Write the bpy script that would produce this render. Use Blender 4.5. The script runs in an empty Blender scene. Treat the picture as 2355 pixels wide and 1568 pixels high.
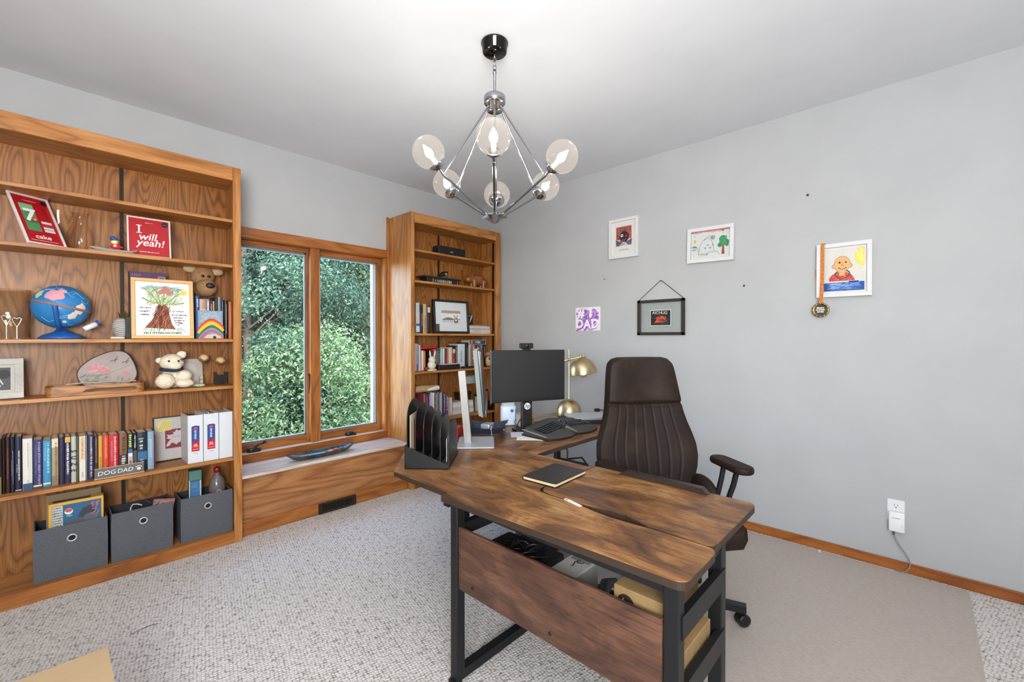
import bpy, bmesh, math, random
from math import sin, cos, pi, radians as R
from mathutils import Matrix, Vector

SC = bpy.context.scene
COL = SC.collection
random.seed(7)

# ---------------------------------------------------------------- camera
cam_data = bpy.data.cameras.new('camera')
cam_data.sensor_width = 36.0
cam_data.lens = 36.0 * 1006.8 / 2355.0
cam_data.clip_start = 0.02
cam = bpy.data.objects.new('camera', cam_data)
COL.objects.link(cam)
cam.location = (0, 0, 1.31)
cam.rotation_euler = (R(90 - 0.445), 0, R(43.12 - 90))
SC.camera = cam

# ---------------------------------------------------------------- exposure, world, sun, added fill lights
SC.view_settings.view_transform = 'Standard'
SC.view_settings.look = 'None'
SC.view_settings.gamma = 1.0
SC.view_settings.use_curve_mapping = False
SC.view_settings.exposure = 0.40
SC.cycles.max_bounces = 10
SC.cycles.diffuse_bounces = 5
SC.cycles.glossy_bounces = 4
SC.cycles.transparent_max_bounces = 16
SC.cycles.sample_clamp_indirect = 6.0
SC.cycles.caustics_reflective = False
SC.cycles.caustics_refractive = False
SC.cycles.use_denoising = True

w = bpy.data.worlds.new('sky')
SC.world = w
w.use_nodes = True
nt = w.node_tree
sky = nt.nodes.new('ShaderNodeTexSky')
sky.sky_type = 'NISHITA'
sky.sun_disc = False
sky.sun_elevation = R(52)
sky.sun_rotation = R(200)
nt.links.new(sky.outputs['Color'], nt.nodes['Background'].inputs['Color'])
nt.nodes['Background'].inputs['Strength'].default_value = 2.2


def light(name, kind, loc, rot, energy, color=(1, 1, 1), size=None):
    d = bpy.data.lights.new(name, kind)
    d.energy = energy
    d.color = color
    if kind == 'AREA':
        d.shape = 'RECTANGLE'
        d.size, d.size_y = size
    elif kind == 'SUN':
        d.angle = R(1.0)
    elif size:
        d.shadow_soft_size = size
    o = bpy.data.objects.new(name, d)
    o.location = loc
    o.rotation_euler = rot
    COL.objects.link(o)
    return o


light('sun', 'SUN', (0, 0, 8), (R(48), 0, R(-28)), 5.0, (1, 0.96, 0.88))
# added fill light set in a made-up window behind the camera
light('added_rear_fill', 'AREA', (-1.1, -2.17, 1.55), (R(100), 0, 0), 10, (1.0, 0.99, 0.97), (1.1, 1.2))
# added area light behind the camera, standing in for a bounced flash
light('added_fill_area', 'AREA', (-0.7, -0.65, 1.55), (R(130), 0, R(-47)), 132, (0.985, 0.99, 1.0), (1.2, 1.2))

# ---------------------------------------------------------------- materials
MATS = {}


def lin(c):
    if isinstance(c, str):
        c = c.lstrip('#')
        c = tuple(int(c[i:i + 2], 16) for i in (0, 2, 4))
    return tuple(((v / 255) / 12.92 if v / 255 <= 0.04045 else (((v / 255) + 0.055) / 1.055) ** 2.4) for v in c) + (1,)


def base_mat(key):
    m = bpy.data.materials.new(key)
    m.use_nodes = True
    b = m.node_tree.nodes['Principled BSDF']
    return m, m.node_tree, b


def P(c, rough=0.6, metal=0.0, emit=0.0, spec=0.5):
    key = 'plain_%s_%s_%s_%s' % (c, rough, metal, emit)
    if key in MATS:
        return MATS[key]
    m, t, b = base_mat(key)
    # a very slight procedural unevenness keeps flat colours from looking synthetic
    n = t.nodes.new('ShaderNodeTexNoise')
    n.inputs['Scale'].default_value = 14
    tc = t.nodes.new('ShaderNodeTexCoord')
    t.links.new(tc.outputs['Object'], n.inputs['Vector'])
    mx = t.nodes.new('ShaderNodeMix')
    mx.data_type = 'RGBA'
    l = lin(c)
    mx.inputs['A'].default_value = tuple(v * 0.94 for v in l[:3]) + (1,)
    mx.inputs['B'].default_value = tuple(min(1, v * 1.06) for v in l[:3]) + (1,)
    t.links.new(n.outputs['Fac'], mx.inputs['Factor'])
    t.links.new(mx.outputs['Result'], b.inputs['Base Color'])
    b.inputs['Roughness'].default_value = rough
    b.inputs['Metallic'].default_value = metal
    b.inputs['Specular IOR Level'].default_value = spec
    if emit:
        b.inputs['Emission Color'].default_value = l
        b.inputs['Emission Strength'].default_value = emit
    MATS[key] = m
    return m


def ramp(t, stops):
    r = t.nodes.new('ShaderNodeValToRGB')
    e = r.color_ramp.elements
    e[0].position, e[0].color = stops[0][0], lin(stops[0][1])
    e[1].position, e[1].color = stops[-1][0], lin(stops[-1][1])
    for p, c in stops[1:-1]:
        x = e.new(p)
        x.color = lin(c)
    return r


def mapping(t, scale, rot=(0, 0, 0), loc=(0, 0, 0)):
    tc = t.nodes.new('ShaderNodeTexCoord')
    mp = t.nodes.new('ShaderNodeMapping')
    mp.inputs['Scale'].default_value = scale
    mp.inputs['Rotation'].default_value = rot
    mp.inputs['Location'].default_value = loc
    t.links.new(tc.outputs['Object'], mp.inputs['Vector'])
    return mp


def noise(t, vec, scale, detail=3, rough=0.5, dist=0.0):
    n = t.nodes.new('ShaderNodeTexNoise')
    n.inputs['Scale'].default_value = scale
    n.inputs['Detail'].default_value = detail
    n.inputs['Roughness'].default_value = rough
    n.inputs['Distortion'].default_value = dist
    if vec is not None:
        t.links.new(vec, n.inputs['Vector'])
    return n


def mixc(t, fac, a, b, blend='MIX'):
    m = t.nodes.new('ShaderNodeMix')
    m.data_type = 'RGBA'
    m.blend_type = blend
    for s, v in (('Factor', fac), ('A', a), ('B', b)):
        if isinstance(v, (int, float)):
            m.inputs[s].default_value = v
        elif isinstance(v, tuple):
            m.inputs[s].default_value = v
        else:
            t.links.new(v, m.inputs[s])
    return m.outputs['Result']


def oak(key, axis, light_c, mid_c, dark_c, bands=5.0, dist=6.0, rough=0.42, cath=0.16):
    """Honey oak; axis is the direction the grain runs along."""
    if key in MATS:
        return MATS[key]
    m, t, b = base_mat(key)
    i = 'xyz'.index(axis)
    sc = [1.0, 1.0, 1.0]
    sc[i] = cath
    mp = mapping(t, sc)
    wv = t.nodes.new('ShaderNodeTexNoise')
    wv.inputs['Scale'].default_value = bands
    wv.inputs['Detail'].default_value = 1.2
    wv.inputs['Distortion'].default_value = 0.5
    t.links.new(mp.outputs['Vector'], wv.inputs['Vector'])
    # rings: contour lines of a stretched noise field read as cathedral grain
    mul = t.nodes.new('ShaderNodeMath')
    mul.operation = 'MULTIPLY'
    mul.inputs[1].default_value = dist
    t.links.new(wv.outputs['Fac'], mul.inputs[0])
    fr = t.nodes.new('ShaderNodeMath')
    fr.operation = 'PINGPONG'
    fr.inputs[1].default_value = 0.5
    t.links.new(mul.outputs[0], fr.inputs[0])
    m2 = t.nodes.new('ShaderNodeMath')
    m2.operation = 'MULTIPLY'
    m2.inputs[1].default_value = 2.0
    t.links.new(fr.outputs[0], m2.inputs[0])
    rp = ramp(t, [(0.0, dark_c), (0.35, mid_c), (1.0, light_c)])
    t.links.new(m2.outputs[0], rp.inputs['Fac'])
    sf = [260.0, 260.0, 260.0]
    sf[i] = 9.0
    mf = mapping(t, sf)
    nf = noise(t, mf.outputs['Vector'], 1.0, 2)
    rf = ramp(t, [(0.35, '#b28a66'), (0.6, '#ffffff')])
    t.links.new(nf.outputs['Fac'], rf.inputs['Fac'])
    c = mixc(t, 0.45, rp.outputs['Color'], rf.outputs['Color'], 'MULTIPLY')
    nb = noise(t, None, 1.4, 1)
    rb = ramp(t, [(0.3, '#dcdcdc'), (0.7, '#ffffff')])
    t.links.new(nb.outputs['Fac'], rb.inputs['Fac'])
    c = mixc(t, 1.0, c, rb.outputs['Color'], 'MULTIPLY')
    t.links.new(c, b.inputs['Base Color'])
    b.inputs['Roughness'].default_value = rough
    bp = t.nodes.new('ShaderNodeBump')
    bp.inputs['Strength'].default_value = 0.08
    bp.inputs['Distance'].default_value = 0.002
    t.links.new(nf.outputs['Fac'], bp.inputs['Height'])
    t.links.new(bp.outputs['Normal'], b.inputs['Normal'])
    MATS[key] = m
    return m


OAK_V = oak('oak_vertical', 'z', '#cb8e4e', '#be7f3e', '#a6682c', bands=9, dist=5)
OAK_H = oak('oak_horizontal', 'x', '#cb8e4e', '#be7f3e', '#a3652a', bands=9, dist=5)
OAK_D = oak('oak_depth', 'y', '#cb8e4e', '#be7f3e', '#a3652a', bands=9, dist=5)
OAK_PLY = oak('oak_plywood', 'z', '#ae7434', '#9c6228', '#764a1a', bands=6, dist=18, cath=0.2)  # back-panel plywood, with the recess shade darkened into its tones
OAK_PALE = oak('oak_seat', 'x', '#bd8654', '#b07746', '#945c30', bands=4.5, dist=9, rough=0.4)
OAK_TOP = oak('oak_bleached_lit', 'x', '#eadfd2', '#e2d4c4', '#d4c2ae', bands=8, dist=5, rough=0.35)  # bleached sill oak, lightened further with the seat top's window sheen
OAK_DEEP = oak('oak_window', 'z', '#b87434', '#aa6629', '#92541f', bands=9, dist=4)
OAK_DEEP_H = oak('oak_window_h', 'x', '#b87434', '#aa6629', '#92541f', bands=9, dist=4)
OAK_BASE = oak('oak_baseboard', 'y', '#b26c2c', '#a86225', '#904f1b', bands=9, dist=4)


def rustic(key, axis, cols=('#47301e', '#71492a', '#946638', '#b48a5a')):
    """Rustic brown laminate with smoky dark patches."""
    if key in MATS:
        return MATS[key]
    m, t, b = base_mat(key)
    i = 'xyz'.index(axis)
    s = [4.2, 4.2, 4.2]
    s[i] = 1.7
    mp = mapping(t, s)
    n1 = noise(t, mp.outputs['Vector'], 1.5, 7, 0.66, 1.1)
    r1 = ramp(t, list(zip((0.32, 0.44, 0.54, 0.68), cols)))
    t.links.new(n1.outputs['Fac'], r1.inputs['Fac'])
    s2 = [130.0, 130.0, 130.0]
    s2[i] = 7.0
    mf = mapping(t, s2)
    n2 = noise(t, mf.outputs['Vector'], 1.0, 4, 0.6, 0.6)
    r2 = ramp(t, [(0.36, '#8c7c70'), (0.58, '#ffffff')])
    t.links.new(n2.outputs['Fac'], r2.inputs['Fac'])
    c = mixc(t, 0.6, r1.outputs['Color'], r2.outputs['Color'], 'MULTIPLY')
    s3 = [5.0, 5.0, 5.0]
    s3[i] = 2.8
    m3 = mapping(t, s3, loc=(3.1, 1.7, 0))
    n3 = noise(t, m3.outputs['Vector'], 1.8, 6, 0.68, 0.8)
    r3 = ramp(t, [(0.56, '#000000'), (0.70, '#ffffff')])
    t.links.new(n3.outputs['Fac'], r3.inputs['Fac'])
    f = t.nodes.new('ShaderNodeMath')
    f.operation = 'MULTIPLY'
    f.inputs[1].default_value = 0.6
    t.links.new(r3.outputs['Color'], f.inputs[0])
    c = mixc(t, f.outputs[0], c, lin('#2c2019'))
    t.links.new(c, b.inputs['Base Color'])
    b.inputs['Roughness'].default_value = 0.38
    MATS[key] = m
    return m


RUSTIC = rustic('rustic_board', 'y')
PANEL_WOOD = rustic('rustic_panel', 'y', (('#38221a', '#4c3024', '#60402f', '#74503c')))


def textured(key, stops, scale, rough=0.8, bump=0.1, detail=4, stretch=(1, 1, 1), dist=0.001):
    if key in MATS:
        return MATS[key]
    m, t, b = base_mat(key)
    mp = mapping(t, stretch)
    n = noise(t, mp.outputs['Vector'], scale, detail, 0.6)
    r = ramp(t, stops)
    t.links.new(n.outputs['Fac'], r.inputs['Fac'])
    t.links.new(r.outputs['Color'], b.inputs['Base Color'])
    b.inputs['Roughness'].default_value = rough
    if bump:
        bp = t.nodes.new('ShaderNodeBump')
        bp.inputs['Strength'].default_value = bump
        bp.inputs['Distance'].default_value = dist
        t.links.new(n.outputs['Fac'], bp.inputs['Height'])
        t.links.new(bp.outputs['Normal'], b.inputs['Normal'])
    MATS[key] = m
    return m


WALL = textured('wall_paint', [(0.3, '#acadae'), (0.7, '#b1b2b3')], 3, 0.75, 0.0)
CEIL = textured('ceiling_paint', [(0.3, '#d6d8db'), (0.7, '#dbdde0')], 3, 0.85, 0.0)
LEATHER = textured('brown_leather', [(0.3, '#1c130e'), (0.55, '#261a14'), (0.75, '#34271f')], 9, 0.62, 0.25, 8, dist=0.0015)
LEATHER.node_tree.nodes['Principled BSDF'].inputs['Specular IOR Level'].default_value = 0.25
FABRIC = textured('grey_bin_fabric', [(0.35, '#4c4d50'), (0.65, '#5c5d61')], 260, 0.9, 0.25, 3, (1, 1, 1))
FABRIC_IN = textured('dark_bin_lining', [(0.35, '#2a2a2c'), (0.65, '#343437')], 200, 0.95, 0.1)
CARD = textured('brown_cardboard', [(0.3, '#876b44'), (0.7, '#967a50')], 30, 0.85, 0.05)  # cardboard brown, darkened to carry the shade under the desk
PLUSH = textured('brown_plush', [(0.3, '#84603c'), (0.7, '#a8825a')], 160, 0.95, 0.6, 3, dist=0.004)
FLEECE = textured('cream_fleece', [(0.3, '#d8c6a8'), (0.7, '#f0e6d2')], 90, 0.95, 0.9, 4, dist=0.006)
MATMAT = textured('taupe_mat', [(0.3, '#aa9f96'), (0.7, '#bbb0a6')], 130, 0.75, 0.35, 3, (1, 0.45, 1), dist=0.002)
BLACK_STEEL = P('#1b1b1d', 0.45, 0.3)
CHROME = P('#b4b4b6', 0.08, 1.0)
GUN = P('#4a4846', 0.12, 1.0)
BRASS = P('#c2b08a', 0.36, 1.0)
BLACK = P('#161617', 0.5)
PAPER = P('#e9e7e2', 0.7)
DARK_METAL = P('#2e251e', 0.5, 0.6)


def carpet():
    m, t, b = base_mat('berber_carpet')
    mp = mapping(t, (1, 1, 1), rot=(0, 0, R(12)))
    n0 = noise(t, mp.outputs['Vector'], 40, 2)
    wob = t.nodes.new('ShaderNodeMix')
    wob.data_type = 'VECTOR'
    wob.inputs['Factor'].default_value = 0.012
    t.links.new(mp.outputs['Vector'], wob.inputs['A'])
    t.links.new(n0.outputs['Color'], wob.inputs['B'])
    v = t.nodes.new('ShaderNodeTexVoronoi')
    v.inputs['Scale'].default_value = 78
    v.inputs['Randomness'].default_value = 0.35
    t.links.new(wob.outputs['Result'], v.inputs['Vector'])
    r = ramp(t, [(0.0, '#efeae5'), (0.48, '#e4ded8'), (0.64, '#c6beb6'), (0.80, '#7c736b')])
    t.links.new(v.outputs['Distance'], r.inputs['Fac'])
    n = noise(t, mp.outputs['Vector'], 260, 3)
    rn = ramp(t, [(0.3, '#c8c8c8'), (0.7, '#ffffff')])
    t.links.new(n.outputs['Fac'], rn.inputs['Fac'])
    c = mixc(t, 0.6, r.outputs['Color'], rn.outputs['Color'], 'MULTIPLY')
    t.links.new(c, b.inputs['Base Color'])
    b.inputs['Roughness'].default_value = 0.95
    b.inputs['Specular IOR Level'].default_value = 0.1
    inv = t.nodes.new('ShaderNodeMath')
    inv.operation = 'SUBTRACT'
    inv.inputs[0].default_value = 1.0
    t.links.new(v.outputs['Distance'], inv.inputs[1])
    bp = t.nodes.new('ShaderNodeBump')
    bp.inputs['Strength'].default_value = 0.7
    bp.inputs['Distance'].default_value = 0.006
    t.links.new(inv.outputs[0], bp.inputs['Height'])
    t.links.new(bp.outputs['Normal'], b.inputs['Normal'])
    return m


CARPET = carpet()


def thin_glass(key, tint='#ffffff', gloss=0.10, haze=0.0):
    """Clear thin glass: light passes, faint mirror reflection that grows at grazing angles."""
    if key in MATS:
        return MATS[key]
    m = bpy.data.materials.new(key)
    m.use_nodes = True
    t = m.node_tree
    t.nodes.remove(t.nodes['Principled BSDF'])
    out = t.nodes['Material Output']
    tr = t.nodes.new('ShaderNodeBsdfTransparent')
    tr.inputs['Color'].default_value = lin(tint)
    gl = t.nodes.new('ShaderNodeBsdfGlossy')
    gl.inputs['Roughness'].default_value = 0.03
    lw = t.nodes.new('ShaderNodeLayerWeight')
    lw.inputs['Blend'].default_value = 0.5
    pw = t.nodes.new('ShaderNodeMath')
    pw.operation = 'POWER'
    pw.inputs[1].default_value = 3.0
    t.links.new(lw.outputs['Facing'], pw.inputs[0])
    ma = t.nodes.new('ShaderNodeMath')
    ma.operation = 'MULTIPLY_ADD'
    ma.inputs[1].default_value = gloss * 3.0
    ma.inputs[2].default_value = 0.025
    t.links.new(pw.outputs[0], ma.inputs[0])
    mx = t.nodes.new('ShaderNodeMixShader')
    t.links.new(ma.outputs[0], mx.inputs['Fac'])
    t.links.new(tr.outputs[0], mx.inputs[1])
    t.links.new(gl.outputs[0], mx.inputs[2])
    last = mx
    if haze:
        df = t.nodes.new('ShaderNodeBsdfTranslucent')
        df.inputs['Color'].default_value = (1, 0.97, 0.93, 1)
        m2 = t.nodes.new('ShaderNodeMixShader')
        m2.inputs['Fac'].default_value = haze
        t.links.new(mx.outputs[0], m2.inputs[1])
        t.links.new(df.outputs[0], m2.inputs[2])
        last = m2
    t.links.new(last.outputs[0], out.inputs['Surface'])
    MATS[key] = m
    return m


PANE = thin_glass('window_glass', '#f8faf9', 0.06)
GLOBE = thin_glass('globe_glass', '#f3f0ee', 0.2, 0.03)

# ---------------------------------------------------------------- mesh builder


def I():
    return Matrix.Identity(4)


def T(x, y, z):
    return Matrix.Translation((x, y, z))


def RZ(d):
    return Matrix.Rotation(R(d), 4, 'Z')


def RX(d):
    return Matrix.Rotation(R(d), 4, 'X')


def RY(d):
    return Matrix.Rotation(R(d), 4, 'Y')


class MB:
    def __init__(self):
        self.v, self.f, self.mi, self.sm, self.mats = [], [], [], [], []

    def slot(self, m):
        if m not in self.mats:
            self.mats.append(m)
        return self.mats.index(m)

    def add(self, vs, fs, m, smooth=False, M=None):
        o = len(self.v)
        for p in vs:
            self.v.append(tuple(M @ Vector(p)) if M is not None else tuple(p))
        s = self.slot(m)
        for f in fs:
            self.f.append(tuple(i + o for i in f))
            self.mi.append(s)
            self.sm.append(smooth)
        return self

    def addbm(self, bm, m, smooth=False, M=None):
        bm.verts.index_update()
        self.add([v.co[:] for v in bm.verts], [[v.index for v in f.verts] for f in bm.faces], m, smooth, M)
        bm.free()
        return self

    def box(self, x0, x1, y0, y1, z0, z1, m, bev=0.0, M=None, seg=1, taper=0.0):
        if bev <= 0:
            a, c = taper, taper
            vs = [(x0, y0, z0), (x1, y0, z0), (x1, y1, z0), (x0, y1, z0),
                  (x0 + a, y0 + c, z1), (x1 - a, y0 + c, z1), (x1 - a, y1 - c, z1), (x0 + a, y1 - c, z1)]
            fs = [(3, 2, 1, 0), (4, 5, 6, 7), (0, 1, 5, 4), (1, 2, 6, 5), (2, 3, 7, 6), (3, 0, 4, 7)]
            return self.add(vs, fs, m, False, M)
        bm = bmesh.new()
        bmesh.ops.create_cube(bm, size=1)
        for v in bm.verts:
            v.co = Vector(((x0 + x1) / 2 + v.co.x * (x1 - x0), (y0 + y1) / 2 + v.co.y * (y1 - y0), (z0 + z1) / 2 + v.co.z * (z1 - z0)))
        bmesh.ops.bevel(bm, geom=bm.edges[:], offset=bev, segments=seg, profile=0.5, affect='EDGES')
        return self.addbm(bm, m, seg > 1, M)

    def prism(self, poly, h0, h1, m, M=None, bev=0.0, seg=1):
        """poly in local xy, extruded from z=h0 to h1."""
        bm = bmesh.new()
        a = [bm.verts.new((x, y, h0)) for x, y in poly]
        b = [bm.verts.new((x, y, h1)) for x, y in poly]
        n = len(poly)
        bm.faces.new(a[::-1])
        bm.faces.new(b)
        for i in range(n):
            bm.faces.new((a[i], a[(i + 1) % n], b[(i + 1) % n], b[i]))
        bmesh.ops.recalc_face_normals(bm, faces=bm.faces[:])
        if bev:
            e = [x for x in bm.edges if abs(x.verts[0].co.z - x.verts[1].co.z) < 1e-6]
            bmesh.ops.bevel(bm, geom=e, offset=bev, segments=seg, profile=0.5, affect='EDGES')
        return self.addbm(bm, m, False, M)

    def tube(self, path, r, m, n=10, closed=False, M=None, caps=True):
        pts = [Vector(p) for p in path]
        k = len(pts)
        rr = r if isinstance(r, (list, tuple)) else [r] * k
        vs, fs = [], []
        prev = None
        for i, p in enumerate(pts):
            if closed:
                d = pts[(i + 1) % k] - pts[i - 1]
            else:
                d = pts[min(i + 1, k - 1)] - pts[max(i - 1, 0)]
            d = d.normalized() if d.length > 1e-9 else Vector((0, 0, 1))
            if prev is None:
                a = d.orthogonal().normalized()
            else:
                a = prev - d * prev.dot(d)
                a = a.normalized() if a.length > 1e-6 else d.orthogonal().normalized()
            prev = a
            b = d.cross(a)
            for j in range(n):
                t = 2 * pi * j / n
                vs.append(p + (a * cos(t) + b * sin(t)) * rr[i])
        last = k if closed else k - 1
        for i in range(last):
            for j in range(n):
                q = (i + 1) % k
                fs.append((i * n + j, i * n + (j + 1) % n, q * n + (j + 1) % n, q * n + j))
        self.add(vs, fs, m, True, M)
        if caps and not closed:
            self.add(vs[:n], [tuple(range(n))[::-1]], m, False, M)
            self.add(vs[-n:], [tuple(range(n))], m, False, M)
        return self

    def bar(self, a, b, s, m, M=None, up=(0, 0, 1), s2=None):
        """square bar between two points"""
        a, b = Vector(a), Vector(b)
        d = (b - a).normalized()
        u = Vector(up)
        if abs(d.dot(u)) > 0.95:
            u = Vector((1, 0, 0))
        x = d.cross(u).normalized()
        y = x.cross(d)
        h, k = s / 2, (s2 or s) / 2
        vs = [p + x * i * h + y * j * k for p in (a, b) for i, j in ((-1, -1), (1, -1), (1, 1), (-1, 1))]
        fs = [(0, 1, 2, 3), (7, 6, 5, 4), (0, 4, 5, 1), (1, 5, 6, 2), (2, 6, 7, 3), (3, 7, 4, 0)]
        return self.add(vs, fs, m, False, M)

    def lathe(self, prof, m, n=32, M=None, smooth=True):
        vs, fs = [], []
        for r, z in prof:
            for j in range(n):
                t = 2 * pi * j / n
                vs.append((r * cos(t), r * sin(t), z))
        for i in range(len(prof) - 1):
            for j in range(n):
                fs.append((i * n + j, i * n + (j + 1) % n, (i + 1) * n + (j + 1) % n, (i + 1) * n + j))
        self.add(vs, fs, m, smooth, M)
        return self

    def ball(self, c, r, m, M=None, n=20, k=14, bumpy=0.0, seed=0):
        rx, ry, rz = (r, r, r) if isinstance(r, (int, float)) else r
        rnd = random.Random(seed)
        vs, fs = [], []
        for i in range(k + 1):
            a = pi * i / k
            for j in range(n):
                b = 2 * pi * j / n
                q = 1 + (rnd.uniform(-bumpy, bumpy) if 0 < i < k else 0)
                vs.append((c[0] + rx * q * sin(a) * cos(b), c[1] + ry * q * sin(a) * sin(b), c[2] + rz * q * cos(a)))
        for i in range(k):
            for j in range(n):
                fs.append((i * n + j, (i + 1) * n + j, (i + 1) * n + (j + 1) % n, i * n + (j + 1) % n))
        return self.add(vs, fs, m, True, M)

    # flat marks on a plane: (u right, v up) drawn at depth -y = w
    def flat(self, poly, m, wd=0.0, M=None):
        vs = [(u, -wd, v) for u, v in poly]
        return self.add(vs, [tuple(range(len(vs)))], m, False, M)

    def rect(self, u0, u1, v0, v1, m, wd=0.0, M=None):
        return self.flat([(u0, v0), (u1, v0), (u1, v1), (u0, v1)], m, wd, M)

    def disc(self, c, r, m, wd=0.0, M=None, n=20, r2=None, a0=0, a1=360):
        r2 = r2 or r
        k = n if a1 - a0 >= 360 else n + 1
        return self.flat([(c[0] + r * cos(R(a0 + (a1 - a0) * i / n)), c[1] + r2 * sin(R(a0 + (a1 - a0) * i / n))) for i in range(k)], m, wd, M)

    def stroke(self, pts, wdt, m, wd=0.0, M=None):
        k = len(pts)
        L, Rr = [], []
        for i in range(k):
            a, b = pts[max(i - 1, 0)], pts[min(i + 1, k - 1)]
            dx, dy = b[0] - a[0], b[1] - a[1]
            l = math.hypot(dx, dy) or 1
            L.append((pts[i][0] - dy / l * wdt / 2, pts[i][1] + dx / l * wdt / 2))
            Rr.append((pts[i][0] + dy / l * wdt / 2, pts[i][1] - dx / l * wdt / 2))
        vs = [(u, -wd, v) for u, v in L + Rr]
        fs = [(k + i, k + i + 1, i + 1, i) for i in range(k - 1)]
        return self.add(vs, fs, m, False, M)

    def text(self, s, h, m, c=(0, 0), wd=0.0, M=None, rot=0, shear=0.0, bold=0.0, sx=1.0, align='CENTER'):
        vs, fs = text_mesh(s, shear, bold, align)
        if not vs:
            return self
        ca, sa = cos(R(rot)), sin(R(rot))
        out = []
        for x, y in vs:
            x, y = x * h * sx, y * h
            out.append((c[0] + x * ca - y * sa, -wd, c[1] + x * sa + y * ca))
        return self.add(out, fs, m, False, M)

    def scribble(self, u0, u1, v0, v1, m, wd=0.0, M=None, vertical=False, seed=0, gap=0.35):
        """rows of little upright marks that read as unreadable small print"""
        rnd = random.Random(seed)
        hgt = (u1 - u0) if vertical else (v1 - v0)
        p, end = (v1, v0) if vertical else (u0, u1)
        sgn = -1 if vertical else 1
        while (end - p) * sgn > 0:
            l = hgt * rnd.uniform(0.18, 0.55)
            g = hgt * rnd.uniform(gap * 0.4, gap) * (2.2 if rnd.random() < 0.14 else 1)
            q = p + sgn * l
            if (end - q) * sgn < 0:
                break
            a, b = rnd.uniform(0, 0.25) * hgt, rnd.uniform(0.75, 1) * hgt
            if vertical:
                self.rect(u0 + a, u0 + b, min(p, q), max(p, q), m, wd, M)
            else:
                self.rect(min(p, q), max(p, q), v0 + a, v0 + b, m, wd, M)
            p = q + sgn * g
        return self

    def obj(self, name, parent=None, loc=None, rot=None):
        me = bpy.data.meshes.new(name)
        me.from_pydata(self.v, [], self.f)
        for m in self.mats:
            me.materials.append(m)
        me.polygons.foreach_set('material_index', self.mi)
        me.polygons.foreach_set('use_smooth', self.sm)
        me.update()
        o = bpy.data.objects.new(name, me)
        COL.objects.link(o)
        if parent:
            o.parent = parent
        if loc is not None:
            o.location = loc
        if rot is not None:
            o.rotation_euler = rot
        return o


_TXT = {}


def text_mesh(s, shear, bold, align):
    key = (s, shear, bold, align)
    if key not in _TXT:
        cu = bpy.data.curves.new('lettering', 'FONT')
        cu.body = s
        cu.align_x = align
        cu.align_y = 'CENTER'
        cu.shear = shear
        cu.offset = bold
        cu.fill_mode = 'FRONT'
        cu.resolution_u = 3
        ob = bpy.data.objects.new('lettering', cu)
        me = bpy.data.meshes.new_from_object(ob)
        _TXT[key] = ([(v.co.x, v.co.y) for v in me.vertices], [tuple(p.vertices) for p in me.polygons])
        bpy.data.objects.remove(ob)
        bpy.data.meshes.remove(me)
        bpy.data.curves.remove(cu)
    return _TXT[key]


def tag(o, label=None, cat=None, group=None, kind=None):
    if label:
        o['label'] = label
    if cat:
        o['category'] = cat
    if group:
        o['group'] = group
    if kind:
        o['kind'] = kind
    return o


def thing(name, label, cat, loc=(0, 0, 0), rz=0.0, group=None, lean=0.0, roll=0.0):
    o = bpy.data.objects.new(name, None)
    o.empty_display_size = 0.05
    COL.objects.link(o)
    o.location = loc
    o.rotation_euler = (R(-lean), R(roll), R(rz))
    return tag(o, label, cat, group)


def solo(name, mb, label, cat, loc=(0, 0, 0), rz=0.0, group=None, lean=0.0):
    o = mb.obj(name, None, loc, (R(-lean), 0, R(rz)))
    return tag(o, label, cat, group)


def copy_thing(root, loc, rz=None, label=None, group=None):
    c = root.copy()
    COL.objects.link(c)
    c.location = loc
    if rz is not None:
        c.rotation_euler = (root.rotation_euler[0], root.rotation_euler[1], R(rz))
    if label:
        c['label'] = label
    if group:
        c['group'] = group
    for ch in list(root.children):
        d = ch.copy()
        COL.objects.link(d)
        d.parent = c
        for g in list(ch.children):
            e = g.copy()
            COL.objects.link(e)
            e.parent = d
    return c


def arc(cx, cy, r, a0, a1, n):
    return [(cx + r * cos(R(a0 + (a1 - a0) * i / n)), cy + r * sin(R(a0 + (a1 - a0) * i / n))) for i in range(n + 1)]


def rrect(x0, x1, y0, y1, r, n=5):
    return (arc(x1 - r, y0 + r, r, -90, 0, n) + arc(x1 - r, y1 - r, r, 0, 90, n)
            + arc(x0 + r, y1 - r, r, 90, 180, n) + arc(x0 + r, y0 + r, r, 180, 270, n))


# ================================================================ the room
X0, X1, Y0, Y1, ZC = -2.2, 3.28, -2.2, 3.56, 2.74
tag(MB().box(X0, X1, Y0, Y1, -0.1, 0, CARPET).obj('floor'), kind='structure')
tag(MB().box(X0 - .15, X1 + .15, Y0 - .15, Y1 + .15, ZC, ZC + .12, CEIL).obj('ceiling'), kind='structure')
tag(MB().box(X1, X1 + .14, Y0 - .14, Y1 + .14, -.1, ZC, WALL).obj('wall_right'), kind='structure')


def wall_with_hole(name, x0, x1, hx0, hx1, hz0, hz1, th, loc, rz):
    mb = MB()
    mb.box(x0, hx0, 0, th, -.1, ZC, WALL)
    mb.box(hx1, x1, 0, th, -.1, ZC, WALL)
    mb.box(hx0, hx1, 0, th, -.1, hz0, WALL)
    mb.box(hx0, hx1, 0, th, hz1, ZC, WALL)
    return tag(mb.obj(name, None, loc, (0, 0, R(rz))), kind='structure')


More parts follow.
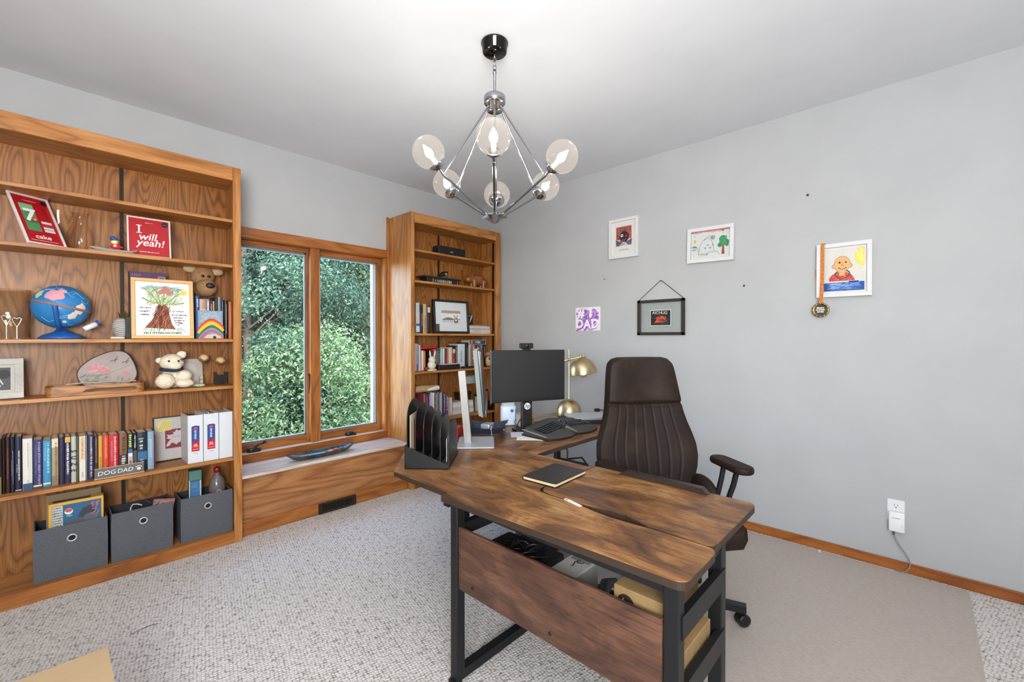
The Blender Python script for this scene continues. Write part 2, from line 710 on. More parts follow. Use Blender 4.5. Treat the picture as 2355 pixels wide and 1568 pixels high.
WX0, WX1, WZ0, WZ1 = 0.88, 2.108, 0.47, 2.03
wall_with_hole('wall_left', X0 - .14, X1, WX0, WX1, WZ0 - .02, WZ1, .14, (0, Y1, 0), 0)
wall_with_hole('wall_back', -X1, -X0, .5, 1.7, .9, 2.2, .14, (0, Y0, 0), 180)
tag(MB().box(X0 - .14, X0, Y0 - .14, Y1 + .14, -.1, ZC, WALL).obj('wall_side'), kind='structure')
WHITE_TRIM = P('#e4e4e4', 0.5)
for nm, W_, loc, rz in (('added_light_window', 1.2, (-1.1, Y0, 1.55), 180),):  # unseen window, added to let light in behind the camera
    wn = tag(thing(nm, None, None, loc, rz), kind='structure')
    m = MB()
    for u in (-W_ / 2, -.02, W_ / 2 - .04):
        m.box(u, u + .04, .03, .09, -.65, .65, WHITE_TRIM)
    m.box(-W_ / 2, W_ / 2, .03, .09, -.65, -.61, WHITE_TRIM)
    m.box(-W_ / 2, W_ / 2, .03, .09, .61, .65, WHITE_TRIM)
    m.obj('window_frame', wn)
    MB().box(-W_ / 2, W_ / 2, .1, .104, -.64, .64, PANE).obj('window_pane', wn)

bb = MB()
bb.box(X1 - .014, X1, Y0, 3.2, 0, .058, OAK_BASE, .004)
tag(bb.obj('baseboard_right'), kind='structure')

# ---------------------------------------------------------------- the casement window over the seat
win = tag(thing('window_1', None, None, (0, Y1, 0)), kind='structure')
m = MB()
m.box(WX0 - .06, 2.145, -.018, 0, WZ1 - .003, WZ1 + .072, OAK_DEEP_H, .004)
m.box(WX1, 2.145, -.016, 0, WZ0 - .06, WZ1, OAK_DEEP, .003)
m.box(WX0 - .06, WX0, -.016, 0, WZ0 - .06, WZ1, OAK_DEEP, .003)
m.box(WX0 - .02, 2.145, -.017, 0, WZ0 - .065, WZ0 - .003, OAK_DEEP_H, .003)
m.obj('window_casing', win)
m = MB()
m.box(WX0 - .02, WX0 + .003, -.002, .14, WZ0, WZ1, OAK_V)
m.box(WX1 - .003, WX1 + .02, -.002, .14, WZ0, WZ1, OAK_V)
m.box(WX0, WX1, -.002, .14, WZ1 - .004, WZ1 + .02, OAK_DEEP_H)
m.obj('window_jamb', win)
MB().box(WX0, WX1, -.012, .14, WZ0 - .02, WZ0, OAK_TOP, .003).obj('window_sill', win)
MB().box(1.458, 1.535, .012, .13, WZ0, WZ1, OAK_DEEP, .004).obj('window_mullion', win)
DARKSEAL = P('#3c342e', .6)
for (a, b, cx) in ((WX0 + .003, 1.478, 1.05), (1.515, WX1 - .003, 1.80)):
    m = MB()
    s = .036
    m.box(a, a + s, .058, .10, WZ0, WZ1 - .004, OAK_DEEP, .003)
    m.box(b - s, b, .058, .10, WZ0, WZ1 - .004, OAK_DEEP, .003)
    m.box(a + s, b - s, .058, .10, WZ0, WZ0 + .058, OAK_DEEP_H, .003)
    m.box(a + s, b - s, .058, .10, WZ1 - .042, WZ1 - .004, OAK_DEEP_H, .003)
    g = P('#6e7072', .5)
    e = .010
    m.box(a + s, a + s + e, .07, .09, WZ0 + .058, WZ1 - .042, g)
    m.box(b - s - e, b - s, .07, .09, WZ0 + .058, WZ1 - .042, g)
    m.box(a + s, b - s, .07, .09, WZ0 + .058, WZ0 + .068, g)
    m.box(a + s, b - s, .07, .09, WZ1 - .052, WZ1 - .042, g)
    sash = m.obj('sash', win)
    MB().box(a + s, b - s, .083, .087, WZ0 + .058, WZ1 - .042, PANE).obj('sash_pane', sash)
    # crank: a rounded cover with a folded handle
    br = P('#3e3834', .35, .7)
    m = MB()
    m.prism(rrect(cx - .045, cx + .045, .004, .056, .02), WZ0, WZ0 + .018, br)
    m.ball((cx - .01, .03, WZ0 + .018), (.036, .024, .022), br)
    if cx < 1.4:
        m.tube([(cx - .01, .028, WZ0 + .03), (cx + .03, .024, WZ0 + .05), (cx + .085, .022, WZ0 + .058)], [.01, .008, .006], br)
        m.tube([(cx + .06, .022, WZ0 + .055), (cx + .066, .008, WZ0 + .078)], .009, br)
    m.obj('crank_handle', win)
for x, s in ((1.462, -1), (1.532, 1)):
    MB().tube([(x, .05, .86), (x + s * .004, .035, .93), (x + s * .006, .03, 1.0), (x + s * .018, .028, 1.02)], .007, P('#3e3834', .35, .7), 8).obj('sash_lock', win)
vin = P('#e8eaee', .4)
m = MB()
m.box(2.058, 2.10, .118, .16, WZ0, WZ1 - .04, vin)
m.box(1.470, 1.522, .118, .16, WZ0, WZ1, vin)
m.box(WX0, WX1, .118, .16, WZ1 - .05, WZ1, vin)
m.box(WX0 - .05, WX1 + .05, .118, .26, WZ0 - .04, WZ0 + .035, vin)
m.obj('outer_frame', win)

# ---------------------------------------------------------------- window seat with floor register
seat = thing('window_seat', 'built-in oak window seat with pale top between the two bookcases', 'window seat', (0, 0, 0))
MB().box(.868, 2.143, 3.228, 3.543, .383, .405, OAK_TOP, .005).obj('seat_board', seat)
MB().box(.868, 2.143, 3.26, 3.28, .08, .383, OAK_PALE).obj('front_panel', seat)
MB().box(.868, 2.143, 3.246, 3.28, 0, .085, OAK_DEEP_H, .004).obj('kick_board', seat)
vent = thing('floor_vent', 'dark brown metal register set into the window seat kick board', 'vent', (1.52, 3.246, .043))
VM = P('#3a2f27', .45, .5)
m = MB()
m.box(-.145, .145, -.012, 0, .024, .04, VM, .003).box(-.145, .145, -.012, 0, -.041, -.024, VM, .003)
m.box(-.145, -.118, -.012, 0, -.03, .03, VM).box(.118, .145, -.012, 0, -.03, .03, VM)
m.obj('vent_frame', vent)
m = MB()
m.box(-.12, .12, -.002, 0, -.026, .026, P('#0d0b0a', .9))
for i in range(19):
    u = -.112 + i * .0124
    m.box(u, u + .0042, -.01, -.002, -.026, .026, VM)
m.obj('vent_slat', vent)

# ---------------------------------------------------------------- bookcases
YF, YB = 3.20, 3.455


def bookcase(label, x0, x1, sl, sr, shelves, standards, extra=None):
    b = thing('bookcase', label, 'bookcase', (0, 0, 0))
    zt = 2.39
    MB().box(x0, x0 + .019, YF + .01, Y1, 0, zt, OAK_V).obj('side_panel', b)
    MB().box(x1 - .019, x1, YF + .01, Y1, 0, zt, OAK_V).obj('side_panel', b)
    MB().box(x0 + .019, x1 - .019, YB, YB + .012, .05, 2.33, OAK_PLY).obj('back_panel', b)
    MB().box(x0 + .019, x1 - .019, YF + .01, Y1, 2.308, 2.33, OAK_H).obj('top_panel', b)
    MB().box(x0 + sl, x1 - sr, YF - .008, YF + .012, 2.304, zt, OAK_H, .002).obj('top_rail', b)
    MB().box(x0, x0 + sl, YF - .008, YF + .012, 0, zt, OAK_V, .002).obj('stile', b)
    MB().box(x1 - sr, x1, YF - .008, YF + .012, 0, zt, OAK_V, .002).obj('stile', b)
    MB().box(x0 + sl, x1 - sr, YF - .006, YF + .012, 0, .073, OAK_DEEP_H, .002).obj('bottom_rail', b)
    MB().box(x0 + .019, x1 - .019, YF + .012, YB, .053, .073, OAK_H).obj('shelf', b)
    for z in shelves:
        MB().box(x0 + .021, x1 - .021, YF + .014, YB - .007, z - .019, z, OAK_H, .0015).obj('shelf', b)
    for x in standards:
        m = MB()
        m.box(x - .009, x + .009, YB - .006, YB, .075, 2.306, DARK_METAL)
        hole = P('#0c0908', .9)
        for i in range(86):
            m.box(x - .002, x + .002, YB - .0064, YB - .0058, .09 + i * .0255, .099 + i * .0255, hole)
        m.obj('shelf_standard', b)
    return b


LS = (2.062, 1.775, 1.302, 1.005, .544)
left_case = bookcase('wide oak bookcase left of the window with storage bins along its bottom', -1.02, .866, .045, .045, LS, (.315, -.42))
m = MB().box(.842, .847, 3.235, 3.30, 1.205, 1.275, P('#c9c9cc', .6))
m.obj('sticker', left_case)
RS = (2.08, 1.81, 1.347, 1.01, .563)
right_case = bookcase('narrower oak bookcase in the corner right of the window', 2.145, 3.234, .038, .064, RS, (2.636,))
m = MB().box(3.205, 3.215, 3.268, 3.286, .075, 2.3, DARK_METAL)
m.obj('shelf_standard', right_case)
MB().box(2.128, 2.145, 3.535, Y1, .41, 2.40, OAK_V, .002).obj('scribe_strip', right_case)
tag(MB().box(X0 - 2.6, X1 + .5, Y0 - 2.6, Y1 + .35, ZC + .12, ZC + .22, P('#5a5652', .9)).obj('sun_shield_slab'), kind='structure')  # unseen slab added to keep the sun out of the rear opening
# ================================================================ the desk
ZD = 0.72
EPS = .0009
desk = thing('desk', 'L-shaped desk with rustic brown boards on a black steel frame', 'desk', (1.05, .42, 0))
DX, DY = 1.05, .42


def dp(pts):
    return [(x - DX, y - DY) for x, y in pts]


EDGE = P('#33251b', .5)


def board(poly, name, mat=RUSTIC, z0=ZD - .024):
    m = MB()
    m.prism(dp(poly), z0, ZD - .003, EDGE)
    bm_poly = dp(poly)
    m.prism(bm_poly, ZD - .003, ZD, mat)
    return m.obj(name, desk)


# long front board: outer strip and the return under the corner
r = .03
front = [(1.045, .43)] + [(1.045 + .0, .43)]
strip = (arc(1.045 + r, .41 + r, r, 180, 270, 5) + arc(1.276 - r, .41 + r, r, 270, 360, 5)
         + [(1.276, .62), (1.270, .66), (1.268, .70), (1.268, .76), (1.274, .81), (1.288, .90), (1.292, 1.03), (1.300, 1.07), (1.325, 1.088), (1.36, 1.094)]
         + [(1.70, 1.094), (1.70, 1.405), (1.03, 1.312)])
strip = [(x - (0.018 if (x < 1.06 and y > .9) else 0), y) for x, y in strip]
board(strip, 'tabletop')
back = (arc(1.285 + r, .425 + r, r, 180, 270, 5) + arc(1.725 - r, .425 + r, r, 270, 360, 5)
        + [(1.725, 1.086), (1.37, 1.086), (1.335, 1.080), (1.312, 1.065), (1.303, 1.03), (1.300, .90), (1.306, .84), (1.318, .79), (1.319, .72), (1.306, .67), (1.288, .62)])
board(back, 'tabletop')
corner = [(1.048, 1.316), (1.70, 1.409), (1.70, 2.10), (1.40, 2.10), (1.052, 1.70)]
board(corner, 'tabletop', z0=ZD - .022)
arm = [(1.702, 1.43), (2.72, 1.43), (2.74, 1.45), (2.74, 2.08), (2.72, 2.10), (1.702, 2.10)]
board(arm, 'tabletop', rustic('rustic_board_arm', 'x'))
# frame
LEGS = [(1.07, 1.285), (1.435, 1.285), (1.085, .455), (1.405, .455), (1.60, 1.86), (2.66, 1.52), (2.66, 2.02)]
for x, y in LEGS:
    MB().box(x - .02 - DX, x + .02 - DX, y - .02 - DY, y + .02 - DY, .012, ZD - .024, BLACK_STEEL, .003).obj('leg', desk)
    if (x, y) == LEGS[0]:
        MB().lathe([(.0, 0), (.024, 0), (.026, .012), (.012, .016)], BLACK_STEEL, 14, T(x - DX - .012, y - DY, 0)).obj('foot', desk)


def bar(a, b, s=.03, s2=None):
    m = MB()
    m.bar((a[0] - DX, a[1] - DY, a[2]), (b[0] - DX, b[1] - DY, b[2]), s, BLACK_STEEL, s2=s2)
    return m.obj('crossbar', desk)


bar((1.07, 1.285, .03), (1.435, 1.285, .03), .036)
bar((1.07, 1.285, .58), (1.435, 1.285, .58), .03, .045)
bar((1.085, .455, .03), (1.405, .455, .03), .036)
bar((1.085, .441, .582), (1.405, .441, .582), .02, .06)
bar((1.085, .441, .40), (1.405, .441, .40), .02, .06)
bar((1.07, 1.285, ZD - .042), (1.435, 1.285, ZD - .042), .03)
bar((1.085, .455, ZD - .042), (1.405, .455, ZD - .042), .03)
bar((1.085, .455, ZD - .042), (1.085, 1.285, ZD - .042), .03)
bar((1.405, .455, ZD - .042), (1.405, 1.285, ZD - .042), .03)
bar((1.405, .455, .372), (1.405, 1.285, .372), .025)
bar((1.60, 1.86, ZD - .042), (2.66, 2.02, ZD - .042), .03)
bar((2.66, 1.52, ZD - .042), (2.66, 2.02, ZD - .042), .03)
bar((2.66, 1.52, .06), (2.66, 2.02, .06), .03)
bar((1.08, 1.33, ZD - .036), (1.60, 1.86, ZD - .036), .025)
bar((1.405, 1.285, ZD - .04), (1.405, 2.02, ZD - .04), .025)
bar((1.045, 1.325, ZD - .04), (1.09, 1.325, ZD - .04), .03)
bar((1.725, .93, ZD - .04), (1.405, .93, ZD - .04), .03)
# modesty panel with screws
m = MB()
m.box(1.058 - DX, 1.072 - DX, .475 - DY, 1.268 - DY, .365, .598, PANEL_WOOD, .002)
pan = m.obj('front_panel', desk)
for y, z in ((1.185, .40), (.83, .40), (1.262, .50)):
    MB().lathe([(0, .004), (.005, .003), (.006, 0)], P('#2a1a12', .4, .5), 10, T(1.058 - DX, y - DY, z) @ RY(-90)).obj('screw', pan)
# wire storage shelf under the top
m = MB()
m.box(1.075 - DX, 1.40 - DX, .47 - DY, 1.27 - DY, .380, .386, P('#1d1d1e', .6))
m.obj('storage_shelf', desk)
# black ledge along the back edge of the tilting board
m = MB()
m.prism([(.16, 0), (.185, .020), (.50, .020), (.535, 0)], -.03, 0, P('#2d2522', .4), T(1.722 - DX, 0, ZD + EPS) @ Matrix(((0, 0, 1, 0), (1, 0, 0, 0), (0, 1, 0, 0), (0, 0, 0, 1))))
m.obj('stop_ledge', desk)
solo('white_label', MB().box(-.007, .007, -.042, .042, 0, .0015, P('#e9dcd2', .5)).box(-.003, .003, .028, .034, .0015, .002, P('#3a2a20')),
     'small white paper strip lying along the desk gap', 'label strip', (1.286, .907, ZD + EPS), -14)

# ---------------------------------------------------------------- things on the desk
nb = thing('notebook', 'closed black notebook lying on the desk front board', 'notebook', (1.475, 1.131, ZD + EPS), 3)
w2, h2 = .118, .083
m = MB()
m.prism(rrect(-w2, w2, -h2, h2, .012), .0, .003, BLACK).prism(rrect(-w2, w2, -h2, h2, .012), .014, .017, P('#2b2827', .45))
m.box(-w2 + .002, w2 - .002, h2 - .003, h2, .001, .016, BLACK)
m.box(.02, .075, .045, .050, .017, .0174, P('#4a3f3c', .4))
m.obj('cover', nb)
MB().box(-w2 + .004, w2 - .004, -h2 + .004, h2 - .003, .003, .014, P('#d9bf94', .8)).obj('page_block', nb)

# stepped file sorter, standing square to the view from the door
sort = thing('file_sorter', 'black stepped file sorter with upright dividers on the desk corner', 'file sorter', (1.165, 1.613, ZD + EPS), -48.5)
BK = P('#141416', .35)
L_, D_ = .20, .27
m = MB()
m.prism([(-.1, 0), (.1, 0), (.1, .018), (-.1, .105)], -.004, .0, BK, RX(90))
m.prism([(-.1, 0), (.1, 0), (.1, .018), (-.1, .105)], -D_, -D_ + .004, BK, RX(90))
m.box(-.1, -.096, 0, D_, 0, .105, BK)
m.box(-.1, .1, 0, D_, 0, .006, BK)
for i in range(5):
    x = -.096 + i * .038
    z = max(.04, .088 - i * .0165)
    m.box(x, x + .038, .004, D_ - .004, z - .03, z - .022, P('#2c2c30', .5))
m.obj('base', sort)
for i in range(6):
    x = -.094 + i * .0375
    z = .075 - i * .0135
    hh = .225 - i * .006
    prof = [(.012, 0), (D_ - .012, 0), (D_ - .012, hh - .08)] + [(D_ / 2 + (D_ / 2 - .012) * cos(R(a)), hh - .08 + .08 * sin(R(a))) for a in range(10, 180, 10)] + [(.012, hh - .08)]
    d = MB()
    d.prism(prof, x, x + .0035, P('#101012', .4), Matrix(((0, 0, 1, 0), (1, 0, 0, 0), (0, 1, 0, 0), (0, 0, 0, 1))) @ T(0, z, 0))
    d.obj('divider', sort)
for k, (off, tilt, hgt, col, lab) in enumerate(((-.080, 4, .16, '#d8c6a6', 'tan folder in the first slot of the black sorter'), (-.070, 9, .14, '#8a6a52', 'brown patterned envelope in the first slot of the black sorter'), (.078, -3, .11, '#d9d6d2', 'white sheet in the last slot of the black sorter'))):
    p = MB().box(-.001, .001, .02 + .02 * k, .22, .0, hgt, P(col, .8))
    c_ = RZ(-48.5) @ Vector((off, 0, .078 if k < 2 else .014))
    solo('paper_folder', p, lab, 'paper', (1.165 + c_.x, 1.613 + c_.y, ZD + c_.z), -48.5)

# silver monitor seen edge on
sil = thing('monitor', 'thin monitor seen edge on, on a square silver stand', 'monitor', (1.645, 1.815, ZD + EPS), 46)
# local: +x along the screen width (away from the camera), -y is the side the screen faces
SILV = P('#96928e', .45, .35)
m = MB()
m.box(-.13, .13, -.10, .10, 0, .008, P('#b4b8be', .45, .3), .003)
m.obj('stand_base', sil)
m = MB()
tl = Matrix.Rotation(R(-5), 4, 'X')
m.prism([(-.032, -.02), (.032, -.02), (.03, .018), (-.03, .018)], .0, .40, SILV, T(0, .045, .0065) @ tl)
m.obj('stand_column', sil)
m = MB()
m.box(-.03, .03, -.075, .0, .33, .375, P('#3a3a3c', .5), .004, T(0, .045, .0) @ tl)
m.obj('mount_arm', sil)
m = MB()
PM = T(0, -.035, .19) @ tl
m.box(-.27, .27, -.022, -.008, 0, .335, P('#1a1c1d', .25), .003, PM)
m.box(-.262, .262, -.0232, -.022, .03, .327, P('#3b3f42', .12), 0, PM)
m.box(-.27, .27, -.0235, -.022, 0, .03, P('#8d9093', .3, .5), 0, PM)
m.obj('screen', sil)
m = MB()
m.prism([(-.27, -.008), (.27, -.008), (.2, .016), (-.2, .016)], 0.0, .335, P('#c6d6d0', .35), PM)  # white shell, the window's green reflection tinted into its colour
m.obj('back_shell', sil)

# black monitor with camera on top
hpm = thing('monitor', 'black widescreen monitor facing the chair with a camera on top', 'monitor', (2.066, 1.793, ZD + EPS), -25)
m = MB()
m.box(-.25, .25, -.012, .012, .192, .512, P('#191919', .4), .004)
m.obj('bezel', hpm)
m = MB()
m.box(-.246, .246, -.0135, -.012, .212, .509, P('#1f1f20', .45))
m.obj('screen', hpm)
MB().box(-.2505, -.249, -.011, .01, .192, .512, P('#b7bab8', .3, .5)).obj('edge_strip', hpm)
m = MB()
m.prism(rrect(-.035, .035, .02, .05, .006), 0, .34, P('#161617', .45))
m.prism(rrect(-.075, .075, .02, .11, .02), 0, .012, P('#161617', .45))
st = m.obj('stand', hpm)
m = MB()
m.disc((0, .158), .021, P('#e6e6e6', .5), -.019)
m.text('hp', .034, P('#161617', .4), (0, .159), -.0185, None, 0, .25, .01)
m.obj('emblem', st)
m = MB()
m.tube([(.035, .012, .20), (.02, .03, .17), (-.01, .03, .12), (-.05, .05, .05), (-.055, .06, .02), (-.03, .07, .016)], .0035, P('#202022', .5), 8)
m.obj('monitor_cable', hpm)
camc = thing('webcam', 'small black camera clipped on top of the black monitor', 'camera', (2.052, 1.80, ZD + .514), -25)
m = MB()
m.box(-.042, .042, -.02, .018, .008, .042, P('#1c1c1d', .4), .005)
m.lathe([(0, .004), (.010, .004), (.012, 0)], P('#0a0a0c', .1), 16, T(0, -.02, .025) @ RX(90))
m.obj('body', camc)
MB().box(-.02, .02, -.022, .022, -.0005, .008, P('#1c1c1d', .5), .002).obj('clip', camc)

# brass task lamp
lamp = thing('desk_lamp', 'brushed brass desk lamp with dome shade and dome base', 'lamp', (2.70, 1.94, ZD + EPS), 0)
m = MB()
m.lathe([(0, 0), (.092, 0), (.094, .004)] + [(.092 * cos(R(a)), .03 + .098 * sin(R(a))) for a in range(0, 86, 6)] + [(.006, .128), (.0, .128)], BRASS, 40)
m.obj('base', lamp)
MB().tube([(0, 0, .12), (0, 0, .135), (0, 0, .5)], [.008, .0045, .0045], BRASS, 12).obj('pole', lamp)
# arm crosses the pole, running towards the camera's right
ax = Vector((.70, -.714, 0))
m = MB()
m.tube([(-ax.x * .055, -ax.y * .055, .412), (ax.x * .125, ax.y * .125, .452)], .006, BRASS, 10)
m.tube([(-ax.x * .055, -ax.y * .055, .412), (-ax.x * .025, -ax.y * .025, .418)], .011, BRASS, 12)
m.ball((0, 0, .424), .012, BRASS)
m.ball((ax.x * .122, ax.y * .122, .452), .011, BRASS)
m.obj('arm', lamp)
SM = T(ax.x * .108, ax.y * .108, .318) @ Matrix.Rotation(R(-9), 4, Vector((.714, .70, 0)))
m = MB()
m.lathe([(.106 * cos(R(a)), .124 * sin(R(a))) for a in range(0, 91, 6)], BRASS, 44, SM)
m.lathe([(.106, 0), (.1035, -.002), (.1035, 0)] + [(.1035 * cos(R(a)), .121 * sin(R(a))) for a in range(0, 91, 6)], P('#6a5836', .5, .8), 44, SM)
m.lathe([(.006, .12), (.012, .128), (.010, .14), (0, .142)], BRASS, 14, SM)
sh = m.obj('shade', lamp)
m = MB()
m.lathe([(.013, .07), (.014, .04), (.028, .01), (.030, -.008), (.02, -.028), (0, -.034)], thin_glass('bulb_glass', '#f6efe2', .2), 20, SM)
m.lathe([(.0145, .11), (.0145, .06), (.013, .05)], P('#8a7a58', .3, 1.0), 16, SM)
m.tube([(0, 0, .05), (.006, 0, .01), (-.006, 0, .0), (0, .006, -.015)], .0012, P('#c08a4a', .4), 6, M=SM)
m.obj('bulb', sh)

# keyboard
kb = thing('keyboard', 'black split ergonomic keyboard with padded palm rest on the desk', 'keyboard', (2.195, 1.635, ZD + EPS), -2)


def kz(x, y):
    # a gull-wing key deck, raised in the middle and sloping to both ends
    return .030 + .020 * math.exp(-(x / .16) ** 2) + .025 * max(0, (y + .05) / .2)


m = MB()
NX, NY = 33, 15
kx = lambda i: -.245 + .49 * i / (NX - 1)


def ky(i, j):
    x = kx(i)
    f = -.145 + .03 * math.exp(-(x / .06) ** 2) * 1.0 + .045 * (abs(x) / .245) ** 3 * (1 if True else 0)
    bk = .135 - .03 * (abs(x) / .245) ** 2
    return f + (bk - f) * j / (NY - 1)


vs, fs = [], []
for i in range(NX):
    for j in range(NY):
        x, y = kx(i), ky(i, j)
        z = kz(x, y) if 0 < j < NY - 1 and 0 < i < NX - 1 else .012
        if j < 5:
            z = min(z, .016 + .0065 * j)
        vs.append((x, y, z))
for i in range(NX - 1):
    for j in range(NY - 1):
        a = i * NY + j
        fs.append((a, a + NY, a + NY + 1, a + 1))
m.add(vs, fs, P('#383735', .6), True)
edge = [i * NY for i in range(NX)] + [(NX - 1) * NY + j for j in range(1, NY)] + [i * NY + NY - 1 for i in range(NX - 2, -1, -1)] + [j for j in range(NY - 2, 0, -1)]
lo = [vs[e] for e in edge]
m.add(lo + [(p[0], p[1], .0) for p in lo], [(i, (i + 1) % len(lo), len(lo) + (i + 1) % len(lo), len(lo) + i) for i in range(len(lo))], BLACK)
m.obj('body', kb)
m = MB()
KEY = P('#101114', .35)
for sgn in (-1, 1):
    for rr in range(5):
        for c in range(10 if sgn < 0 else 7):
            x = sgn * (.032 + .0195 * c + (rr % 2) * .004)
            y = -.045 + rr * .021 - abs(x) * .07
            if x > .165 or x < -.225:
                continue
            z = kz(x, y)
            KM = T(x, y, z + .001) @ RZ(-sgn * 9) @ RY(sgn * 7)
            m.box(-.0082, .0082, -.0085, .0085, -.002, .007, KEY, 0, KM, taper=.0018)
            m.box(-.0035, -.001, .001, .0045, .007, .0072, P('#b8bcc4', .6), 0, KM)
for rr in range(5):
    for c in range(3):
        x, y = .182 + .0185 * c, -.058 + rr * .019
        m.box(-.008, .008, -.008, .008, -.002, .007, KEY, 0, T(x, y, kz(x, y) + .001), taper=.0016)
        m.box(-.0035, -.001, .001, .0045, .007, .0072, P('#b8bcc4', .6), 0, T(x, y, kz(x, y) + .001))
m.obj('key_block', kb)
m = MB()
m.stroke([(-.012, -.118), (.0, -.085), (.008, -.06)], .03, P('#6d675f', .4, .4), 0, RX(-90) @ I())
vv = [(x, -y_, 0) for x, y_ in ()]
m2 = MB()
pts = [(-.03, -.03), (.0, -.045), (.016, -.115), (-.004, -.117), (-.02, -.06)]
m2.add([(x, y, kz(x, y) * 0 + (.046 if y > -.06 else .036 if y > -.1 else .019) + .002) for x, y in pts], [tuple(range(len(pts)))[::-1]], P('#7b756d', .4, .3))
m2.obj('centre_trim', kb)
m = MB()
m.tube([(-.246, y, .020 + .02 * (y + .1) / .2) for y in (-.09, 0, .10)], .004, P('#a9a7a6', .3, .6), 8)
m.obj('side_trim', kb)
solo('paper_sheet', MB().prism([(0, 0), (.13, -.16), (.27, -.05), (.14, .11)], 0, .0012, PAPER).prism([(.02, .06), (.09, .02), (.2, .1), (.12, .16)], .0012, .0022, P('#c9d0dc', .7)),
     'white papers sticking out under the left end of the keyboard', 'paper', (1.852, 1.70, ZD + EPS), 0)

# leather valet tray
tr = thing('valet_tray', 'navy leather snap tray holding keys on the desk', 'tray', (1.895, 1.985, ZD + EPS), 40)
LE = textured('navy_leather', [(.3, '#1c2231'), (.7, '#262d3e')], 60, .55, .1)
m = MB()
a, b_, hh = .085, .125, .052
for (x0, y0, x1, y1) in ((-a, -a, a, -a), (a, -a, a, a), (a, a, -a, a), (-a, a, -a, -a)):
    f = b_ / a
    n_ = 6
    vs = []
    for k in range(n_ + 1):
        t = k / n_
        bx, by = x0 + (x1 - x0) * t, y0 + (y1 - y0) * t
        s = 1 + (f - 1) * (.55 + .45 * abs(2 * t - 1) ** 2)
        z = hh * (.74 + .26 * abs(2 * t - 1) ** 2)
        vs += [(bx, by, .003), (bx * s, by * s, z)]
    m.add(vs, [(2 * k, 2 * k + 2, 2 * k + 3, 2 * k + 1) for k in range(n_)], LE, True)
m.box(-a, a, -a, a, 0, .003, LE)
m.obj('leather', tr)
for sx in (-1, 1):
    for sy in (-1, 1):
        m = MB()
        m.lathe([(0, .004), (.005, .003), (.006, 0)], BRASS, 12, T(sx * .112, sy * .112, .038) @ Matrix.Rotation(R(90), 4, Vector((-sy, sx, 0))))
        m.obj('snap_button', tr)
kys = thing('key_ring', 'bunch of keys and white tag draped over the front of the navy tray', 'keys', (1.815, 1.87, ZD + .0415), 40)
m = MB().tube([(.012 * cos(t * .63), .0, .012 * sin(t * .63)) for t in range(10)], .0016, P('#b9bcc4', .25, 1.0), 6, True)
m.obj('ring', kys)
m = MB().box(-.004, .004, -.004, -.002, -.036, -.008, P('#c4c8d0', .3, .8)).box(-.014, .012, -.003, -.001, .01, .018, P('#dfe3ea', .5))
m.obj('key', kys)
solo('silver_tin', MB().box(-.045, .045, -.03, .03, 0, .046, P('#a9b2be', .3, .5), .006, None, 2), 'flat silver case lying in the navy tray', 'case', (1.91, 2.0, ZD + .005), 25)

cb = thing('gift_box', 'small brown cardboard box with dark print beside the monitor stand', 'box', (2.215, 1.965, ZD + EPS), -20)
m = MB()
m.box(-.06, .06, -.045, .045, 0, .075, CARD)
m.box(-.0602, .02, -.0452, .046, .0005, .0752, P('#cfcac2', .7), 0)
m.stroke([(.0, .04), (.014, .044), (.028, .038), (.042, .043), (.05, .040)], .009, P('#4a3a28'), .0455)
m.obj('carton', cb)
tis = thing('wipes_packet', 'pale blue and white packet standing behind the monitor stand', 'packet', (2.135, 2.035, ZD + EPS), -38)
m = MB()
m.box(-.05, .05, -.03, .03, 0, .135, P('#c9d9ea', .4), .012, None, 2)
m.box(-.045, .045, -.02, .02, .13, .165, P('#d6dade', .5), .014, None, 2)
m.stroke([(.03, .03), (.045, .03), (.047, .115)], .004, P('#3a5a9a'), .031)
m.disc((.022, .10), .011, P('#3a5a9a'), .031)
m.obj('packet_body', tis)
m = MB()
m.tube([(.03, -.02, .0045), (.0, -.045, .0045), (-.03, -.03, .0045), (-.02, .0, .0045), (.01, .0, .006)], .003, P('#dfdfe4', .4), 8)
m.tube([(-.035, .03, .05), (-.06, .01, .03), (-.045, -.02, .0045), (.0, -.055, .0045), (.03, -.05, .0045)], .0025, P('#26293a', .4), 8)
solo('cable_loop', m, 'white and dark cables looped in front of the little cardboard box', 'cable', (2.155, 1.925, ZD + EPS))

lap = thing('laptop', 'closed silver laptop lying in front of the brass lamp', 'laptop', (2.665, 1.73, ZD + .0235), -40)
m = MB()
m.prism(rrect(-.17, .17, -.115, .095, .012), .0, .009, P('#b9bbbf', .45, .35))
m.obj('base', lap)
m = MB()
m.prism(rrect(-.17, .17, -.115, .095, .012), .010, .016, P('#c6c8cb', .45, .35))
m.disc((0, 0), .012, P('#8e9094', .3, .6), -.0, T(0, 0, .0165) @ RX(-90))
m.obj('lid', lap)
solo('black_folder', MB().prism(rrect(-.20, .18, -.12, .09, .008), 0, .022, P('#222020', .6)), 'black folder lying under the silver laptop', 'folder', (2.635, 1.725, ZD + EPS), -40)
solo('book_pair', MB().box(-.12, .12, -.07, .07, 0, .016, P('#2a2422', .6)).box(-.115, .11, -.066, .066, .016, .030, P('#8d7f74', .6)), 'brown and black books lying behind the keyboard', 'book', (2.38, 1.93, ZD + EPS), -35)
solo('power_adapter', MB().box(-.02, .02, -.012, .012, 0, .022, BLACK, .004).tube([(.02, 0, .01), (.05, .01, .006), (.08, 0, .004)], .003, BLACK, 8), 'small black adapter on the far corner of the silver laptop', 'adapter', (2.82, 1.77, ZD + .038), -30)
